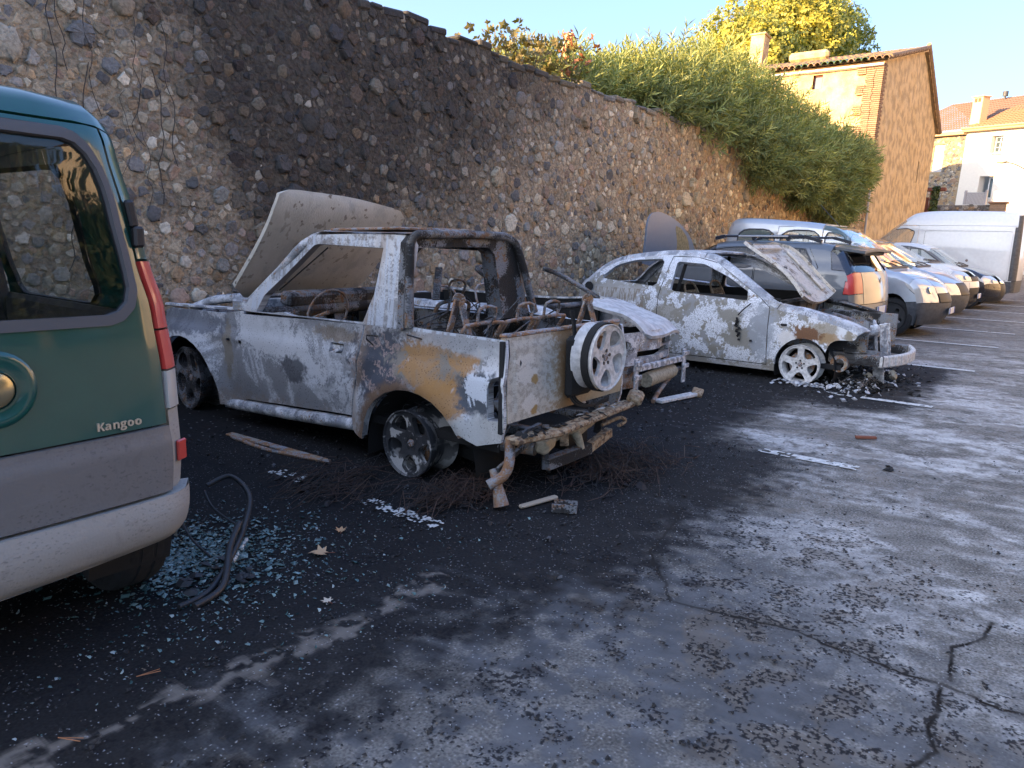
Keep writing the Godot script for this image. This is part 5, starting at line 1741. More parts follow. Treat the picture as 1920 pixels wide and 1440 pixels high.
func green_van() -> void:
	var L := 3.7
	var o := thing("green_van", "dark green van with grey bumper, nearest at the left edge, seen from behind", "van", Vector3(0.62, 0, -4.35))
	var b := car_body(o, {"L": L, "r": 0.13, "cell": 0.08, "tcell": 0.05, "kf": 0.2, "kr": 0.05,
		"hwc": pts([0.3, 0.78, 0.62, 0.81, 0.92, 0.80, 1.14, 0.775, 1.3, 0.735, 1.44, 0.71, 1.66, 0.665, 1.84, 0.62]),
		"prof": pts([0.1, 0.25, 0, 0.42, 0.02, 0.62, 0.12, 0.8, 0.5, 1.0, 0.85, 1.08, 1.45, 1.6, 1.75, 1.74, 2.4, 1.82, 3.2, 1.835, 3.5, 1.82, 3.615, 1.73, 3.65, 1.55, 3.69, 1.16, 3.7, 0.72, 3.7, 0.49, 3.68, 0.33]),
		"paint": MT.paint_green, "floor": 0.3,
		"arches": [[0.75, 0.3, 0.36], [3.14, 0.3, 0.36]],
		"wins": [["side_window", rounded(rect(2.2, 1.1, 3.0, 1.62), 2, 0.08)], ["side_window", rounded(rect(1.28, 1.1, 1.9, 1.62), 2, 0.1)]],
		"sides": [["door", rect(1.25, 0.3, 2.02, 1.75), MT.paint_green], ["sliding_door", rect(2.03, 0.3, 2.86, 1.75), MT.paint_green], ["tail_light", rect(3.58, 0.79, 3.75, 1.30), MT.lamp_red], ["bumper_end", rect(3.3, 0.2, 3.75, 0.775), MT.bumper_grey], ["cladding", rect(0, 0.2, 3.3, 0.5), MT.plastic_grey]],
		"tops": [["front_bumper", 0, 2, MT.plastic_grey], ["bonnet", 2, 5, MT.paint_green], ["windscreen", 5, 7, MT.glass], ["roof", 7, 11, MT.paint_green]]})
	# the back: corner posts, tailgate with its window, cladding, bumper
	var f := func(q: Vector2) -> Vector3: return b.top(q)
	var back := Vector3(0.01, 0.1, 1)
	var ty := func(y: float) -> float:
		var lo: float = b.marks[11]
		var hi: float = b.marks[16]
		for i in 30:
			var m := (lo + hi) / 2
			if b.at(m)[0].y > y: lo = m
			else: hi = m
		return lo
	var t_top: float = b.marks[11]
	var t_glass0: float = ty.call(1.675)
	var t_glass1: float = ty.call(1.13)
	var t_clad: float = ty.call(0.73)
	var t_bump: float = ty.call(0.485)
	var t_end: float = b.marks[16]
	var strips := func(g: G, fn: Callable, region: PackedVector2Array, outs: Array) -> void:
		var us := [-1.0, -0.97, -0.94, -0.90, -0.86, -0.82, -0.6, -0.3, 0.0, 0.3, 0.6, 0.82, 0.86, 0.90, 0.94, 0.97, 1.0]
		for k in us.size() - 1:
			g.panel(fn, [region, rect(-1, us[k], 99, us[k + 1])], outs, Vector2(0.04, 1.0), back)
	var wpoly := soft_rect(t_glass0, -0.82, t_glass1, 0.82, 0.14)
	var ring := grown(wpoly, 0.035)
	var g := G.new()
	strips.call(g, f, rect(t_top + 0.006, -0.885, t_clad - 0.003, 0.885), [ring])
	put("tailgate", g, MT.paint_green, o)
	var fin := func(q: Vector2) -> Vector3: return b.top(q, 0.006)
	g = G.new()
	strips.call(g, fin, ring, [wpoly])
	g.rim(fin, wpoly, 0.03, back)
	g.rim(fin, ring, 0.01, back)
	var seal := put("window_seal", g, mat("seal_grey", lin(0.085, 0.09, 0.1), 0.7), o)
	var fg := func(q: Vector2) -> Vector3: return b.top(q, -0.014)
	g = G.new()
	strips.call(g, fg, wpoly, [])
	put("rear_window", g, MT.glass_tint, o)
	g = G.new()
	var h0: Vector3 = b.top(Vector2(t_glass1 - 0.075, 0.15), -0.008)
	g.lathe([Vector2(0.0, 0.0), Vector2(0.017, 0.0), Vector2(0.017, -0.003)], 16, Transform3D(Basis(Vector3(1, 0, 0), Vector3(0, 0, 1), Vector3(0, -1, 0)), h0 + Vector3(0, 0.05, 0.0)))
	put("sticker", g, mat("sticker", lin(0.5, 0.36, 0.22), 0.6), seal)
	for sg in [-1.0, 1.0]:
		g = G.new()
		var u0: float = 0.9 if sg > 0 else -1.0
		var tl0: float = ty.call(1.305)
		var tl1: float = ty.call(0.78)
		strips.call(g, f, rect(t_top + 0.004, u0, tl0 - 0.004, u0 + 0.1), [])
		put("corner_post", g, MT.paint_green, o)
		for e in [[1.30, 1.07, MT.lamp_red, "tail_light"], [1.063, 0.925, MT.lamp_red, "brake_light"], [0.918, 0.785, MT.lamp_clear, "reversing_light"]]:
			g = G.new()
			var fl := func(q: Vector2) -> Vector3: return b.top(q, 0.012)
			strips.call(g, fl, rect(ty.call(e[0]), u0 + 0.004, ty.call(e[1]), u0 + 0.1), [])
			g.rim(fl, rect(ty.call(e[0]), u0 + 0.004, ty.call(e[1]), u0 + 0.1), 0.02, back)
			put(e[3], g, e[2], o)
		g = G.new()
		strips.call(g, f, rect(tl1 + 0.003, u0, t_bump, u0 + 0.1), [])
		put("bumper_corner", g, MT.bumper_grey, o)
		g = G.new()
		var rr: Vector3 = b.top(Vector2(ty.call(0.62), sg * 0.955), 0.012)
		g.box(rr, Vector3(0.05, 0.075, 0.012), Basis(Vector3.UP, sg * 0.5), 0.004)
		put("reflector", g, MT.lamp_red, o)
		g = G.new()
		var hg: Vector3 = b.top(Vector2(ty.call(1.38), sg * 0.925), 0.016)
		g.box(hg, Vector3(0.035, 0.07, 0.04), Basis(), 0.008)
		g.box(hg + Vector3(-sg * 0.012, 0.075, -0.01), Vector3(0.03, 0.09, 0.03), Basis(Vector3(0, 0, 1), sg * 0.15), 0.008)
		put("hinge", g, MT.plastic_black, o)
	g = G.new()
	var fc := func(q: Vector2) -> Vector3: return b.top(q, 0.016 + 0.012 * ss(t_clad, t_clad + 0.06, q.x))
	strips.call(g, fc, rect(t_clad + 0.003, -0.03, t_bump - 0.012, 0.885), [])
	g.rim(fc, rect(t_clad + 0.003, -0.03, t_bump - 0.012, 0.885), 0.03, back)
	put("cladding", g, MT.plastic_grey, o)
	g = G.new()
	strips.call(g, fc, rect(t_clad + 0.003, -0.885, t_bump - 0.012, -0.045), [])
	g.rim(fc, rect(t_clad + 0.003, -0.885, t_bump - 0.012, -0.045), 0.03, back)
	put("plate_recess", g, MT.plastic_dark, o)
	g = G.new()
	var fb := func(q: Vector2) -> Vector3:
		var k := clampf((q.x - t_bump + 0.01) / (t_end - t_bump + 0.01), 0, 1)
		var v := b.top(Vector2(min(q.x, t_end), q.y * 0.999), 0.015 + 0.06 * sqrt(max(0.0, 1.0 - pow(absf(k - 0.42) / 0.62, 2.0))))
		return v - Vector3(0, 0.035 * (1.0 - absf(q.y)) * k, 0)
	strips.call(g, fb, rect(t_bump - 0.01, -1.0, t_end, 1.0), [])
	g.rim(fb, rect(t_bump - 0.01, -1.0, t_end, 1.0), 0.08, back)
	put("bumper", g, MT.bumper_grey, o)
	# round handle bowl
	g = G.new()
	var c: Vector3 = b.top(Vector2(ty.call(0.93), 0.2), 0.0)
	var xf := Transform3D(Basis(Vector3(1, 0, 0), Vector3(0, 0, 1), Vector3(0, -1, 0)), c)
	g.lathe([Vector2(0.056, 0.012), Vector2(0.06, 0.004), Vector2(0.072, 0.003), Vector2(0.088, 0.012), Vector2(0.104, 0.014), Vector2(0.116, 0.002)], 32, xf)
	var bowl := put("handle_bowl", g, MT.paint_green, o)
	g = G.new()
	g.lathe([Vector2(0.0, 0.02), Vector2(0.035, 0.018), Vector2(0.054, 0.008)], 24, xf)
	put("handle_cap", g, mat("cap_gold", lin(0.36, 0.32, 0.2), 0.25, 0.7), bowl)
	var tm := TextMesh.new()
	var sf := SystemFont.new()
	sf.font_names = PackedStringArray(["Droid Sans"])
	sf.font_weight = 700
	tm.font = sf
	tm.text = "Kangoo"
	tm.font_size = 24
	tm.pixel_size = 0.0024
	tm.depth = 0.006
	var tx := MeshInstance3D.new()
	tx.name = "model_badge"
	tx.mesh = tm
	tx.material_override = mat("badge", lin(0.62, 0.56, 0.46), 0.3, 0.6)
	o.add_child(tx)
	var tp: Vector3 = b.top(Vector2(ty.call(0.765), 0.66), 0.006)
	tx.position = tp
	tx.scale = Vector3(0.72, 0.66, 1.0)
	tx.rotation.y = 0.03
	for sg in [-1.0, 1.0]:
		wheel(o, Vector3(sg * 0.69, 0.285, -1.1), sg, 0.285, 0.18, "disc")
		wheel(o, Vector3(sg * 0.66, 0.285, 1.37), sg, 0.285, 0.19, "disc")
	seat(o, Vector3(-0.36, 0.42, -0.2), 1.05); seat(o, Vector3(0.36, 0.42, -0.2), 1.05)
	g = G.new()
	g.box(Vector3(0, 0.62, 0.72), Vector3(1.1, 0.5, 0.14), Basis(Vector3.RIGHT, 0.2), 0.05)
	g.box(Vector3(0, 0.42, 0.45), Vector3(1.1, 0.18, 0.5), Basis(), 0.05)
	put("rear_seat", g, MT.seat, o)
	g = G.new()
	for sg in [-1.0, 1.0]:
		g.box(Vector3(sg * 0.68, 1.2, 0.3), Vector3(0.04, 1.0, 0.14), Basis(Vector3(0, 0, 1), sg * 0.12))
		g.box(Vector3(sg * 0.72, 0.7, 0.2), Vector3(0.05, 0.8, 2.6), Basis(), 0.02)
	put("inner_trim", g, MT.plastic_dark, o)
	mirror(o, Vector3(0.92, 1.12, -0.75), MT.plastic_black); mirror(o, Vector3(-0.92, 1.12, -0.75), MT.plastic_black)

func nose_car(called: String, label: String, cat_: String, at: Vector3, sp: Dictionary, turn := PI) -> Array:
	var o := thing(called, label, cat_, at, turn)
	var b := car_body(o, sp)
	for a in sp.arches:
		for sg in [-1.0, 1.0]:
			wheel(o, Vector3(sg * (b.hw(Vector2(a[0], 0.4)) - 0.12), sp.wr, a[0] - b.L * 0.5 + b.bend(a[0])), sg, sp.wr, 0.19, sp.get("rim", "star"), true, sp.get("rim_m", null))
	return [o, b]
func lamp_glints(o: Node3D, b: Body, t: float, u: float, r: float) -> void:
	for sg in [-1.0, 1.0]:
		var g := G.new()
		var p := b.top(Vector2(t, u * sg), 0.004)
		g.lathe([Vector2(0.0, 0.012), Vector2(r * 0.7, 0.01), Vector2(r, 0.0)], 14, Transform3D(Basis(Vector3(1, 0, 0), Vector3(0, 0.45, -0.9), Vector3(0, 0.9, 0.45)), p))
		put("headlamp_lens", g, MT.chrome, o)

func vehicles() -> void:
	green_van()
	# white small van, nose to the lane
	var P := pts([0.12, 0.2, 0.03, 0.34, 0, 0.56, 0.06, 0.70, 0.13, 0.82, 0.3, 0.93, 0.62, 1.03, 0.88, 1.09, 1.55, 1.62, 1.9, 1.77, 2.8, 1.85, 3.4, 1.865, 3.62, 1.78, 3.72, 1.4, 3.75, 0.6, 3.7, 0.3])
	var ob := nose_car("white_van", "white small van with dark plastic bumper behind the scorched grey estate", "van", Vector3(14.2, 0, -3.87), {"L": 3.75, "r": 0.1, "kf": 0.3, "paint": MT.paint_silver, "wr": 0.31, "rim": "disc", "rim_m": MT.steel_dark,
		"hwc": pts([0.2, 0.84, 0.5, 0.9, 0.9, 0.9, 1.1, 0.87, 1.6, 0.78, 1.86, 0.7]), "prof": P, "arches": [[0.66, 0.32, 0.37], [3.0, 0.32, 0.37]],
		"wins": [["side_window", rounded(rect(2.72, 1.18, 3.4, 1.66), 2, 0.2)], ["side_window", rounded(rect(1.95, 1.18, 2.6, 1.65), 2, 0.2)], ["side_window", rounded(poly([1.15, 1.14, 1.85, 1.14, 1.85, 1.62, 1.62, 1.6]), 1, 0.15)]],
		"sides": [["headlight", rounded(poly([0.1, 0.66, 0.4, 0.80, 0.5, 0.93, 0.2, 0.93]), 1, 0.2), MT.lamp_clear], ["bumper_end", poly([0, 0.1, 0.62, 0.1, 0.62, 0.55, 0, 0.58]), MT.plastic_dark], ["door", poly([1.05, 0.3, 1.9, 0.3, 1.9, 1.70, 1.55, 1.60, 1.05, 1.14]), MT.paint_silver], ["sliding_door", rect(1.91, 0.3, 2.66, 1.72), MT.paint_silver]],
		"tops": [["bumper", 0, 2, MT.plastic_dark], ["grille", 2, 3, MT.plastic_black, -0.52, 0.52], ["headlight", 2, 5, MT.lamp_clear, 0.56, 1.0], ["headlight", 2, 5, MT.lamp_clear, -1.0, -0.56], ["nose_panel", 3, 5, MT.paint_silver, -0.55, 0.55], ["bonnet", 5, 7, MT.paint_silver], ["windscreen", 7, 9, MT.glass], ["roof", 9, 12, MT.paint_silver], ["tail_door", 12, 15, MT.paint_silver]]})
	lamp_glints(ob[0], ob[1], ob[1].marks[3] + 0.06, 0.74, 0.06)
	wipers(ob[0], ob[1], ob[1].marks[7])
	mirror(ob[0], Vector3(0.98, 1.12, -0.75), MT.plastic_black); mirror(ob[0], Vector3(-0.98, 1.12, -0.75), MT.plastic_black)
	seat(ob[0], Vector3(-0.4, 0.45, -0.2)); seat(ob[0], Vector3(0.4, 0.45, -0.2))
	plate_at(ob[0], Vector3(0, 0.42, -1.9), 0.46, -1.0)
	var ae := G.new()
	ae.tube([Vector3(0.3, 1.74, -0.1), Vector3(0.32, 2.1, 0.25)], 0.007, 5)
	put("aerial", ae, MT.plastic_black, ob[0])
	# silver car behind it
	P = pts([0.12, 0.2, 0.02, 0.34, 0, 0.56, 0.06, 0.68, 0.14, 0.78, 0.4, 0.93, 0.62, 1.0, 0.88, 1.07, 1.42, 1.38, 1.75, 1.53, 2.3, 1.6, 3.2, 1.58, 3.55, 1.4, 3.7, 1.0, 3.75, 0.6, 3.7, 0.3])
	ob = nose_car("silver_car", "silver car mostly hidden behind the white small van with dark bumper", "car", Vector3(16.85, 0, -3.95), {"L": 3.75, "kf": 0.3, "cell": 0.12, "paint": MT.paint_silver, "wr": 0.3,
		"hwc": pts([0.2, 0.8, 0.5, 0.86, 0.9, 0.86, 1.1, 0.82, 1.5, 0.68, 1.6, 0.62]), "prof": P, "arches": [[0.68, 0.31, 0.35], [3.0, 0.31, 0.35]],
		"wins": [["side_window", poly([1.2, 1.06, 2.0, 1.06, 2.0, 1.46, 1.75, 1.44])], ["side_window", rect(2.1, 1.06, 3.1, 1.46)]],
		"sides": [["headlight", poly([0.08, 0.64, 0.4, 0.76, 0.5, 0.88, 0.2, 0.86]), MT.lamp_clear], ["bumper_end", poly([0, 0.1, 0.6, 0.1, 0.6, 0.5, 0, 0.54]), MT.plastic_dark]],
		"tops": [["bumper", 0, 2, MT.plastic_dark], ["grille", 2, 4, MT.plastic_black, -0.5, 0.5], ["headlight", 2, 4, MT.lamp_clear, 0.52, 1.0], ["headlight", 2, 4, MT.lamp_clear, -1.0, -0.52], ["bonnet", 4, 7, MT.paint_silver], ["windscreen", 7, 9, MT.glass], ["roof", 9, 11, MT.paint_silver], ["rear_window", 11, 13, MT.glass], ["tailgate", 13, 15, MT.paint_silver]]})
	wipers(ob[0], ob[1], ob[1].marks[7])
	# white crossover with a dark roof
	P = pts([0.2, 0.2, 0.1, 0.3, 0.08, 0.45, 0.07, 0.6, 0.1, 0.74, 0.16, 0.84, 0.34, 0.95, 0.72, 1.07, 1.03, 1.11, 1.34, 1.22, 1.65, 1.38, 1.98, 1.53, 2.42, 1.61, 3.1, 1.56, 3.6, 1.3, 3.78, 1.0, 3.8, 0.5, 3.75, 0.3])
	ob = nose_car("white_crossover", "white crossover car with dark blue roof beside the black hatchback", "car", Vector3(19.35, 0, -4.05), {"L": 3.8, "kf": 0.34, "cell": 0.1, "paint": MT.paint_pearl, "wr": 0.31,
		"hwc": pts([0.2, 0.8, 0.5, 0.87, 0.9, 0.87, 1.12, 0.83, 1.45, 0.7, 1.62, 0.62]), "prof": P, "arches": [[0.76, 0.32, 0.37], [3.05, 0.32, 0.37]], "seal": MT.paint_navy, "seal_w": 0.07,
		"wins": [["side_window", poly([1.3, 1.12, 2.1, 1.12, 2.1, 1.47, 1.85, 1.44])], ["side_window", poly([2.18, 1.12, 3.1, 1.12, 2.9, 1.45, 2.18, 1.47])]],
		"sides": [["headlight", rounded(poly([0.06, 0.72, 0.35, 0.74, 0.62, 0.93, 0.55, 0.97, 0.16, 0.84]), 1, 0.15), MT.lamp_clear], ["door", rect(1.25, 0.3, 2.12, 1.0), MT.paint_pearl], ["cladding", poly([0, 0.1, 3.8, 0.1, 3.8, 0.34, 0, 0.34]), MT.plastic_black], ["roof_rail", poly([1.5, 1.25, 3.2, 1.5, 3.2, 1.7, 1.5, 1.6]), MT.paint_navy]],
		"tops": [["lower_bumper", 0, 1, MT.plastic_black], ["grille", 1, 3, MT.plastic_black, -0.62, 0.62], ["bumper", 1, 4, MT.paint_pearl, 0.62, 1.0], ["bumper", 1, 4, MT.paint_pearl, -1.0, -0.62], ["nose_panel", 3, 4, MT.paint_pearl, -0.62, 0.62], ["badge_bar", 4, 5, MT.plastic_black, -0.5, 0.5], ["headlight", 4, 6, MT.lamp_clear, 0.5, 1.0], ["headlight", 4, 6, MT.lamp_clear, -1.0, -0.5], ["bonnet", 6, 8, MT.paint_pearl], ["windscreen", 8, 11, MT.glass], ["roof", 11, 13, MT.paint_navy], ["rear_window", 13, 14, MT.glass_dark], ["tailgate", 14, 17, MT.paint_pearl]]})
	lamp_glints(ob[0], ob[1], ob[1].marks[5] - 0.03, 0.72, 0.05)
	wipers(ob[0], ob[1], ob[1].marks[8])
	plate_at(ob[0], Vector3(0, 0.42, -1.85), 0.46, -1.0)
	# black hatchback with a white roof
	P = pts([0.15, 0.18, 0.06, 0.3, 0.04, 0.47, 0.08, 0.62, 0.13, 0.69, 0.3, 0.8, 0.66, 0.93, 1.03, 1.01, 1.35, 1.22, 1.66, 1.42, 2.08, 1.53, 2.5, 1.54, 3.2, 1.44, 3.55, 1.1, 3.7, 0.9, 3.72, 0.4, 3.66, 0.25])
	ob = nose_car("black_hatchback", "black hatchback with a white roof parked against the side of the tall white van", "car", Vector3(21.95, 0, -3.78), {"L": 3.72, "kf": 0.34, "cell": 0.1, "paint": MT.paint_black, "wr": 0.3,
		"hwc": pts([0.2, 0.76, 0.5, 0.84, 0.85, 0.84, 1.02, 0.8, 1.4, 0.66, 1.55, 0.58]), "prof": P, "arches": [[0.74, 0.3, 0.35], [3.0, 0.3, 0.35]],
		"wins": [["side_window", poly([1.32, 1.02, 2.1, 1.03, 2.1, 1.4, 1.85, 1.38])], ["side_window", poly([2.18, 1.04, 2.9, 1.1, 2.8, 1.36, 2.18, 1.4])]],
		"sides": [["headlight", rounded(poly([0.1, 0.62, 0.4, 0.68, 0.66, 0.90, 0.5, 0.90, 0.12, 0.72]), 1, 0.15), MT.lamp_clear], ["door", rect(1.25, 0.3, 2.3, 0.96), MT.paint_black]],
		"tops": [["bumper", 0, 1, MT.plastic_black], ["grille", 1, 3, MT.plastic_black, -0.45, 0.45], ["bumper", 1, 3, MT.paint_black, 0.45, 1.0], ["bumper", 1, 3, MT.paint_black, -1.0, -0.45], ["nose_panel", 3, 4, MT.chrome, -0.4, 0.4], ["headlight", 3, 5, MT.lamp_clear, 0.5, 1.0], ["headlight", 3, 5, MT.lamp_clear, -1.0, -0.5], ["bonnet", 5, 7, MT.paint_black], ["windscreen", 7, 9, MT.glass], ["roof", 9, 12, MT.paint_white], ["rear_window", 12, 13, MT.glass_dark], ["tailgate", 13, 16, MT.paint_black]]})
	lamp_glints(ob[0], ob[1], ob[1].marks[4] - 0.02, 0.74, 0.05)
	wipers(ob[0], ob[1], ob[1].marks[7])
	# tall white panel van, tail to the lane
	P = pts([0.12, 0.3, 0.02, 0.5, 0.03, 0.9, 0.2, 1.15, 0.9, 1.45, 1.6, 2.06, 1.78, 2.2, 2.1, 2.39, 3.0, 2.43, 4.45, 2.40, 4.58, 2.32, 4.62, 1.2, 4.62, 0.62, 4.6, 0.30])
	ob = nose_car("panel_van", "tall white panel van, farthest in the row, its back to the lane", "van", Vector3(24.72, 0, -4.2), {"L": 4.62, "r": 0.1, "kf": 0.3, "kr": 0.06, "cell": 0.14, "paint": MT.paint_white, "wr": 0.34, "rim": "disc", "rim_m": MT.steel_dark,
		"hwc": pts([0.3, 0.96, 0.8, 1.0, 1.4, 1.0, 1.9, 0.95, 2.1, 0.92, 2.4, 0.8]), "prof": P, "arches": [[0.95, 0.34, 0.4], [3.6, 0.34, 0.4]],
		"wins": [["side_window", rounded(poly([1.12, 1.52, 1.98, 1.52, 2.06, 1.86, 1.86, 1.94, 1.55, 1.90]), 2, 0.12)]],
		"sides": [["tail_light", rect(4.56, 0.95, 4.7, 1.5), MT.lamp_red], ["rear_corner", rect(4.44, 0.62, 4.7, 2.0), MT.plastic_dark], ["bumper_end", rect(4.2, 0.2, 4.7, 0.60), MT.plastic_dark], ["roof_side", poly([1.7, 2.03, 4.7, 2.03, 4.7, 2.6, 1.7, 2.6]), MT.paint_white], ["door", rect(1.02, 0.4, 2.16, 2.02), MT.paint_white], ["load_panel", rounded(rect(2.32, 0.62, 4.40, 1.89), 1, 0.03), MT.paint_white], ["sill_cladding", rect(1.4, 0.2, 4.2, 0.58), MT.plastic_dark]],
		"tops": [["bumper", 0, 2, MT.plastic_dark], ["bonnet", 2, 4, MT.paint_white], ["windscreen", 4, 6, MT.glass], ["roof", 6, 10, MT.paint_white], ["tail_door", 10, 12, MT.paint_white, -0.86, 0.0], ["tail_door", 10, 12, MT.paint_white, 0.0, 0.86], ["rear_corner", 10, 12, MT.plastic_dark, 0.86, 1.0], ["rear_corner", 10, 12, MT.plastic_dark, -1.0, -0.86], ["rear_bumper", 12, 13, MT.plastic_dark]]}, 0.0)
	var g := G.new()
	g.lathe([Vector2(0, 0.012), Vector2(0.03, 0.008), Vector2(0.035, 0)], 10, Transform3D(Basis(Vector3(0, 0, 1), Vector3(-1, 0, 0), Vector3(0, 1, 0)), Vector3(-1.0, 1.12, 1.1)))
	put("fuel_cap", g, MT.rusty, ob[0])
	mirror(ob[0], Vector3(-1.1, 1.5, -1.1), MT.plastic_black)
	seat(ob[0], Vector3(-0.45, 0.9, -0.2)); seat(ob[0], Vector3(0.45, 0.9, -0.2))

# ------------------------------------------------------------------ burnt cars
func rim_clip(g: G, f: Callable, p: PackedVector2Array, cut: PackedVector2Array, depth: float, out: Vector3) -> void:
	for q in Geometry2D.clip_polygons(p, cut):
		if not Geometry2D.is_polygon_clockwise(q): g.rim(f, q, depth, out)
func blob(p: Vector2, c: Vector2, r: Vector2, n: float) -> float:     # soft patch with a ragged edge
	var e := (p - c) / r
	return ss(1.15, 0.75, e.length() + (n - 0.5) * 1.1)
func jeep_side_tex() -> ImageTexture:
	return bake(1024, 384, func(x: int, y: int) -> Vector3:
		var p := Vector2(-2.0 + 4.0 * x / 1024.0, 1.5 * y / 384.0)
		var n := nz(1, x * 2 + 60, y * 2 + 11) * 0.65 + nz(2, x * 2, y * 2) * 0.35
		var w := nz(5, x + 80, y + 240)
		var w2 := nz(5, x * 2 + 13, y * 2 + 99)
		var f := nz(3, x * 2, y * 2)
		# chalky oxide with smoky swirls over the door
		var w3 := nz(5, x / 2 + 80, y / 2 + 300)
		var v := Vector3(0.25, 0.25, 0.255).lerp(Vector3(0.56, 0.56, 0.565), ss(0.36, 0.62, w3 * 0.75 + w * 0.2 + n * 0.08))
		v = v.lerp(Vector3(0.15, 0.155, 0.17), ss(0.52, 0.56, w3) * ss(0.61, 0.565, w3) * 0.75)
		v = v.lerp(Vector3(0.66, 0.67, 0.69), ss(0.44, 0.47, w3) * ss(0.505, 0.475, w3) * 0.6)
		v = v.lerp(Vector3(0.05, 0.052, 0.06), blob(p, Vector2(-0.08, 0.5), Vector2(0.14, 0.09), n) * 0.85)
		v = v.lerp(Vector3(0.10, 0.11, 0.135), blob(p, Vector2(-1.45, 0.72), Vector2(0.6, 0.1), n) * 0.8)
		v = v.lerp(Vector3(0.24, 0.20, 0.14), blob(p, Vector2(-0.85, 0.55), Vector2(0.06, 0.2), n) * 0.7)
		v = v.lerp(Vector3(0.21, 0.16, 0.11), blob(p, Vector2(0.35, 0.78), Vector2(0.2, 0.05), n) * 0.8)
		# quarter: blue-black scale with pinkish flakes, then ochre, then chalky grey
		var q := blob(p, Vector2(0.82, 0.62), Vector2(0.3, 0.23), n)
		var flakes := ss(0.52, 0.56, w2 * 0.5 + n * 0.5) * ss(0.66, 0.60, w2 * 0.5 + n * 0.5)
		v = v.lerp(Vector3(0.045, 0.052, 0.07).lerp(Vector3(0.33, 0.235, 0.2), flakes), q * 0.95)
		v = v.lerp(Vector3(0.37, 0.20, 0.075).lerp(Vector3(0.23, 0.20, 0.16), ss(0.42, 0.62, w)), blob(p, Vector2(1.22, 0.68), Vector2(0.33, 0.17), n) * 0.95)
		v = v.lerp(Vector3(0.37, 0.19, 0.06), blob(p, Vector2(1.3, 0.5), Vector2(0.2, 0.12), n) * 0.9)
		v = v.lerp(Vector3(0.42, 0.43, 0.44), blob(p, Vector2(1.5, 0.83), Vector2(0.4, 0.06), n) * 0.8)
		var c := blob(p, Vector2(1.55, 0.56), Vector2(0.16, 0.13), n)
		v = v.lerp(Vector3(0.08, 0.09, 0.105).lerp(Vector3(0.6, 0.63, 0.67), ss(0.49, 0.55, w2)), c)
		v = v.lerp(Vector3(0.5, 0.49, 0.46), blob(p, Vector2(1.6, 0.35), Vector2(0.25, 0.1), n) * 0.8)
		# brown heat bloom along edges, seams and the sill, soot licking up from the windows
		v = v.lerp(Vector3(0.22, 0.15, 0.095), ss(0.30, 0.16, p.y + (n - 0.5) * 0.2) * 0.55)
		v = v.lerp(Vector3(0.06, 0.055, 0.052), ss(0.72, 0.86, p.y + (n - 0.5) * 0.16) * ss(0.98, 0.9, p.y) * ss(-0.7, -0.3, p.x) * 0.4)
		v = v.lerp(Vector3(0.25, 0.17, 0.11), ss(0.07, 0.0, absf(p.x - 0.58 - (p.y - 0.6) * 0.2) + (n - 0.5) * 0.08) * 0.5)
		# brown lip of the rear arch
		var ra := (p - Vector2(1.05, 0.08)).length()
		v = v.lerp(Vector3(0.2, 0.12, 0.07), ss(0.53, 0.46, ra + (n - 0.5) * 0.08) * ss(1.25, 0.9, p.x) * 0.9)
		# pale streaks down the pillar
		if p.y > 0.86: v = v.lerp(Vector3(0.50, 0.54, 0.60), ss(0.45, 0.6, nz(1, x * 5, y / 3 + 40)) * 0.75)
		if p.y > 1.28: v = v.lerp(Vector3(0.2, 0.17, 0.15), ss(0.45, 0.65, n) * 0.7)
		v *= 0.85 + 0.3 * f
		if nz(6, x * 2, y * 2) < 0.09 and n > 0.48: v *= 0.25
		return v)
func tailgate_tex() -> ImageTexture:
	return bake(512, 256, func(x: int, y: int) -> Vector3:
		var p := Vector2(x / 512.0, y / 256.0)
		var n := nz(1, x * 2 + 160, y * 2 + 11) * 0.65 + nz(2, x * 2, y * 2) * 0.35
		var f := nz(3, x * 2, y * 2)
		var v := Vector3(0.46, 0.43, 0.37).lerp(Vector3(0.33, 0.31, 0.27), ss(0.4, 0.65, n))
		v = v.lerp(Vector3(0.31, 0.22, 0.12), ss(0.28, 0.42, p.x + (n - 0.5) * 0.25) * 0.75)
		v = v.lerp(Vector3(0.24, 0.13, 0.05), ss(0.36, 0.44, p.x + (n - 0.5) * 0.1) * ss(0.56, 0.5, p.x + (n - 0.5) * 0.1) * 0.8)
		v = v.lerp(Vector3(0.018, 0.018, 0.02), blob(p, Vector2(0.62, 0.62), Vector2(0.12, 0.42), n) * 0.95)
		v = v.lerp(Vector3(0.36, 0.30, 0.2), blob(p, Vector2(0.85, 0.3), Vector2(0.25, 0.4), n) * 0.8)
		for b in [[0.13, 0.70, 0.08, 0.07], [0.14, 0.52, 0.09, 0.12], [0.16, 0.17, 0.06, 0.13]]:
			var e := blob(p, Vector2(b[0], b[1]), Vector2(b[2], b[3]), n)
			v = v.lerp(Vector3(0.56, 0.54, 0.49), e * 0.85)
			if e > 0.3 and e < 0.62: v *= 0.8
		for b in [[0.2, 0.45], [0.2, 0.08]]: v = v.lerp(Vector3(0.3, 0.2, 0.08), blob(p, Vector2(b[0], b[1]), Vector2(0.025, 0.06), n))
		v *= 0.86 + 0.28 * f
		if nz(6, x * 2, y * 2) < 0.08: v *= 0.4
		return v)
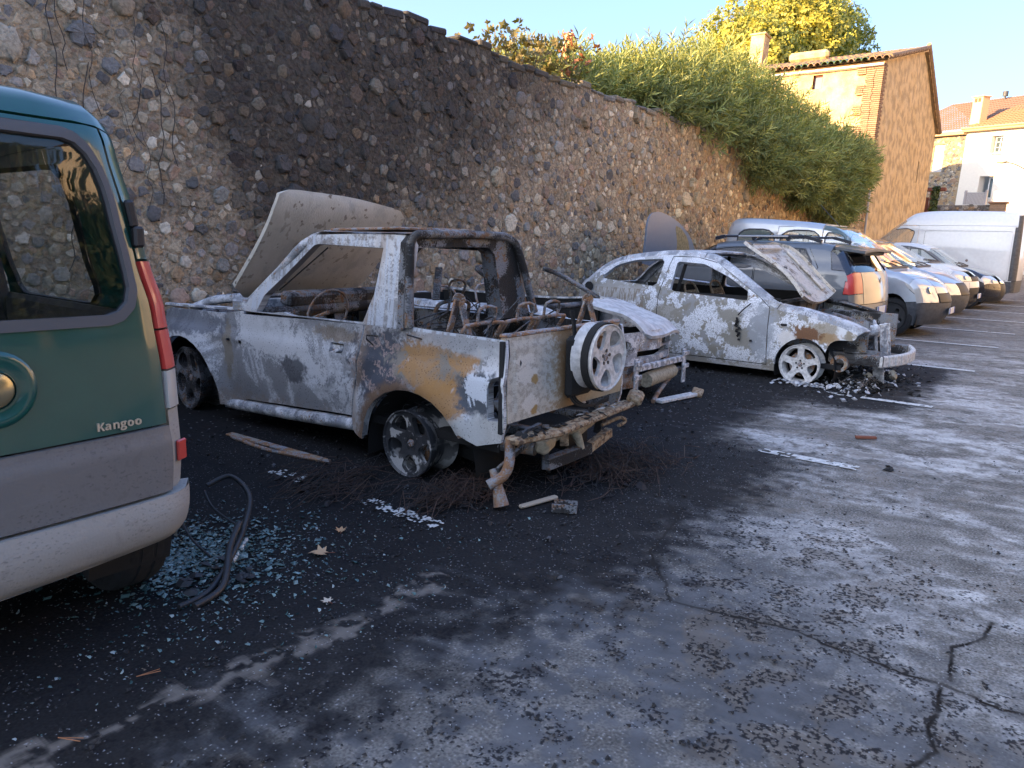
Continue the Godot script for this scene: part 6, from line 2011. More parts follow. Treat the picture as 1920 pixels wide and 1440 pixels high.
func hatch_tex() -> ImageTexture:
	return bake(1024, 384, func(x: int, y: int) -> Vector3:
		var p := Vector2(3.7 * x / 1024.0, 1.4 * y / 384.0)
		var n := nz(1, x * 2 + 260, y * 2 + 411) * 0.6 + nz(2, x * 2, y * 2) * 0.4
		var big := nz(0, x * 2 + 30, y * 2 + 60)
		var f := nz(3, x * 2, y * 2)
		var w := nz(5, x * 2, y * 2 + 30)
		var m := big * 0.5 + n * 0.5
		# white blistered paint in islands over grey and dun bare metal
		var v := Vector3(0.235, 0.215, 0.175).lerp(Vector3(0.27, 0.268, 0.262), ss(0.42, 0.58, w))
		var white := ss(0.455, 0.485, m + 0.06 * sin(p.x * 5.0 + p.y * 9.0))
		v = v.lerp(Vector3(0.66, 0.67, 0.70), white)
		if white > 0.5 and f < 0.40 and nz(2, x * 3, y * 3) < 0.48: v = Vector3(0.13, 0.135, 0.15)
		v = v.lerp(Vector3(0.62, 0.64, 0.68), ss(1.02, 1.12, p.y + (n - 0.5) * 0.2) * 0.5)
		v = v.lerp(Vector3(0.225, 0.21, 0.175), blob(p, Vector2(1.35, 0.42), Vector2(0.24, 0.12), n) * 0.95)
		v = v.lerp(Vector3(0.225, 0.21, 0.175), blob(p, Vector2(1.5, 0.64), Vector2(0.14, 0.08), n) * 0.95)
		v = v.lerp(Vector3(0.25, 0.225, 0.18), blob(p, Vector2(2.25, 0.62), Vector2(0.22, 0.1), n) * 0.8)
		v = v.lerp(Vector3(0.29, 0.31, 0.34), blob(p, Vector2(1.14, 0.5), Vector2(0.14, 0.3), n) * 0.8)
		# dun front wing, white rings near the lamp, rust above the wheel
		v = v.lerp(Vector3(0.27, 0.23, 0.165), blob(p, Vector2(0.42, 0.56), Vector2(0.34, 0.1), n) * 0.85)
		var ring := (p - Vector2(0.1, 0.5)).length() + (n - 0.5) * 0.08
		v = v.lerp(Vector3(0.66, 0.67, 0.69), ss(0.13, 0.16, ring) * ss(0.27, 0.22, ring) * 0.9)
		v = v.lerp(Vector3(0.33, 0.205, 0.09), blob(p, Vector2(0.42, 0.49), Vector2(0.14, 0.06), n) * 0.8)
		v = v.lerp(Vector3(0.1, 0.055, 0.033).lerp(Vector3(0.22, 0.1, 0.04), f), blob(p, Vector2(0.66, 0.52), Vector2(0.17, 0.075), n))
		v = v.lerp(Vector3(0.66, 0.63, 0.6), blob(p, Vector2(0.88, 0.46), Vector2(0.09, 0.08), n) * 0.9)
		v = v.lerp(Vector3(0.35, 0.33, 0.3), blob(p, Vector2(2.9, 0.82), Vector2(0.35, 0.12), n) * 0.85)
		if absf(p.x - 2.9) < 0.35 and p.y < 0.86 and p.y > 0.65: v = v.lerp(Vector3(0.2, 0.15, 0.1), ss(0.5, 0.6, nz(1, x * 6, y)) * 0.8)
		v = v.lerp(Vector3(0.2, 0.115, 0.075), blob(p, Vector2(1.7, 0.86), Vector2(0.35, 0.025), n) * 0.8)
		v = v.lerp(Vector3(0.2, 0.18, 0.15), ss(0.2, 0.13, p.y + (n - 0.5) * 0.06) * 0.75)
		v *= 0.87 + 0.26 * f
		return v)
func sheet_mat(key: String, t: Texture2D, rough := 0.75) -> StandardMaterial3D:
	var m := mat(key, Color.WHITE, rough)
	m.albedo_texture = t
	m.texture_repeat = false
	m.heightmap_enabled = true
	m.heightmap_texture = t
	m.heightmap_scale = 0.12
	return m

func jeep() -> void:
	var o := thing("burnt_offroader", "burnt-out short off-roader without glass or soft top, spare wheel on its tailgate", "burnt car", Vector3(3.68, 0, -4.15))
	var uv := Rect2(-2.0, 0.0, 4.0, 1.5)
	var skin := sheet_mat("jeep_skin", jeep_side_tex())
	var rimb := mat("rim_burnt", Color.WHITE, 0.8)
	tri_tex(rimb, bake(256, 256, func(x: int, y: int) -> Vector3:
		var n := nz(0, x * 2 + 150, y * 2 + 20) * 0.8 + nz(2, x * 2, y * 2) * 0.2
		return Vector3(0.03, 0.03, 0.032).lerp(Vector3(0.5, 0.47, 0.43), ss(0.56, 0.62, n)) * (0.8 + 0.4 * nz(3, x * 2, y * 2))), 1.1, false, "fine", 0.4)
	var door := poly([-0.67, 0.825, -0.75, 0.62, -0.755, 0.40, -0.715, 0.20, 0.485, 0.275, 0.545, 0.5, 0.605, 0.86])
	var fender := poly([-1.9, 0.36, -1.9, 0.62, -1.86, 0.76, -1.7, 0.795, -0.9, 0.815, -0.655, 0.85, -0.66, 0.825, -0.742, 0.62, -0.748, 0.40, -0.708, 0.19, -0.78, 0.13, -1.3, 0.13])
	var quarter := poly([0.615, 0.86, 0.555, 0.5, 0.495, 0.265, 0.5, 0.19, 0.62, 0.15, 1.05, 0.2, 1.44, 0.325, 1.55, 0.28, 1.70, 0.32, 1.725, 0.42, 1.725, 0.80, 1.715, 0.875, 1.3, 0.878, 1.0, 0.885])
	var upper := poly([-0.655, 0.85, -0.61, 0.93, 0.04, 1.365, 0.1, 1.392, 0.5, 1.405, 0.9, 1.405, 0.97, 1.392, 1.0, 1.35, 0.975, 1.15, 0.945, 0.95, 0.96, 0.91, 1.01, 0.885, 0.612, 0.862])
	var win := poly([-0.5, 0.855, -0.42, 0.97, 0.10, 1.325, 0.14, 1.335, 0.74, 1.325, 0.68, 1.05, 0.595, 0.875, 0.4, 0.87, -0.1, 0.86, -0.2, 0.875, -0.33, 0.86])
	var hole := rounded(poly([1.605, 0.43, 1.605, 0.6, 1.64, 0.665, 1.708, 0.69, 1.708, 0.44]), 1, 0.1)
	var handle := rect(0.30, 0.665, 0.43, 0.725)
	var slots := [rect(-0.86, 0.62, -0.81, 0.638), rect(-0.70, 0.615, -0.665, 0.638)]
	var archf := arch(Vector2(-1.45, 0.12), 0.48)
	var archr := arch(Vector2(1.05, 0.085), 0.44)
	for sg in [-1.0, 1.0]:
		var f := func(p: Vector2) -> Vector3:
			var w := 0.6 + 0.03 * ss(0.15, 0.45, p.y) - 0.02 * ss(0.55, 0.9, p.y) + 0.012 * ss(0.60, 0.63, p.y) * ss(0.70, 0.66, p.y)
			for c in [Vector2(-1.45, 0.12), Vector2(1.05, 0.085)]: w += 0.05 * ss(0.17, 0.0, absf(p.distance_to(c) - 0.46))
			w += 0.022 * (nz(0, int(p.x * 140) + 300, int(p.y * 140) + 20) - 0.5) + 0.010 * (nz(1, int(p.x * 60) + 90, int(p.y * 60) + 200) - 0.5)
			if p.y > 0.86: w -= (0.05 if sg < 0 else 0.2) * (p.y - 0.86) / 0.54
			w -= 0.10 * pow(clampf((-1.55 - p.x) / 0.4, 0, 1), 2.0)
			return Vector3(sg * w, p.y, p.x)
		var out := Vector3(sg, 0, 0)
		var g := G.new()
		g.panel(f, [fender], [archf, slots[0], slots[1]], Vector2(0.06, 0.06), out, uv)
		rim_clip(g, f, fender, archf, 0.02, out)
		put("front_wing", g, skin, o)
		g = G.new()
		g.panel(f, [door], [handle, slots[1]], Vector2(0.06, 0.06), out, uv)
		g.rim(f, door, 0.03, out); g.rim(f, handle, 0.03, out)
		var dr := put("door", g, skin, o)
		g = G.new()
		var hx: Vector3 = f.call(Vector2(0.35, 0.685))
		g.box(hx - out * 0.03, Vector3(0.012, 0.05, 0.12))
		g.bar(hx + Vector3(0, -0.03, -0.06) - out * 0.01, hx + Vector3(0, 0.0, 0.06) - out * 0.015, 0.02, 0.016)
		put("handle_remains", g, MT.ash, dr)
		g = G.new()
		g.panel(f, [quarter], [archr, hole], Vector2(0.05, 0.05), out, uv)
		rim_clip(g, f, quarter, archr, 0.02, out); g.rim(f, hole, 0.06, out)
		for c in [Vector2(1.05, 0.085)]:
			for k in 22:
				var a0 := PI * k / 22.0 - 0.05
				var a1 := PI * (k + 1) / 22.0 - 0.05
				if not Geometry2D.is_point_in_polygon(c + Vector2.from_angle((a0 + a1) / 2) * 0.455, quarter): continue
				var A: Vector3 = f.call(c + Vector2.from_angle(a0) * 0.44)
				var B: Vector3 = f.call(c + Vector2.from_angle(a1) * 0.44)
				g.quad(A, B, B - out * 0.045, A - out * 0.045, Vector3(0, -1, 0))
		put("rear_quarter", g, skin, o)
		g = G.new()
		g.panel(f, [upper], [win], Vector2(0.05, 0.05), out, uv)
		g.rim(f, win, 0.05, out); g.rim(f, upper, 0.03, out)
		put("cab_side", g, skin, o)
		# burnt inside skin
		var fi := func(p: Vector2) -> Vector3: return (f.call(p) as Vector3) - out * 0.028
		g = G.new()
		g.panel(fi, [door], [], Vector2(0.12, 0.12), -out)
		g.panel(fi, [quarter], [archr, hole], Vector2(0.12, 0.12), -out)
		g.panel(fi, [upper], [win], Vector2(0.1, 0.1), -out)
		put("inner_panel", g, MT.sooty, o)
		g = G.new()
		g.tube([Vector3(sg * 0.585, 0.135, -0.95), Vector3(sg * 0.585, 0.17, -0.2), Vector3(sg * 0.585, 0.215, 0.5)], 0.045, 8)
		put("sill", g, MT.ash, o)
		for c in [[-1.45, 0.12, 0.49], [1.05, 0.085, 0.45]]:
			g = G.new()
			g.lathe([Vector2(c[2], 0.26), Vector2(c[2], 0.0), Vector2(0.02, 0.0)], 18, Transform3D(Basis(Vector3(0, 0, 1), Vector3(sg, 0, 0), Vector3(0, 1, 0)), Vector3(sg * 0.32, c[1], c[0])), -0.1, PI + 0.1)
			put("wheel_well", g, MT.soot, o)
		wheel(o, Vector3(sg * 0.535, 0.195, 1.02), sg, 0.205, 0.25, "swirl", false, rimb)
		var fw := wheel(o, Vector3(sg * 0.50, 0.25, -1.5), sg, 0.25, 0.22, "swirl", false, MT.sooty)
		fw.rotation.y = sg * 0.1
	# cab: roof skin, windscreen frame, hoop behind the seats
	var fr := func(p: Vector2) -> Vector3: return Vector3(p.x, 1.405 + 0.018 * (1.0 - pow(absf(p.x + 0.08) / 0.6, 4.0)) + 0.006 * (nz(1, int(p.x * 100) + 300, int(p.y * 100) + 300) - 0.5), p.y)
	var g := G.new()
	g.panel(fr, [poly([-0.57, 0.06, 0.44, 0.06, 0.44, 0.96, -0.57, 0.96])], [], Vector2(0.08, 0.08), Vector3.UP)
	put("roof", g, MT.rusty, o)
	g = G.new()
	g.box(Vector3(-0.1, 1.435, 0.42), Vector3(0.72, 0.018, 0.6), Basis(Vector3.RIGHT, -0.03), 0.006)
	put("roof_hatch", g, MT.rusty, o)
	g = G.new()
	g.tube(smooth_line([Vector3(-0.575, 0.92, -0.62), Vector3(-0.56, 1.15, -0.28), Vector3(-0.53, 1.37, 0.05), Vector3(-0.1, 1.395, 0.02), Vector3(0.4, 1.37, 0.05), Vector3(0.5, 1.15, -0.28), Vector3(0.575, 0.92, -0.62)], 4), 0.032, 8)
	g.bar(Vector3(-0.58, 0.89, -0.66), Vector3(0.58, 0.89, -0.66), 0.08, 0.07)
	put("windscreen_frame", g, MT.ash, o)
	# hoop: an arch plate facing the tail
	var ho := poly([-0.635, 0.87, -0.60, 1.36, -0.55, 1.405, -0.3, 1.415, 0.2, 1.415, 0.36, 1.39, 0.43, 1.30, 0.585, 0.87])
	var hi_ := rounded(poly([-0.56, 0.84, -0.565, 1.30, -0.5, 1.335, 0.12, 1.34, 0.20, 1.29, 0.285, 0.84]), 1, 0.1)
	var fh := func(p: Vector2) -> Vector3: return Vector3(p.x, p.y, 0.985 + 0.015 * sin(p.y * 4.0))
	g = G.new()
	g.panel(fh, [ho], [hi_], Vector2(0.06, 0.06), Vector3(0, 0, 1))
	g.rim(fh, hi_, 0.12, Vector3(0, 0, 1)); g.rim(fh, ho, 0.05, Vector3(0, 0, 1))
	put("roll_hoop", g, MT.sooty, o)
	g = G.new()
	g.tube(smooth_line([Vector3(-0.62, 0.88, 1.01), Vector3(-0.605, 1.2, 1.0), Vector3(-0.57, 1.385, 0.99), Vector3(-0.4, 1.412, 0.99), Vector3(0.1, 1.415, 0.99), Vector3(0.33, 1.395, 0.99), Vector3(0.43, 1.28, 1.0), Vector3(0.57, 0.9, 1.03)], 5), 0.026, 8)
	g.tube([Vector3(-0.575, 0.88, 0.995), Vector3(-0.575, 1.28, 0.995)], 0.008, 5)
	put("hoop_edge", g, MT.sooty, o)
	# bonnet, thrown open against the screen
	var bn := rounded(poly([-0.57, -0.1, 0.66, -0.1, 0.74, 0.72, 0.64, 0.82, 0.1, 0.90, -0.42, 0.91, -0.52, 0.84]), 1, 0.14)
	var fb := func(p: Vector2) -> Vector3:
		var u := p.y / 0.9
		return Vector3(p.x + 0.03, 0.97 + 0.735 * u - 0.04 * p.x * u - 0.05 * pow(u, 6.0) * 0.6, -0.92 + 0.60 * u + 0.10 * sin(u * 2.6) * (1.0 - pow(p.x / 0.8, 2.0)) - 0.10 * pow(u, 5.0))
	g = G.new()
	g.panel(fb, [bn], [], Vector2(0.05, 0.05), Vector3(0, 0.3, 1))
	g.rim(fb, bn, 0.035, Vector3(0, 0.3, 1))
	var bon := put("bonnet", g, MT.beige, o)
	g = G.new()
	g.rim(fb, grown(bn, -0.015), 0.028, Vector3(0, 0.3, 1))
	put("bonnet_lip", g, MT.ash, bon)
	g = G.new()
	g.tube([Vector3(-0.15, 1.28, -0.52), Vector3(-0.14, 1.5, -0.47)], 0.004, 4)
	g.tube([Vector3(-0.30, 0.98, -0.68), Vector3(-0.05, 1.3, -0.42)], 0.005, 4)
	put("washer_pipe", g, MT.soot, bon)
	# engine bay
	g = G.new()
	g.box(Vector3(0, 0.62, -0.80), Vector3(1.1, 0.62, 0.04), Basis(), 0.01)
	g.box(Vector3(0, 0.5, -1.35), Vector3(0.5, 0.35, 0.6), Basis(), 0.05)
	g.tube([Vector3(-0.3, 0.76, -1.05), Vector3(0.1, 0.84, -1.2), Vector3(0.35, 0.8, -1.0)], 0.05, 10)
	g.box(Vector3(0, 0.55, -1.86), Vector3(1.15, 0.4, 0.05), Basis(), 0.01)
	put("engine_remains", g, MT.sooty, o)
	g = G.new()
	g.tube(smooth_line([Vector3(-0.52, 0.80, -1.5), Vector3(-0.46, 0.88, -1.25), Vector3(-0.3, 0.905, -1.0), Vector3(0.2, 0.90, -0.95)], 5), 0.035, 8)
	g.bar(Vector3(-0.57, 0.815, -1.8), Vector3(-0.55, 0.845, -0.85), 0.05, 0.02)
	g.box(Vector3(-0.55, 0.88, -0.74), Vector3(0.1, 0.1, 0.18), Basis(Vector3.UP, 0.2), 0.02)
	g.bar(Vector3(-0.5, 0.85, -0.78), Vector3(0.55, 0.85, -0.78), 0.12, 0.03)
	put("scuttle", g, MT.ash, o)
	# floor, dashboard beam, seat frames
	g = G.new()
	g.box(Vector3(0, 0.27, 0.4), Vector3(1.12, 0.05, 2.5))
	g.box(Vector3(0, 0.42, 0.42), Vector3(0.25, 0.25, 1.9), Basis(), 0.04)
	put("floor_pan", g, MT.soot, o)
	g = G.new()
	g.tube([Vector3(-0.56, 0.83, -0.5), Vector3(0.56, 0.86, -0.5)], 0.05, 8)
	g.box(Vector3(0.1, 0.93, -0.52), Vector3(0.95, 0.10, 0.12), Basis(Vector3.RIGHT, 0.2), 0.02)
	g.bar(Vector3(-0.3, 0.75, -0.5), Vector3(-0.3, 0.82, -0.15), 0.03, 0.03)
	g.bar(Vector3(0.1, 0.4, -0.4), Vector3(0.1, 0.8, -0.5), 0.12, 0.04)
	put("dashboard_beam", g, MT.sooty, o)
	g = G.new()
	var ring := []
	for k in 21: ring.append(Vector3(-0.3 + 0.17 * cos(TAU * k / 20.0), 0.86 + 0.16 * sin(TAU * k / 20.0), -0.12 + 0.05 * sin(TAU * k / 20.0)))
	g.tube(ring, 0.009, 6, false)
	g.tube([Vector3(-0.3, 0.86, -0.12), Vector3(-0.3, 0.80, -0.3)], 0.015, 6)
	put("steering_wheel", g, MT.rusty, o)
	for sx in [-0.29, 0.29]:
		g = G.new()
		g.tube(smooth_line([Vector3(sx - 0.2, 0.4, 0.1), Vector3(sx - 0.2, 0.5, 0.32), Vector3(sx - 0.18, 0.86, 0.5), Vector3(sx - 0.12, 0.95, 0.53), Vector3(sx + 0.12, 0.95, 0.53), Vector3(sx + 0.18, 0.86, 0.5), Vector3(sx + 0.2, 0.5, 0.32), Vector3(sx + 0.2, 0.4, 0.1)], 4), 0.014, 6)
		for y in [0.6, 0.7, 0.8]: g.tube([Vector3(sx - 0.19, y, 0.3 + (y - 0.5) * 0.5), Vector3(sx + 0.19, y, 0.3 + (y - 0.5) * 0.5)], 0.006, 5)
		g.tube(smooth_line([Vector3(sx - 0.06, 0.9, 0.53), Vector3(sx - 0.06, 1.0, 0.55), Vector3(sx - 0.085, 1.06, 0.56), Vector3(sx - 0.05, 1.10, 0.56), Vector3(sx + 0.05, 1.10, 0.56), Vector3(sx + 0.085, 1.06, 0.56), Vector3(sx + 0.06, 1.0, 0.55), Vector3(sx + 0.06, 0.9, 0.53)], 4), 0.009, 6)
		for k in 5: g.tube([Vector3(sx - 0.17 + 0.085 * k, 0.46, 0.0), Vector3(sx - 0.17 + 0.085 * k, 0.43, 0.4)], 0.006, 5)
		put("seat_frame", g, MT.rusty, o)
	g = G.new()
	for s in [[-0.32, 0.36], [0.05, 0.36], [0.33, 0.2]]:
		g.tube(smooth_line([Vector3(s[0] - 0.17, 0.5, 1.05), Vector3(s[0] - 0.17, 0.86, 1.30), Vector3(s[0] - 0.13, 0.91, 1.33), Vector3(s[0] + 0.13, 0.91, 1.33), Vector3(s[0] + 0.17, 0.86, 1.30), Vector3(s[0] + 0.17, 0.5, 1.05)], 4), 0.013, 6)
		g.tube(smooth_line([Vector3(s[0] - 0.07, 0.9, 1.33), Vector3(s[0] - 0.07, 1.0, 1.35), Vector3(s[0] + 0.07, 1.0, 1.35), Vector3(s[0] + 0.07, 0.9, 1.33)], 3), 0.01, 6)
	for y in [0.55, 0.66, 0.77]: g.tube([Vector3(-0.5, y, 1.06 + (y - 0.5) * 0.6), Vector3(0.5, y, 1.06 + (y - 0.5) * 0.6)], 0.007, 5)
	put("rear_seat_frame", g, MT.rusty, o)
	for e in [[-0.50, 1.28, 0.14, 1.085], [0.42, 1.55, 0.12, 1.06]]:
		g = G.new()
		var c := Vector3(e[0], 0.0, e[1])
		g.bar(c + Vector3(-0.03, 0.80, -0.06), c + Vector3(-0.005, e[3] - 0.03, 0.0), 0.045, 0.018, Vector3(0, 0, 1))
		g.bar(c + Vector3(0.05, 0.80, 0.06), c + Vector3(0.02, e[3] - 0.03, 0.0), 0.045, 0.018, Vector3(0, 0, 1))
		g.lathe([Vector2(0.0, 0.012), Vector2(0.036, 0.012), Vector2(0.036, -0.012), Vector2(0, -0.012)], 14, Transform3D(Basis(Vector3(0.8, 0, 0.6), Vector3(-0.6, 0, 0.8), Vector3(0, 1, 0)), c + Vector3(0.008, e[3] - 0.03, 0)))
		put("belt_bracket", g, MT.rusty, o)
	g = G.new()
	var rng := RandomNumberGenerator.new()
	rng.seed = 4
	for i in 150:
		var c := Vector3(rng.randf_range(-0.52, 0.52), rng.randf_range(0.3, 0.52), rng.randf_range(-0.3, 1.6))
		g.rock(c, Vector3(rng.randf_range(0.05, 0.2), rng.randf_range(0.03, 0.12), rng.randf_range(0.05, 0.2)), rng)
	for i in 60:
		var a := Vector3(rng.randf_range(-0.5, 0.5), rng.randf_range(0.4, 0.9), rng.randf_range(0.3, 1.6))
		g.tube(smooth_line([a, a + Vector3(rng.randf_range(-0.2, 0.2), rng.randf_range(-0.1, 0.2), rng.randf_range(-0.1, 0.1)), a + Vector3(rng.randf_range(-0.3, 0.3), rng.randf_range(-0.3, 0.1), rng.randf_range(-0.2, 0.2))], 4), 0.005, 4, false)
	put("cabin_debris", g, MT.sooty, o)
	# tailgate
	var tg := poly([-0.60, 0.43, 0.585, 0.44, 0.585, 0.905, -0.60, 0.885])
	var ft := func(p: Vector2) -> Vector3:
		var e := 0.012 * ss(0.0, 0.05, p.x + 0.57) * ss(0.0, 0.03, p.y - 0.46) * ss(0.0, 0.03, 0.85 - p.y)
		return Vector3(p.x, p.y, 1.735 + e + 0.012 * (nz(0, int(p.x * 120), int(p.y * 120) + 44) - 0.5) - 0.03 * (p.y - 0.43) / 0.45)
	g = G.new()
	var latch := PackedVector2Array([Vector2(-0.5, 0.745), Vector2(-0.49, 0.725), Vector2(-0.48, 0.745), Vector2(-0.49, 0.765)])
	g.panel(ft, [tg], [latch], Vector2(0.03, 0.03), Vector3(0, 0, 1), Rect2(-0.6, 0.43, 1.185, 0.465))
	g.rim(ft, tg, 0.03, Vector3(0, 0, 1))
	var tmat := sheet_mat("tailgate_skin", tailgate_tex())
	var gate := put("tailgate", g, tmat, o)
	g = G.new()
	g.box(Vector3(-0.01, 0.895, 1.685), Vector3(1.18, 0.02, 0.05), Basis(), 0.006)
	put("gate_lip", g, MT.rusty, gate)
	g = G.new()
	g.box(Vector3(-0.615, 0.62, 1.70), Vector3(0.022, 0.5, 0.03), Basis(), 0.004)
	put("gate_gap", g, MT.black, o)
	# spare rim on its carrier
	var sp := Node3D.new()
	sp.name = "spare_wheel"
	o.add_child(sp)
	sp.position = Vector3(0.09, 0.735, 1.86)
	sp.rotation.y = -PI / 2
	wheel(sp, Vector3.ZERO, 1.0, 0.197, 0.15, "swirl", false, MT.rim_white, "spare_rim")
	g = G.new()
	g.lathe([Vector2(0.197, 0.0), Vector2(0.203, 0.0), Vector2(0.203, 0.045), Vector2(0.195, 0.045)], 30, Transform3D(Basis(Vector3(1, 0, 0), Vector3(0, 0, 1), Vector3(0, -1, 0)), sp.position))
	put("burnt_bead", g, MT.soot, o)
	g = G.new()
	g.box(Vector3(0.02, 0.68, 1.77), Vector3(0.26, 0.36, 0.05), Basis(), 0.03)
	g.bar(Vector3(0.05, 0.7, 1.75), Vector3(0.09, 0.735, 1.86), 0.12, 0.12)
	put("wheel_carrier", g, MT.soot, o)
	g = G.new()
	for k in 3:
		g.tube(smooth_line([Vector3(-0.02 + 0.012 * k, 1.0, 1.72), Vector3(-0.02 + 0.01 * k, 0.86, 1.75), Vector3(-0.08 + 0.012 * k, 0.66, 1.77), Vector3(-0.07 + 0.02 * k, 0.5, 1.78), Vector3(0.05 + 0.03 * k, 0.43, 1.80), Vector3(0.32, 0.43 + 0.01 * k, 1.8)], 5), 0.007, 5)
	put("cable", g, MT.soot, o)
	# what is left of the rear bumper, exhaust and chassis
	g = G.new()
	g.bar(Vector3(-0.66, 0.36, 1.80), Vector3(-0.3, 0.355, 1.86), 0.10, 0.035, Vector3.UP, 0.01)
	g.bar(Vector3(-0.32, 0.357, 1.86), Vector3(0.52, 0.385, 1.84), 0.09, 0.035, Vector3.UP, 0.01)
	g.box(Vector3(0.56, 0.42, 1.86), Vector3(0.12, 0.07, 0.1), Basis.from_euler(Vector3(0.3, 0.4, 0.3)), 0.02)
	put("bumper_beam", g, mat("tan_rust", Color.WHITE, 0.85), o)
	tri_tex(MT.tan_rust, bake(256, 256, func(x: int, y: int) -> Vector3: return Vector3(0.26, 0.16, 0.085).lerp(Vector3(0.38, 0.30, 0.2), ss(0.4, 0.6, nz(1, x * 2, y * 2))).lerp(Vector3(0.07, 0.045, 0.03), ss(0.55, 0.7, nz(1, x * 2 + 200, y * 2))) * (0.75 + 0.5 * nz(3, x * 2, y * 2))), 2.0, false, "fine", 0.6)
	g = G.new()
	g.tube(smooth_line([Vector3(-0.64, 0.36, 1.78), Vector3(-0.66, 0.26, 1.80), Vector3(-0.69, 0.18, 1.79), Vector3(-0.76, 0.13, 1.74)], 4), 0.028, 8)
	g.tube([Vector3(-0.70, 0.2, 1.72), Vector3(-0.71, 0.13, 1.76), Vector3(-0.72, 0.02, 1.80)], [0.02, 0.026, 0.042], 10, false)
	put("exhaust", g, MT.rusty, o)
	g = G.new()
	g.tube([Vector3(-0.4, 0.24, 1.5), Vector3(-0.35, 0.24, 1.74)], 0.036, 10, false)
	put("exhaust_stub", g, MT.rusty, o)
	g = G.new()
	g.tube(smooth_line([Vector3(-0.25, 0.27, 1.70), Vector3(-0.05, 0.30, 1.74), Vector3(0.08, 0.285, 1.75), Vector3(0.2, 0.31, 1.74), Vector3(0.42, 0.33, 1.7)], 5), [0.03, 0.04, 0.045, 0.045, 0.042, 0.035, 0.035, 0.04, 0.045, 0.045, 0.04, 0.035, 0.035, 0.035, 0.04, 0.04, 0.035, 0.035, 0.03, 0.03, 0.03], 10)
	g.tube([Vector3(0.02, 0.28, 1.76), Vector3(0.06, 0.17, 1.79)], [0.035, 0.018], 8)
	g.box(Vector3(-0.28, 0.26, 1.76), Vector3(0.16, 0.08, 0.08), Basis.from_euler(Vector3(0.2, 0.3, 0.1)), 0.02)
	put("silencer", g, mat("pale_rust", lin(0.42, 0.36, 0.26), 0.85), o)
	tri_tex(MT.pale_rust, TX.grime, 3.0, false, "fine", 0.5)
	g = G.new()
	g.bar(Vector3(-0.6, 0.3, 1.7), Vector3(-0.2, 0.33, 1.66), 0.03, 0.05)
	g.bar(Vector3(-0.7, 0.2, 1.75), Vector3(-0.3, 0.32, 1.72), 0.02, 0.03)
	g.bar(Vector3(-0.25, 0.13, 1.74), Vector3(0.15, 0.155, 1.78), 0.06, 0.07)
	g.bar(Vector3(-0.2, 0.35, 1.7), Vector3(-0.25, 0.1, 1.74), 0.04, 0.05)
	g.bar(Vector3(0.4, 0.38, 1.72), Vector3(0.34, 0.2, 1.72), 0.05, 0.03)
	g.bar(Vector3(0.48, 0.38, 1.7), Vector3(0.42, 0.26, 1.72), 0.03, 0.03)
	g.bar(Vector3(-0.3, 0.26, -1.4), Vector3(-0.3, 0.3, 1.7), 0.07, 0.09)
	g.bar(Vector3(0.3, 0.26, -1.4), Vector3(0.3, 0.3, 1.7), 0.07, 0.09)
	g.tube([Vector3(-0.5, 0.2, 1.02), Vector3(0.5, 0.2, 1.02)], 0.045, 8)
	g.lathe([Vector2(0, -0.1), Vector2(0.1, -0.06), Vector2(0.11, 0.04), Vector2(0, 0.1)], 12, Transform3D(Basis(), Vector3(0.05, 0.2, 1.02)))
	put("chassis", g, MT.sooty, o)
	g = G.new()
	g.bar(Vector3(0.15, 0.155, 1.78), Vector3(0.42, 0.2, 1.76), 0.05, 0.06)
	g.bar(Vector3(-0.1, 0.34, 1.76), Vector3(-0.12, 0.22, 1.78), 0.05, 0.03)
	g.tube(smooth_line([Vector3(0.3, 0.27, 1.78), Vector3(0.44, 0.3, 1.82), Vector3(0.5, 0.27, 1.83), Vector3(0.43, 0.25, 1.82)], 4), 0.012, 6)
	put("towing_bracket", g, MT.tan_rust, o)
	g = G.new()
	for i in 40:
		g.rock(Vector3(rng.randf_range(-0.6, 0.5), 0.385, rng.randf_range(1.78, 1.88)), Vector3(rng.randf_range(0.02, 0.09), 0.02, rng.randf_range(0.02, 0.05)), rng)
	put("charred_scraps", g, MT.soot, o).set_meta("kind", "stuff")
	g = G.new()
	for i in 9: g.rock(Vector3(rng.randf_range(-0.2, 0.5), 0.395, rng.randf_range(1.80, 1.88)), Vector3(rng.randf_range(0.03, 0.1), 0.012, rng.randf_range(0.02, 0.04)), rng)
	put("ash_flakes", g, MT.rim_white, o)

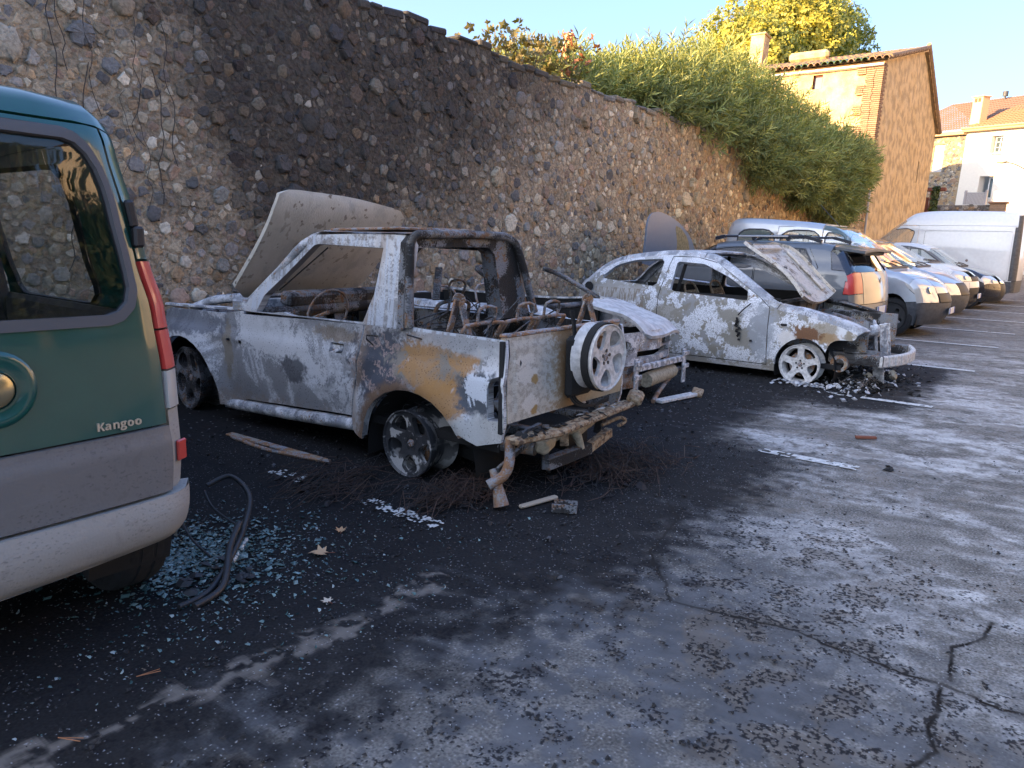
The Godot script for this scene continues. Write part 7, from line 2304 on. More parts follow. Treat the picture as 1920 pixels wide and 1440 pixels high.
func hatch() -> void:
	var o := thing("burnt_hatchback", "burnt-out hatchback with blistered white paint, bonnet folded back onto its screen", "burnt car", Vector3(8.69, 0, -3.455), PI)
	var skin := sheet_mat("hatch_skin", hatch_tex())
	var b := car_body(o, {"L": 3.59, "r": 0.06, "cell": 0.055, "kf": 0.12, "kr": 0.1, "paint": skin, "uv": Rect2(0, 0, 3.7, 1.4), "floor": 0.2, "frame_mat": skin,
		"hwc": pts([0.1, 0.79, 0.3, 0.83, 0.55, 0.85, 0.78, 0.835, 0.9, 0.80, 1.1, 0.71, 1.32, 0.6]),
		"prof": pts([0.40, 0.10, 0.36, 0.40, 0.14, 0.435, 0.06, 0.5, 0.05, 0.585, 0.16, 0.635, 0.34, 0.69, 0.75, 0.775, 0.98, 0.805, 1.34, 1.02, 1.70, 1.235, 1.92, 1.30, 2.35, 1.318, 2.92, 1.245, 3.24, 1.11, 3.44, 0.955, 3.55, 0.88, 3.58, 0.65, 3.56, 0.3, 3.5, 0.12]),
		"arches": [[0.69, 0.17, 0.305], [2.9, 0.17, 0.305]], "seal_w": 0.018,
		"wins": [["", rounded(poly([3.2, 0.965, 3.0, 1.12, 2.76, 1.19, 2.39, 1.215, 2.42, 0.9, 2.77, 0.925]), 1, 0.12)], ["", rounded(poly([2.23, 1.19, 1.9, 1.175, 1.58, 1.045, 1.34, 0.915, 1.33, 0.815, 2.24, 0.865]), 1, 0.06)]],
		"sides": [["door", poly([1.08, 0.16, 1.08, 0.76, 1.2, 0.86, 1.74, 1.19, 2.0, 1.245, 2.3, 1.245, 2.37, 0.8, 2.37, 0.16]), skin]],
		"tops": [["wing_top", 4, 8, MT.ash, 0.80, 1.0], ["wing_top", 4, 8, MT.sooty, -1.0, -0.80], ["pillar", 8, 11, MT.ash, 0.88, 1.0], ["pillar", 8, 11, MT.ash, -1.0, -0.88], ["roof", 11, 13, MT.ash], ["tail_frame", 13, 16, MT.ash, 0.84, 1.0], ["tail_frame", 13, 16, MT.ash, -1.0, -0.84], ["tail_panel", 16, 18, MT.ash]]})
	for sg in [-1.0, 1.0]:
		wheel(o, Vector3(sg * 0.77, 0.205, 0.69 - 1.795 + 0.03), sg, 0.208, 0.2, "star", false, MT.rim_white)
		wheel(o, Vector3(sg * 0.74, 0.205, 2.9 - 1.795), sg, 0.205, 0.2, "star", false, MT.sooty)
	# burnt insides
	var g := G.new()
	for sg in [-1.0, 1.0]:
		var fi := func(p: Vector2) -> Vector3: return b.side(p, sg, -0.05)
		g.panel(fi, [rect(1.0, 0.15, 3.4, 0.86)], [], Vector2(0.2, 0.2), Vector3(-sg, 0, 0))
	g.box(Vector3(0, 0.5, 1.45), Vector3(1.3, 0.6, 0.06))
	put("inner_panel", g, MT.soot, o)
	g = G.new()
	g.tube([Vector3(-0.72, 0.76, -0.62), Vector3(0.72, 0.76, -0.62)], 0.045, 8)
	g.box(Vector3(0, 0.55, -0.78), Vector3(1.45, 0.5, 0.04))
	put("bulkhead", g, MT.sooty, o)
	for sx in [-0.36, 0.36]:
		g = G.new()
		g.tube(smooth_line([Vector3(sx - 0.19, 0.4, 0.15), Vector3(sx - 0.18, 0.7, 0.32), Vector3(sx - 0.12, 0.92, 0.42), Vector3(sx + 0.12, 0.92, 0.42), Vector3(sx + 0.18, 0.7, 0.32), Vector3(sx + 0.19, 0.4, 0.15)], 4), 0.013, 6)
		for k in 7: g.tube([Vector3(sx - 0.12 + 0.04 * k, 0.78, 0.36), Vector3(sx - 0.12 + 0.04 * k, 0.86, 0.395)], 0.007, 5)
		g.tube([Vector3(sx - 0.14, 0.78, 0.36), Vector3(sx + 0.14, 0.78, 0.36)], 0.01, 5)
		put("seat_frame", g, MT.tan_rust, o)
	g = G.new()
	g.tube([Vector3(0.66, 0.55, 0.5), Vector3(0.6, 1.24, 0.35)], 0.022, 6)
	g.tube([Vector3(-0.66, 0.55, 0.5), Vector3(-0.6, 1.24, 0.35)], 0.022, 6)
	put("inner_pillar", g, MT.soot, o)
	# bonnet folded back, its ribbed underside showing
	var hp := poly([-0.70, 0.0, 0.70, 0.0, 0.74, 0.35, 0.66, 0.85, 0.52, 1.03, 0.3, 1.06, 0.22, 1.02, 0.12, 1.08, -0.5, 1.03, -0.66, 0.85, -0.74, 0.35])
	var fh := func(p: Vector2) -> Vector3:
		var u := p.y / 1.05
		return Vector3(p.x * 0.86 - 0.08 - 0.1 * u, 0.80 + 0.60 * u + 0.05 * sin(u * PI) - 0.03 * cos(p.x * 3.0) + 0.05 * pow(absf(p.x) / 0.7, 3.0), -0.93 + 0.78 * u - 0.05 * sin(u * 6.0) * p.x)
	g = G.new()
	g.panel(fh, [hp], [rounded(rect(0.44, 0.86, 0.5, 0.95), 1, 0.2), rounded(rect(-0.1, 0.55, 0.12, 0.6), 1, 0.2)], Vector2(0.06, 0.06), Vector3(0, 1, -0.8))
	g.rim(fh, hp, -0.035, Vector3(0, 1, -0.8))
	var bon := put("bonnet", g, mat("bonnet_beige", Color.WHITE, 0.8), o)
	tri_tex(MT.bonnet_beige, bake(512, 512, func(x: int, y: int) -> Vector3:
		var v := Vector3(0.50, 0.43, 0.34).lerp(Vector3(0.58, 0.56, 0.53), nz(1, x, y + 90))
		v = v.lerp(Vector3(0.12, 0.085, 0.06), ss(0.60, 0.66, nz(5, x + 140, y + 80) * 0.6 + nz(2, x, y) * 0.4))
		if nz(6, x, y + 70) < 0.07: v *= 0.2
		return v * (0.85 + 0.3 * nz(3, x, y))), 0.7, false, "fine", 0.5)
	g = G.new()
	for s in [[[0.5, 0.1], [0.52, 0.45], [0.36, 0.72], [0.05, 0.76]], [[-0.5, 0.1], [-0.5, 0.8]], [[0.1, 0.1], [0.3, 0.5], [0.36, 0.72]], [[-0.45, 0.92], [0.4, 0.92]]]:
		var pl := []
		for q in s: pl.append((fh.call(Vector2(q[0], q[1])) as Vector3) + Vector3(0, 0.022, -0.018))
		for k in pl.size() - 1: g.bar(pl[k], pl[k + 1], 0.075, 0.03, Vector3(0, 1, -0.8), 0.01)
	put("bonnet_rib", g, MT.bonnet_beige, bon)
	# engine bay and front end
	g = G.new()
	var rng := RandomNumberGenerator.new()
	rng.seed = 12
	g.box(Vector3(0.05, 0.42, -1.2), Vector3(0.8, 0.3, 0.5), Basis(Vector3.UP, 0.1), 0.05)
	g.tube([Vector3(0.3, 0.6, -1.2), Vector3(-0.1, 0.64, -1.1), Vector3(-0.4, 0.56, -1.25)], 0.05, 8)
	for i in 30: g.rock(Vector3(rng.randf_range(-0.6, 0.6), rng.randf_range(0.35, 0.62), rng.randf_range(-1.5, -0.9)), Vector3(0.14, 0.1, 0.12) * rng.randf_range(0.5, 1.2), rng)
	put("engine_remains", g, MT.sooty, o)
	g = G.new()
	for sg in [-1.0, 1.0]:
		g.box(Vector3(sg * 0.62, 0.52, -1.2), Vector3(0.03, 0.32, 0.9), Basis(), 0.01)
	put("inner_wing", g, MT.sooty, o)
	g = G.new()
	g.box(Vector3(0.34, 0.42, -1.66), Vector3(0.16, 0.5, 0.03), Basis.from_euler(Vector3(0.15, 0.3, -0.2)), 0.008)
	g.box(Vector3(0.42, 0.56, -1.62), Vector3(0.22, 0.1, 0.16), Basis.from_euler(Vector3(0.2, 0.3, 0.3)), 0.02)
	g.bar(Vector3(0.12, 0.62, -1.66), Vector3(0.06, 0.25, -1.7), 0.07, 0.03)
	g.bar(Vector3(0.35, 0.28, -1.70), Vector3(0.30, 0.03, -1.72), 0.12, 0.02)
	put("radiator_frame", g, mat("zinc_grey", Color.WHITE, 0.7), o)
	g = G.new()
	g.bar(Vector3(-0.25, 0.6, -1.62), Vector3(-0.28, 0.25, -1.66), 0.06, 0.03)
	put("radiator_post", g, MT.zinc_grey, o)
	tri_tex(MT.zinc_grey, TX.ash, 2.0, false, "fine", 0.6)
	g = G.new()
	var bp := []
	for k in 13:
		var u := k / 6.0 - 1.0
		bp.append(Vector3(0.66 * u - 0.05, 0.285, -1.92 + 0.15 * u * u))
	for k in 12: g.bar(bp[k], bp[k + 1], 0.05, 0.115, Vector3.UP, 0.012)
	put("bumper_beam", g, MT.rim_white, o)
	g = G.new()
	g.bar(Vector3(0.66, 0.3, -1.3), Vector3(0.56, 0.29, -1.8), 0.09, 0.11, Vector3.UP, 0.01)
	g.bar(Vector3(-0.66, 0.3, -1.3), Vector3(-0.62, 0.29, -1.8), 0.09, 0.11, Vector3.UP, 0.01)
	g.bar(Vector3(0.7, 0.38, -1.45), Vector3(0.5, 0.36, -1.72), 0.05, 0.04)
	put("chassis_leg", g, MT.sooty, o)
	g = G.new()
	g.lathe([Vector2(0.05, 0.1), Vector2(0.085, 0.1), Vector2(0.085, 0.0), Vector2(0.05, 0.0)], 16, Transform3D(Basis(Vector3(0, 0, 1), Vector3(1, 0, 0), Vector3(0, 1, 0)), Vector3(0.62, 0.24, -1.42)))
	put("pulley", g, MT.rusty, o)
	g = G.new()
	g.box(Vector3(0.845, 0.595, -0.88), Vector3(0.02, 0.03, 0.07), Basis(), 0.01)
	for z in [0.0, 0.13]: g.box(Vector3(0.86, 0.4, -0.55 + z), Vector3(0.02, 0.02, 0.02))
	put("lamp_slot", g, MT.black, o)
	g = G.new()
	g.tube(smooth_line([Vector3(0.86, 0.79, -0.52), Vector3(0.88, 0.72, -0.45), Vector3(0.88, 0.66, -0.40)], 4), 0.007, 5)
	for i in 8: g.rock(Vector3(0.87, 0.62 - 0.025 * i, -0.40 + rng.randf_range(-0.02, 0.02)), Vector3(0.04, 0.05, 0.06), rng)
	put("melted_mirror", g, MT.soot, o)
	g = G.new()
	g.lathe([Vector2(0, 0.01), Vector2(0.055, 0.01), Vector2(0.055, 0)], 16, Transform3D(Basis(Vector3(0, 0, 1), Vector3(1, 0, 0), Vector3(0, 1, 0)), Vector3(0.835, 0.86, 1.5)))
	put("filler_hole", g, MT.black, o)

func small_wreck() -> void:
	var o := thing("burnt_small_car", "burnt-out small car with pale buckled bonnet, between the other two wrecks", "burnt car", Vector3(6.03, 0, -4.9), PI)
	var b := car_body(o, {"L": 3.56, "r": 0.07, "cell": 0.09, "kf": 0.18, "paint": MT.ash, "floor": 0.2,
		"hwc": pts([0.15, 0.72, 0.45, 0.78, 0.8, 0.76, 0.9, 0.72]),
		"prof": pts([0.12, 0.16, 0.05, 0.24, 0.03, 0.4, 0.02, 0.55, 0.05, 0.62, 0.3, 0.70, 0.62, 0.80, 0.95, 0.84, 1.6, 0.80, 2.6, 0.80, 3.2, 0.82, 3.5, 0.75, 3.56, 0.5, 3.54, 0.2]),
		"arches": [[0.62, 0.16, 0.3], [2.85, 0.16, 0.3]],
		"sides": [["door", rect(1.05, 0.16, 2.2, 0.95), MT.ash]],
		"tops": [["wing_top", 4, 7, MT.ash, 0.84, 1.0], ["wing_top", 4, 7, MT.ash, -1.0, -0.84], ["sill_top", 7, 10, MT.ash, 0.86, 1.0], ["sill_top", 7, 10, MT.ash, -1.0, -0.86], ["tail_panel", 11, 13, MT.ash]]})
	# front panel with lamp openings and slots
	var ff := func(p: Vector2) -> Vector3: return Vector3(p.x, p.y, -1.76 + 0.2 * pow(p.x / 0.78, 2.0) + 0.012 * sin(p.x * 14.0))
	var fp := poly([-0.76, 0.34, 0.76, 0.34, 0.77, 0.63, -0.77, 0.63])
	var holes := [rounded(poly([0.30, 0.47, 0.60, 0.47, 0.66, 0.54, 0.60, 0.585, 0.32, 0.56]), 1, 0.2), rounded(poly([-0.30, 0.47, -0.60, 0.47, -0.66, 0.54, -0.60, 0.585, -0.32, 0.56]), 1, 0.2), rect(-0.52, 0.40, 0.2, 0.455)]
	var g := G.new()
	g.panel(ff, [fp], holes, Vector2(0.05, 0.05), Vector3(0, 0, -1))
	for h in holes: g.rim(ff, h, 0.04, Vector3(0, 0, -1))
	put("front_panel", g, MT.ash, o)
	g = G.new()
	g.box(Vector3(0, 0.45, -1.5), Vector3(1.3, 0.35, 0.03))
	g.box(Vector3(0, 0.42, -1.2), Vector3(0.8, 0.35, 0.5), Basis(), 0.05)
	put("engine_remains", g, MT.soot, o)
	g = G.new()
	g.bar(Vector3(-0.55, 0.33, -1.82), Vector3(0.35, 0.33, -1.82), 0.05, 0.05)
	for x in [-0.56, 0.36]:
		g.bar(Vector3(x, 0.42, -1.83), Vector3(x + 0.01, 0.10, -1.84), 0.07, 0.015, Vector3(0, 0, 1))
		for y in [0.38, 0.26]: g.box(Vector3(x, y, -1.85), Vector3(0.12, 0.04, 0.02), Basis(), 0.004)
	put("bumper_bracket", g, mat("zinc_grey", Color.WHITE, 0.7), o)
	g = G.new()
	g.tube([Vector3(-0.42, 0.22, -1.78), Vector3(0.12, 0.2, -1.8)], 0.065, 12)
	put("washer_tank", g, MT.pale_rust, o)
	var fl := func(p: Vector2) -> Vector3: return Vector3(p.x, p.y, -1.77 + 0.2 * pow(p.x / 0.78, 2.0) + 0.08 * (0.34 - p.y))
	g = G.new()
	g.panel(fl, [poly([-0.74, 0.14, 0.74, 0.14, 0.755, 0.335, -0.755, 0.335])], [rect(-0.3, 0.2, 0.25, 0.28)], Vector2(0.08, 0.08), Vector3(0, 0, -1))
	put("lower_valance", g, MT.rusty, o)
	# bonnet buckled up at one side
	var bp := rounded(poly([-0.76, -0.03, 0.10, 0.0, 0.16, 0.3, 0.2, 0.60, -0.4, 0.66, -0.74, 0.62]), 1, 0.08)
	var fb := func(p: Vector2) -> Vector3:
		var lift := 0.07 * ss(-0.2, 0.15, p.x) * ss(0.0, 0.25, p.y)
		return Vector3(p.x, 0.655 + 0.30 * p.y + lift + 0.012 * sin(p.x * 9.0 + p.y * 5.0) - 0.06 * pow(clampf(1.0 - p.y / 0.12, 0, 1), 2.0) - 0.05 * pow(absf(p.x + 0.28) / 0.48, 3.0), -1.79 + p.y + 0.14 * pow(absf(p.x) / 0.78, 2.0))
	g = G.new()
	g.panel(fb, [bp], [], Vector2(0.05, 0.05), Vector3(0, 1, -0.3))
	g.rim(fb, bp, 0.03, Vector3(0, 1, -0.3))
	put("bonnet", g, mat("pale_ash", lin(0.56, 0.56, 0.57), 0.75), o)
	tri_tex(MT.pale_ash, TX.grime, 0.9, false, "fine", 0.3)
	# bent screen frame and wheel rim inside
	g = G.new()
	g.tube(smooth_line([Vector3(0.66, 0.80, -0.85), Vector3(0.6, 1.02, -0.4), Vector3(0.5, 1.12, -0.15), Vector3(0.1, 1.10, -0.12)], 5), 0.025, 7)
	g.tube(smooth_line([Vector3(-0.66, 0.80, -0.85), Vector3(-0.6, 1.02, -0.4), Vector3(-0.5, 1.10, -0.2)], 5), 0.025, 7)
	g.bar(Vector3(0.7, 0.80, 0.2), Vector3(0.55, 1.1, 0.3), 0.07, 0.03)
	g.tube([Vector3(-0.7, 0.79, -0.9), Vector3(0.7, 0.79, -0.9)], 0.03, 7)
	put("screen_frame", g, MT.sooty, o)
	g = G.new()
	for sx in [-0.33, 0.33]:
		g.tube(smooth_line([Vector3(sx - 0.18, 0.4, 0.25), Vector3(sx - 0.16, 0.85, 0.45), Vector3(sx + 0.16, 0.85, 0.45), Vector3(sx + 0.18, 0.4, 0.25)], 4), 0.013, 6)
	put("seat_frame", g, MT.rusty, o)
	g = G.new()
	g.box(Vector3(0, 0.5, 1.4), Vector3(1.35, 0.5, 0.05))
	for sg in [-1.0, 1.0]: g.box(Vector3(sg * 0.68, 0.5, 0.3), Vector3(0.03, 0.55, 2.2))
	put("inner_panel", g, MT.soot, o)
	for sg in [-1.0, 1.0]:
		wheel(o, Vector3(sg * 0.68, 0.19, -1.16), sg, 0.19, 0.18, "disc", false, MT.sooty)
		wheel(o, Vector3(sg * 0.68, 0.19, 1.07), sg, 0.19, 0.18, "disc", false, MT.sooty)

func scorched_estate() -> void:
	var L := 3.62
	var o := thing("scorched_estate", "dark grey estate with roof rails and scorched rear arch beside the burnt hatchback", "car", Vector3(11.4, 0, -4.25))
	var b := car_body(o, {"L": L, "r": 0.09, "cell": 0.07, "kf": 0.2, "kr": 0.12, "paint": MT.paint_slate, "floor": 0.3, "glass": MT.glass_dark,
		"hwc": pts([0.2, 0.9, 0.5, 0.98, 0.85, 1.0, 1.05, 0.97, 1.25, 0.88, 1.46, 0.78]),
		"prof": pts([0.12, 0.26, 0.02, 0.42, 0, 0.62, 0.05, 0.8, 0.3, 0.92, 0.72, 1.0, 0.95, 1.13, 1.25, 1.30, 1.5, 1.415, 1.9, 1.46, 2.8, 1.455, 3.15, 1.42, 3.28, 1.36, 3.42, 1.2, 3.52, 1.08, 3.57, 0.95, 3.6, 0.8, 3.62, 0.66, 3.62, 0.42, 3.56, 0.28]),
		"arches": [[0.7, 0.3, 0.38], [2.95, 0.3, 0.40]],
		"wins": [["side_window", rounded(poly([2.2, 1.09, 2.84, 1.09, 2.9, 1.17, 2.76, 1.37, 2.2, 1.38]), 1, 0.1)], ["side_window", rounded(poly([1.1, 1.08, 2.1, 1.09, 2.1, 1.38, 1.6, 1.36, 1.4, 1.29]), 1, 0.08)]],
		"sides": [["door", poly([2.16, 0.36, 2.62, 0.36, 2.84, 0.8, 3.0, 1.12, 2.82, 1.40, 2.16, 1.41]), MT.paint_slate], ["door", poly([1.0, 0.36, 2.14, 0.36, 2.14, 1.41, 1.55, 1.40, 1.0, 1.1]), MT.paint_slate], ["tail_light", poly([3.42, 0.79, 3.7, 0.79, 3.7, 0.97, 3.44, 0.96]), MT.lamp_red], ["bumper_end", poly([3.36, 0.2, 3.7, 0.2, 3.7, 0.72, 3.42, 0.72]), MT.plastic_dark], ["quarter_glass", poly([3.2, 1.1, 3.52, 1.08, 3.3, 1.36, 3.12, 1.36]), MT.paint_navy], ["filler_scorch", disc(Vector2(2.99, 0.86), 0.10), MT.sooty], ["arch_liner", poly([2.45, 0.3, 3.44, 0.3, 3.4, 0.62, 3.2, 0.78, 2.9, 0.80, 2.6, 0.72]), MT.sooty]],
		"tops": [["front_bumper", 0, 2, MT.plastic_dark], ["nose_panel", 2, 4, MT.paint_slate], ["windscreen", 5, 8, MT.glass_dark], ["roof", 8, 11, MT.paint_slate], ["rear_window", 12, 14, MT.glass_dark, -0.88, 0.88], ["tail_pillar", 12, 14, MT.paint_navy, 0.88, 1.0], ["tail_pillar", 12, 14, MT.paint_navy, -1.0, -0.88], ["tailgate", 14, 17, MT.paint_greige, -0.72, 0.72], ["tail_light", 14, 16, MT.lamp_red, 0.73, 1.0], ["tail_light", 14, 16, MT.lamp_red, -1.0, -0.73], ["tail_corner", 16, 17, MT.paint_greige, 0.73, 1.0], ["tail_corner", 16, 17, MT.paint_greige, -1.0, -0.73], ["rear_bumper", 17, 19, MT.paint_greige]]})
	var g := G.new()
	# spoiler lip over the rear glass
	var t0: float = b.marks[11]
	var fs := func(q: Vector2) -> Vector3: return Vector3(q.y * 0.74, 1.43 - 0.12 * q.x - 0.03 * q.y * q.y, L * 0.5 - 0.52 + q.x)
	g.panel(fs, [rect(0, -1, 0.42, 1)], [], Vector2(0.1, 0.2), Vector3.UP)
	g.rim(fs, rect(0, -1, 0.42, 1), 0.035, Vector3.UP)
	put("roof_spoiler", g, MT.paint_slate, o)
	g = G.new()
	g.box(Vector3(0, 1.33, L * 0.5 - 0.22), Vector3(1.1, 0.06, 0.14), Basis(Vector3.RIGHT, 0.3), 0.02)
	put("spoiler_under", g, MT.plastic_black, o)
	for sg in [-1.0, 1.0]:
		g = G.new()
		g.bar(Vector3(sg * 0.72, 1.51, -0.2), Vector3(sg * 0.72, 1.525, 0.9), 0.05, 0.035, Vector3.UP, 0.01)
		g.bar(Vector3(sg * 0.72, 1.475, -0.35), Vector3(sg * 0.72, 1.51, -0.2), 0.05, 0.05)
		g.bar(Vector3(sg * 0.72, 1.525, 0.9), Vector3(sg * 0.72, 1.46, 1.15), 0.05, 0.045)
		g.bar(Vector3(sg * 0.72, 1.47, 0.2), Vector3(sg * 0.72, 1.515, 0.25), 0.05, 0.05)
		var rail := put("roof_rail", g, MT.paint_navy, o)
		g = G.new()
		g.bar(Vector3(sg * 0.75, 1.512, 0.0), Vector3(sg * 0.75, 1.522, 0.7), 0.02, 0.02)
		put("rail_trim", g, MT.rim_alloy, rail)
		g = G.new()
		g.box(Vector3(sg * 0.70, 1.2, 0.15), Vector3(0.03, 0.4, 0.05))
		put("inner_pillar", g, MT.plastic_black, o)
		wheel(o, Vector3(sg * 0.86, 0.3, 2.95 - 1.81), sg, 0.3, 0.2, "disc", true, MT.sooty)
		wheel(o, Vector3(sg * 0.84, 0.3, 0.7 - 1.81), sg, 0.3, 0.2, "disc", true, MT.sooty)
	plate_at(o, Vector3(0.0, 0.56, L * 0.5 + 0.01), 0.46)
	g = G.new()
	g.prism(poly([-0.03, 0, 0, 0.045, 0.03, 0, 0, -0.045]), 0.008, Transform3D(Basis(), b.top(Vector2(b.marks[15], 0.0), 0.0)))
	put("emblem", g, MT.chrome, o)
	seat(o, Vector3(-0.42, 0.5, -0.1)); seat(o, Vector3(0.42, 0.5, -0.1))
	g = G.new()
	g.box(Vector3(0, 0.9, 0.9), Vector3(1.4, 0.5, 0.12), Basis(), 0.05)
	put("rear_seat", g, MT.seat, o)
	# bonnet standing up in front of the screen
	var bp := rounded(poly([-0.92, -0.25, 0.88, -0.25, 0.86, 0.0, 0.5, 0.26, 0.1, 0.44, -0.3, 0.56, -0.62, 0.615, -0.84, 0.58, -0.95, 0.45, -0.95, 0.1]), 1, 0.2)
	var fb := func(p: Vector2) -> Vector3: return Vector3(p.x, 1.25 + p.y, -1.40 - 0.05 * p.y + 0.06 * cos(p.x * 1.4) + 0.05 * sin(p.y * 3.0))
	var patch := rounded(poly([0.02, -0.2, 0.05, 0.1, -0.12, 0.42, 0.1, 0.38, 0.42, 0.22, 0.62, -0.05, 0.7, -0.22]), 1, 0.2)
	g = G.new()
	g.panel(fb, [bp], [patch], Vector2(0.07, 0.07), Vector3(0, 0, 1))
	g.rim(fb, bp, 0.03, Vector3(0, 0, 1))
	var bo := put("bonnet", g, mat("bonnet_slate", lin(0.155, 0.2, 0.27), 0.4), o)
	tri_tex(MT.bonnet_slate, TX.dust, 0.9)
	g = G.new()
	g.panel(fb, [bp, patch], [], Vector2(0.07, 0.07), Vector3(0, 0, 1))
	put("scorched_patch", g, mat("patch_tan", lin(0.33, 0.28, 0.15), 0.8), bo)
	tri_tex(MT.patch_tan, TX.grime, 1.5)

func wrecks() -> void:
	jeep()
	hatch()
	small_wreck()
	scorched_estate()

# ------------------------------------------------------------------ what lies on the ground
func scatter(called: String, label: String, cat_: String, mesh: Mesh, m: Material, n: int, seed_: int, where: Callable, size: Vector2, cols: Array) -> void:
	var rng := RandomNumberGenerator.new()
	rng.seed = seed_
	var xs := []
	var cs := []
	for i in n:
		var p: Vector3 = where.call(rng)
		if p.y < -1.0: continue
		var s := lerpf(size.x, size.y, pow(rng.randf(), 2.2))
		xs.append(Transform3D(Basis.from_euler(Vector3(rng.randf_range(-0.25, 0.25), rng.randf() * TAU, rng.randf_range(-0.25, 0.25))).scaled(Vector3.ONE * s), p))
		var c: Vector3 = (cols[rng.randi() % cols.size()] as Vector3) * rng.randf_range(0.7, 1.2)
		cs.append(Color(c.x, c.y, c.z))
	var o := copies(called, mesh, m, xs, cs, self)
	tag(o, label, cat_)
	o.set_meta("kind", "stuff")
func chip(seed_: int, flat_: float) -> ArrayMesh:
	var rng := RandomNumberGenerator.new()
	rng.seed = seed_
	var g := G.new()
	g.rock(Vector3.ZERO, Vector3(1, flat_, 1), rng, 0.55)
	return g.mesh()
func tangle(label: String, c: Vector3, rx: float, rz: float, n: int, seed_: int) -> void:
	var rng := RandomNumberGenerator.new()
	rng.seed = seed_
	var o := thing("tyre_wire_tangle", label, "wire", c)
	var g := G.new()
	for i in n:
		var a := Vector3(rng.randfn() * rx * 0.5, rng.randf_range(0.005, 0.05), rng.randfn() * rz * 0.5)
		var d := Vector3(1, 0, rng.randfn() * 0.35).normalized() * rng.randf_range(0.12, 0.42)
		if rng.randf() < 0.25: d = d.rotated(Vector3.UP, rng.randf_range(-1.2, 1.2))
		var lift := rng.randf_range(0.0, 0.06)
		var t := rng.randf_range(0.5, 1.3)
		g.col = Color(0.06 * t, 0.034 * t, 0.024 * t) if rng.randf() < 0.75 else Color(0.018, 0.016, 0.016)
		var w := rng.randfn() * 0.06
		g.tube([a - d * 0.5, a - d * 0.15 + Vector3(w, lift, -w), a + d * 0.2 + Vector3(-w, lift * 0.8, w), a + d * 0.5 + Vector3(0, rng.randf_range(0, 0.02), 0)], rng.randf_range(0.0012, 0.0024), 4, false)
	for i in 30:
		g.col = Color(0.016, 0.015, 0.015)
		g.rock(Vector3(rng.randfn() * rx * 0.45, 0.012, rng.randfn() * rz * 0.45), Vector3(rng.randf_range(0.03, 0.12), 0.03, rng.randf_range(0.03, 0.1)), rng)
	put("wires", g, MT.wire, o)
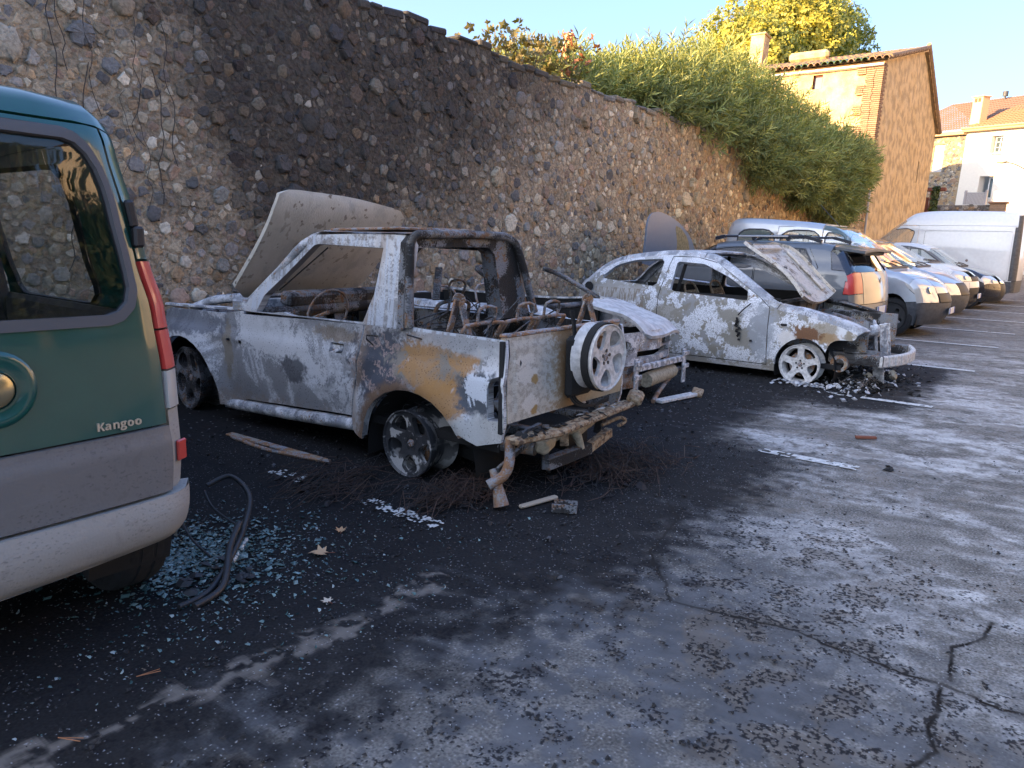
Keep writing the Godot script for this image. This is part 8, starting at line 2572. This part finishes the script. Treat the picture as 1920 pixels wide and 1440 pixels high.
func litter() -> void:
	var rng := RandomNumberGenerator.new()
	rng.seed = 99
	var gs := mat("shard", Color.WHITE, 0.12)
	gs.vertex_color_use_as_albedo = true
	var teal := [Vector3(0.08, 0.14, 0.135), Vector3(0.05, 0.095, 0.095), Vector3(0.16, 0.23, 0.22), Vector3(0.03, 0.06, 0.06)]
	scatter("broken_glass", "crumbs of greenish broken window glass beside the green van's rear wheel", "broken glass", chip(3, 0.35), gs, 2800, 6, func(r: RandomNumberGenerator) -> Vector3: return Vector3(1.62 + r.randfn() * 0.2, 0.009, -2.98 + r.randfn() * 0.22), Vector2(0.006, 0.036), teal)
	scatter("glass_specks", "scattered specks of glass on the black asphalt in front of the green van", "broken glass", chip(4, 0.4), gs, 1500, 7, func(r: RandomNumberGenerator) -> Vector3:
		var p := Vector3(1.6 + r.randfn() * 0.5, 0.009, -2.65 + r.randfn() * 0.45)
		return p if p.z < -1.9 else Vector3(0, -9, 0), Vector2(0.005, 0.022), teal + [Vector3(0.25, 0.3, 0.3)])
	var flakes := [Vector3(0.009, 0.009, 0.01), Vector3(0.014, 0.013, 0.013), Vector3(0.02, 0.018, 0.017)]
	scatter("charred_flakes", "black charred flakes strewn in clumps over the grey slurry in the foreground", "debris", chip(5, 0.4), MT.bits, 26000, 8, func(r: RandomNumberGenerator) -> Vector3:
		var p := Vector3(r.randf_range(0.6, 6.0), 0.008, r.randf_range(-2.6, 0.2))
		var cl := nz(1, int(p.x * 200) + 900, int(p.z * 200) + 900) * 0.6 + nz(2, int(p.x * 200) + 900, int(p.z * 200) + 900) * 0.4
		return p if cl > 0.57 + 0.035 * maxf(0.0, p.x - 2.6) + 0.02 * absf(p.z + 1.0) else Vector3(0, -9, 0), Vector2(0.004, 0.02), flakes)
	scatter("soot_crumbs", "soot crumbs and cinders under and around the burnt cars", "debris", chip(6, 0.5), MT.bits, 4000, 9, func(r: RandomNumberGenerator) -> Vector3:
		var p := Vector3(r.randf_range(2.4, 10.4), 0.008, r.randf_range(-5.0, -1.6))
		return p if soot_at(p.x, p.z) > r.randf_range(0.15, 1.0) else Vector3(0, -9, 0), Vector2(0.006, 0.04), flakes + [Vector3(0.06, 0.06, 0.065)])
	scatter("pale_grit", "pale grit and tiny flakes of ash spread over the asphalt", "grit", chip(7, 0.6), MT.bits, 3000, 10, func(r: RandomNumberGenerator) -> Vector3: return Vector3(r.randf_range(0.4, 7.0), 0.008, r.randf_range(-4.2, 0.2)), Vector2(0.003, 0.012), [Vector3(0.16, 0.15, 0.14), Vector3(0.12, 0.10, 0.08), Vector3(0.25, 0.25, 0.25)])
	tangle("brown tangle of burnt tyre wire behind the off-roader's right rear", Vector3(3.98, 0.0, -2.28), 0.42, 0.3, 420, 1)
	tangle("thin brown tangle of tyre wire below the off-roader's exhaust", Vector3(2.98, 0.0, -2.66), 0.3, 0.16, 260, 2)
	tangle("faint mat of tyre wire left of the off-roader's bare rear wheel", Vector3(2.6, 0.0, -3.25), 0.25, 0.3, 130, 3)
	# single pieces
	var g := G.new()
	g.bar(Vector3(3.03, 0.014, -2.28), Vector3(3.28, 0.02, -2.22), 0.035, 0.018, Vector3.UP, 0.006)
	tag(put("metal_strip", g, mat("strip_tan", lin(0.36, 0.3, 0.23), 0.8)), "pale narrow metal strip lying behind the off-roader, left of the charred box", "metal strip")
	var bx := thing("charred_box", "small crushed charred metal box on the ground behind the off-roader", "box", Vector3(3.17, 0.0, -2.09), 0.5)
	g = G.new()
	g.box(Vector3(0, 0.012, 0), Vector3(0.1, 0.018, 0.13), Basis(), 0.004)
	g.box(Vector3(-0.05, 0.03, 0), Vector3(0.008, 0.045, 0.13), Basis(Vector3(0, 0, 1), 0.1))
	g.box(Vector3(0.05, 0.025, 0), Vector3(0.008, 0.035, 0.125), Basis(Vector3(0, 0, 1), -0.2))
	put("tray", g, MT.sooty, bx)
	g = G.new()
	for i in 9: g.rock(Vector3(rng.randf_range(-0.03, 0.03), 0.018, rng.randf_range(-0.05, 0.05)), Vector3(0.04, 0.025, 0.04), rng)
	put("charred_filling", g, MT.tan_rust, bx)
	var pl := thing("white_plank", "white flaking board lying before the small wreck, its far end broken", "board", Vector3(5.95, 0, -2.99))
	g = G.new()
	g.bar(Vector3(0, 0.02, 0), Vector3(0.52, 0.025, 0.1), 0.09, 0.03, Vector3.UP, 0.006)
	put("board", g, MT.rim_white, pl)
	g = G.new()
	g.box(Vector3(0.57, 0.03, 0.11), Vector3(0.12, 0.05, 0.1), Basis.from_euler(Vector3(0.2, 0.3, 0.4)), 0.01)
	put("broken_end", g, MT.tan_rust, pl)
	g = G.new()
	g.tube(smooth_line([Vector3(5.92, 0.02, -3.02), Vector3(6.15, 0.08, -3.08), Vector3(6.5, 0.2, -3.12), Vector3(6.62, 0.22, -3.12)], 5), 0.022, 7)
	tag(put("bent_pipe", g, MT.rusty), "bent rusty pipe sticking out from under the small wreck's front", "pipe")
	g = G.new()
	g.bar(Vector3(5.88, 0.015, -1.33), Vector3(5.95, 0.02, -1.2), 0.03, 0.02)
	tag(put("charred_stick", g, MT.wood_red), "short dark charred stick on the pale asphalt between the bay lines", "stick")
	g = G.new()
	for i in 6: g.rock(Vector3(5.2 + rng.randf_range(-0.06, 0.06), 0.01, -0.96 + rng.randf_range(-0.03, 0.03)), Vector3(0.06, 0.02, 0.04), rng)
	tag(put("black_scrap", g, MT.soot), "small black scrap on the asphalt, nearest the lane on the right", "scrap")
	var tr := thing("fallen_trim", "long scorched trim strip lying on the ground below the off-roader's door", "trim", Vector3(2.78, 0, -4.2))
	g = G.new()
	g.tube(smooth_line([Vector3(0.02, 0.015, -0.4), Vector3(0, 0.012, 0), Vector3(0.05, 0.014, 0.35), Vector3(0.1, 0.013, 0.55)], 5), 0.014, 6)
	g.bar(Vector3(0.06, 0.012, -0.5), Vector3(0.1, 0.012, 0.5), 0.06, 0.012)
	put("strip", g, MT.rusty, tr)
	# leaves
	var lobes := func(at: Vector3, s: float, turn: float, curl: float, c: Color, label: String) -> void:
		var o := thing("fallen_leaf", label, "leaf", at, turn, "")
		var p := PackedVector2Array()
		for a in [[-150, 0.5], [-125, 0.35], [-100, 0.8], [-80, 0.5], [-58, 0.95], [-35, 0.5], [0, 1.05], [35, 0.5], [58, 0.95], [80, 0.5], [100, 0.8], [125, 0.35], [150, 0.5], [180, 0.12]]:
			p.push_back(Vector2.from_angle(deg_to_rad(a[0])) * a[1] * s)
		if Geometry2D.is_polygon_clockwise(p): p.reverse()
		var f := func(q: Vector2) -> Vector3: return Vector3(q.x, 0.014 + curl * (q.y * q.y * 5.0 + absf(q.x) * 0.3 * sin(q.x * 60.0) * 0.4), q.y)
		var lg := G.new()
		lg.panel(f, [p], [], Vector2(s * 0.3, s * 0.3), Vector3.UP)
		var b := put("blade", lg, mat("leaf_%d" % int(c.r * 1000), c, 0.8), o)
		lg = G.new()
		lg.tube([Vector3(-0.1 * s, 0.013, 0), Vector3(-0.9 * s, 0.012, 0.2 * s)], 0.0015, 4)
		put("stalk", lg, MT.wood_red, o)
	lobes.call(Vector3(1.98, 0.0, -2.58), 0.062, 2.2, 1.1, lin(0.45, 0.29, 0.16), "large tan lobed leaf on the black asphalt, largest of the fallen leaves")
	lobes.call(Vector3(2.2, 0.0, -2.72), 0.034, 0.7, 2.5, lin(0.42, 0.24, 0.12), "small orange folded leaf just beyond the large tan leaf")
	lobes.call(Vector3(1.71, 0.0, -2.2), 0.03, 1.4, 1.0, lin(0.5, 0.42, 0.32), "pale little leaf at the edge of the black asphalt, nearest of the leaves")
	# torn rubber seal by the van
	var sl := thing("torn_seal", "torn black window seal curling up from the broken glass behind the green van", "rubber seal", Vector3(1.4, 0, -2.8))
	g = G.new()
	g.tube(smooth_line([Vector3(0.42, 0.22, -0.42), Vector3(0.52, 0.25, -0.38), Vector3(0.50, 0.2, -0.2), Vector3(0.36, 0.13, -0.03), Vector3(0.2, 0.06, 0.1), Vector3(0.05, 0.02, 0.2), Vector3(-0.08, 0.012, 0.22)], 6), 0.012, 7)
	g.tube(smooth_line([Vector3(0.34, 0.16, -0.03), Vector3(0.24, 0.10, 0.05), Vector3(0.1, 0.03, 0.22), Vector3(-0.04, 0.012, 0.26)], 6), 0.014, 7)
	g.tube(smooth_line([Vector3(0.46, 0.16, -0.52), Vector3(0.44, 0.1, -0.4), Vector3(0.5, 0.02, -0.26)], 5), 0.006, 5)
	g.tube(smooth_line([Vector3(0.3, 0.12, -0.5), Vector3(0.26, 0.04, -0.3), Vector3(0.24, 0.012, -0.1)], 5), 0.006, 5)
	for i in 16: g.rock(Vector3(0.1 + rng.randf_range(-0.1, 0.16), 0.02, 0.12 + rng.randf_range(-0.16, 0.12)), Vector3(0.07, 0.03, 0.05), rng)
	put("rubber", g, MT.plastic_black, sl)
	g = G.new()
	for i in 22:
		var t := rng.randf()
		g.rock(Vector3(lerpf(0.36, 0.1, t) + 0.015, lerpf(0.10, 0.02, t), lerpf(-0.03, 0.15, t) + 0.02), Vector3(0.02, 0.03, 0.02), rng)
	put("torn_fibres", g, MT.rim_white, sl)
	# the heap that fell from the hatchback's nose
	var hp := thing("debris_heap", "heap of ash, melted plastic and scrap metal under the burnt hatchback's nose", "debris", Vector3(8.55, 0, -1.95))
	var dark := G.new()
	var pale := G.new()
	for i in 900:
		var a := Vector3(rng.randfn() * 0.45, 0, rng.randfn() * 0.19 + 0.05)
		var h := 0.17 * exp(-pow(a.x / 0.5, 2.0) - pow(a.z / 0.25, 2.0))
		a.y = h * rng.randf()
		var s := Vector3(rng.randf_range(0.015, 0.1), rng.randf_range(0.01, 0.06), rng.randf_range(0.015, 0.08)) * rng.randf_range(0.5, 1.2)
		if rng.randf() < 0.22: pale.rock(a + Vector3(0, 0.012, 0), s, rng, 0.5)
		else: dark.rock(a, s * 1.2, rng, 0.5)
	put("charred_scraps", dark, MT.soot, hp).set_meta("kind", "stuff")
	put("ash_scraps", pale, MT.zinc_grey, hp).set_meta("kind", "stuff")
	var tub := G.new()
	for e in [[0.18, 0.06, 0.28], [0.42, 0.05, 0.22], [-0.2, 0.09, 0.12]]:
		tub.lathe([Vector2(0.0, 0.025), Vector2(0.035, 0.025), Vector2(0.04, -0.03), Vector2(0.0, -0.03)], 12, Transform3D(Basis.from_euler(Vector3(rng.randf_range(0.6, 1.4), rng.randf() * TAU, 0.3)), Vector3(e[0], e[1], e[2])))
	put("bearing_ring", tub, MT.pale_rust, hp)
	var wr := G.new()
	for i in 40:
		var a := Vector3(rng.randfn() * 0.45, 0.06, rng.randfn() * 0.15)
		wr.col = Color(0.14, 0.12, 0.1)
		wr.tube([a, a + Vector3(rng.randf_range(-0.2, 0.2), rng.randf_range(0, 0.1), rng.randf_range(-0.1, 0.1)), a + Vector3(rng.randf_range(-0.3, 0.3), -0.03, rng.randf_range(-0.15, 0.15))], 0.004, 4, false)
	put("loose_wires", wr, MT.wire, hp)
	var ax := thing("ash_heap", "small white ash heap at the foot of the hatchback's white wheel", "ash", Vector3(7.78, 0, -2.2))
	g = G.new()
	for i in 60: g.rock(Vector3(rng.randfn() * 0.06, 0.012 + rng.randf() * 0.03, rng.randfn() * 0.2), Vector3(rng.randf_range(0.02, 0.09), 0.03, rng.randf_range(0.02, 0.08)), rng, 0.5)
	put("ash_flakes", g, MT.zinc_grey, ax)
	# a few pine needles
	for e in [[1.0, -2.25, 0.4, "rust-red pine needle on the black asphalt, largest of the stray needles"], [0.72, -2.12, 1.1, "thin pine needle near the pale dirt ridge at lower left"]]:
		g = G.new()
		var a := Vector3(e[0], 0.012, e[1])
		var d := Vector3(cos(e[2]), 0, sin(e[2])) * 0.07
		g.tube([a, a + d], 0.0018, 4)
		g.tube([a, a + d.rotated(Vector3.UP, 0.2)], 0.0015, 4)
		tag(put("pine_needle", g, mat("needle", lin(0.3, 0.12, 0.05), 0.8)), e[3], "pine needle")

func _ready() -> void:
	sky_and_camera()
	make_noise()
	make_materials()
	for step: Callable in [ground, stone_wall, buildings, plants, vehicles, wrecks, litter]:
		var t := Time.get_ticks_msec()
		step.call()
		print(step.get_method(), " ", Time.get_ticks_msec() - t, " ms")
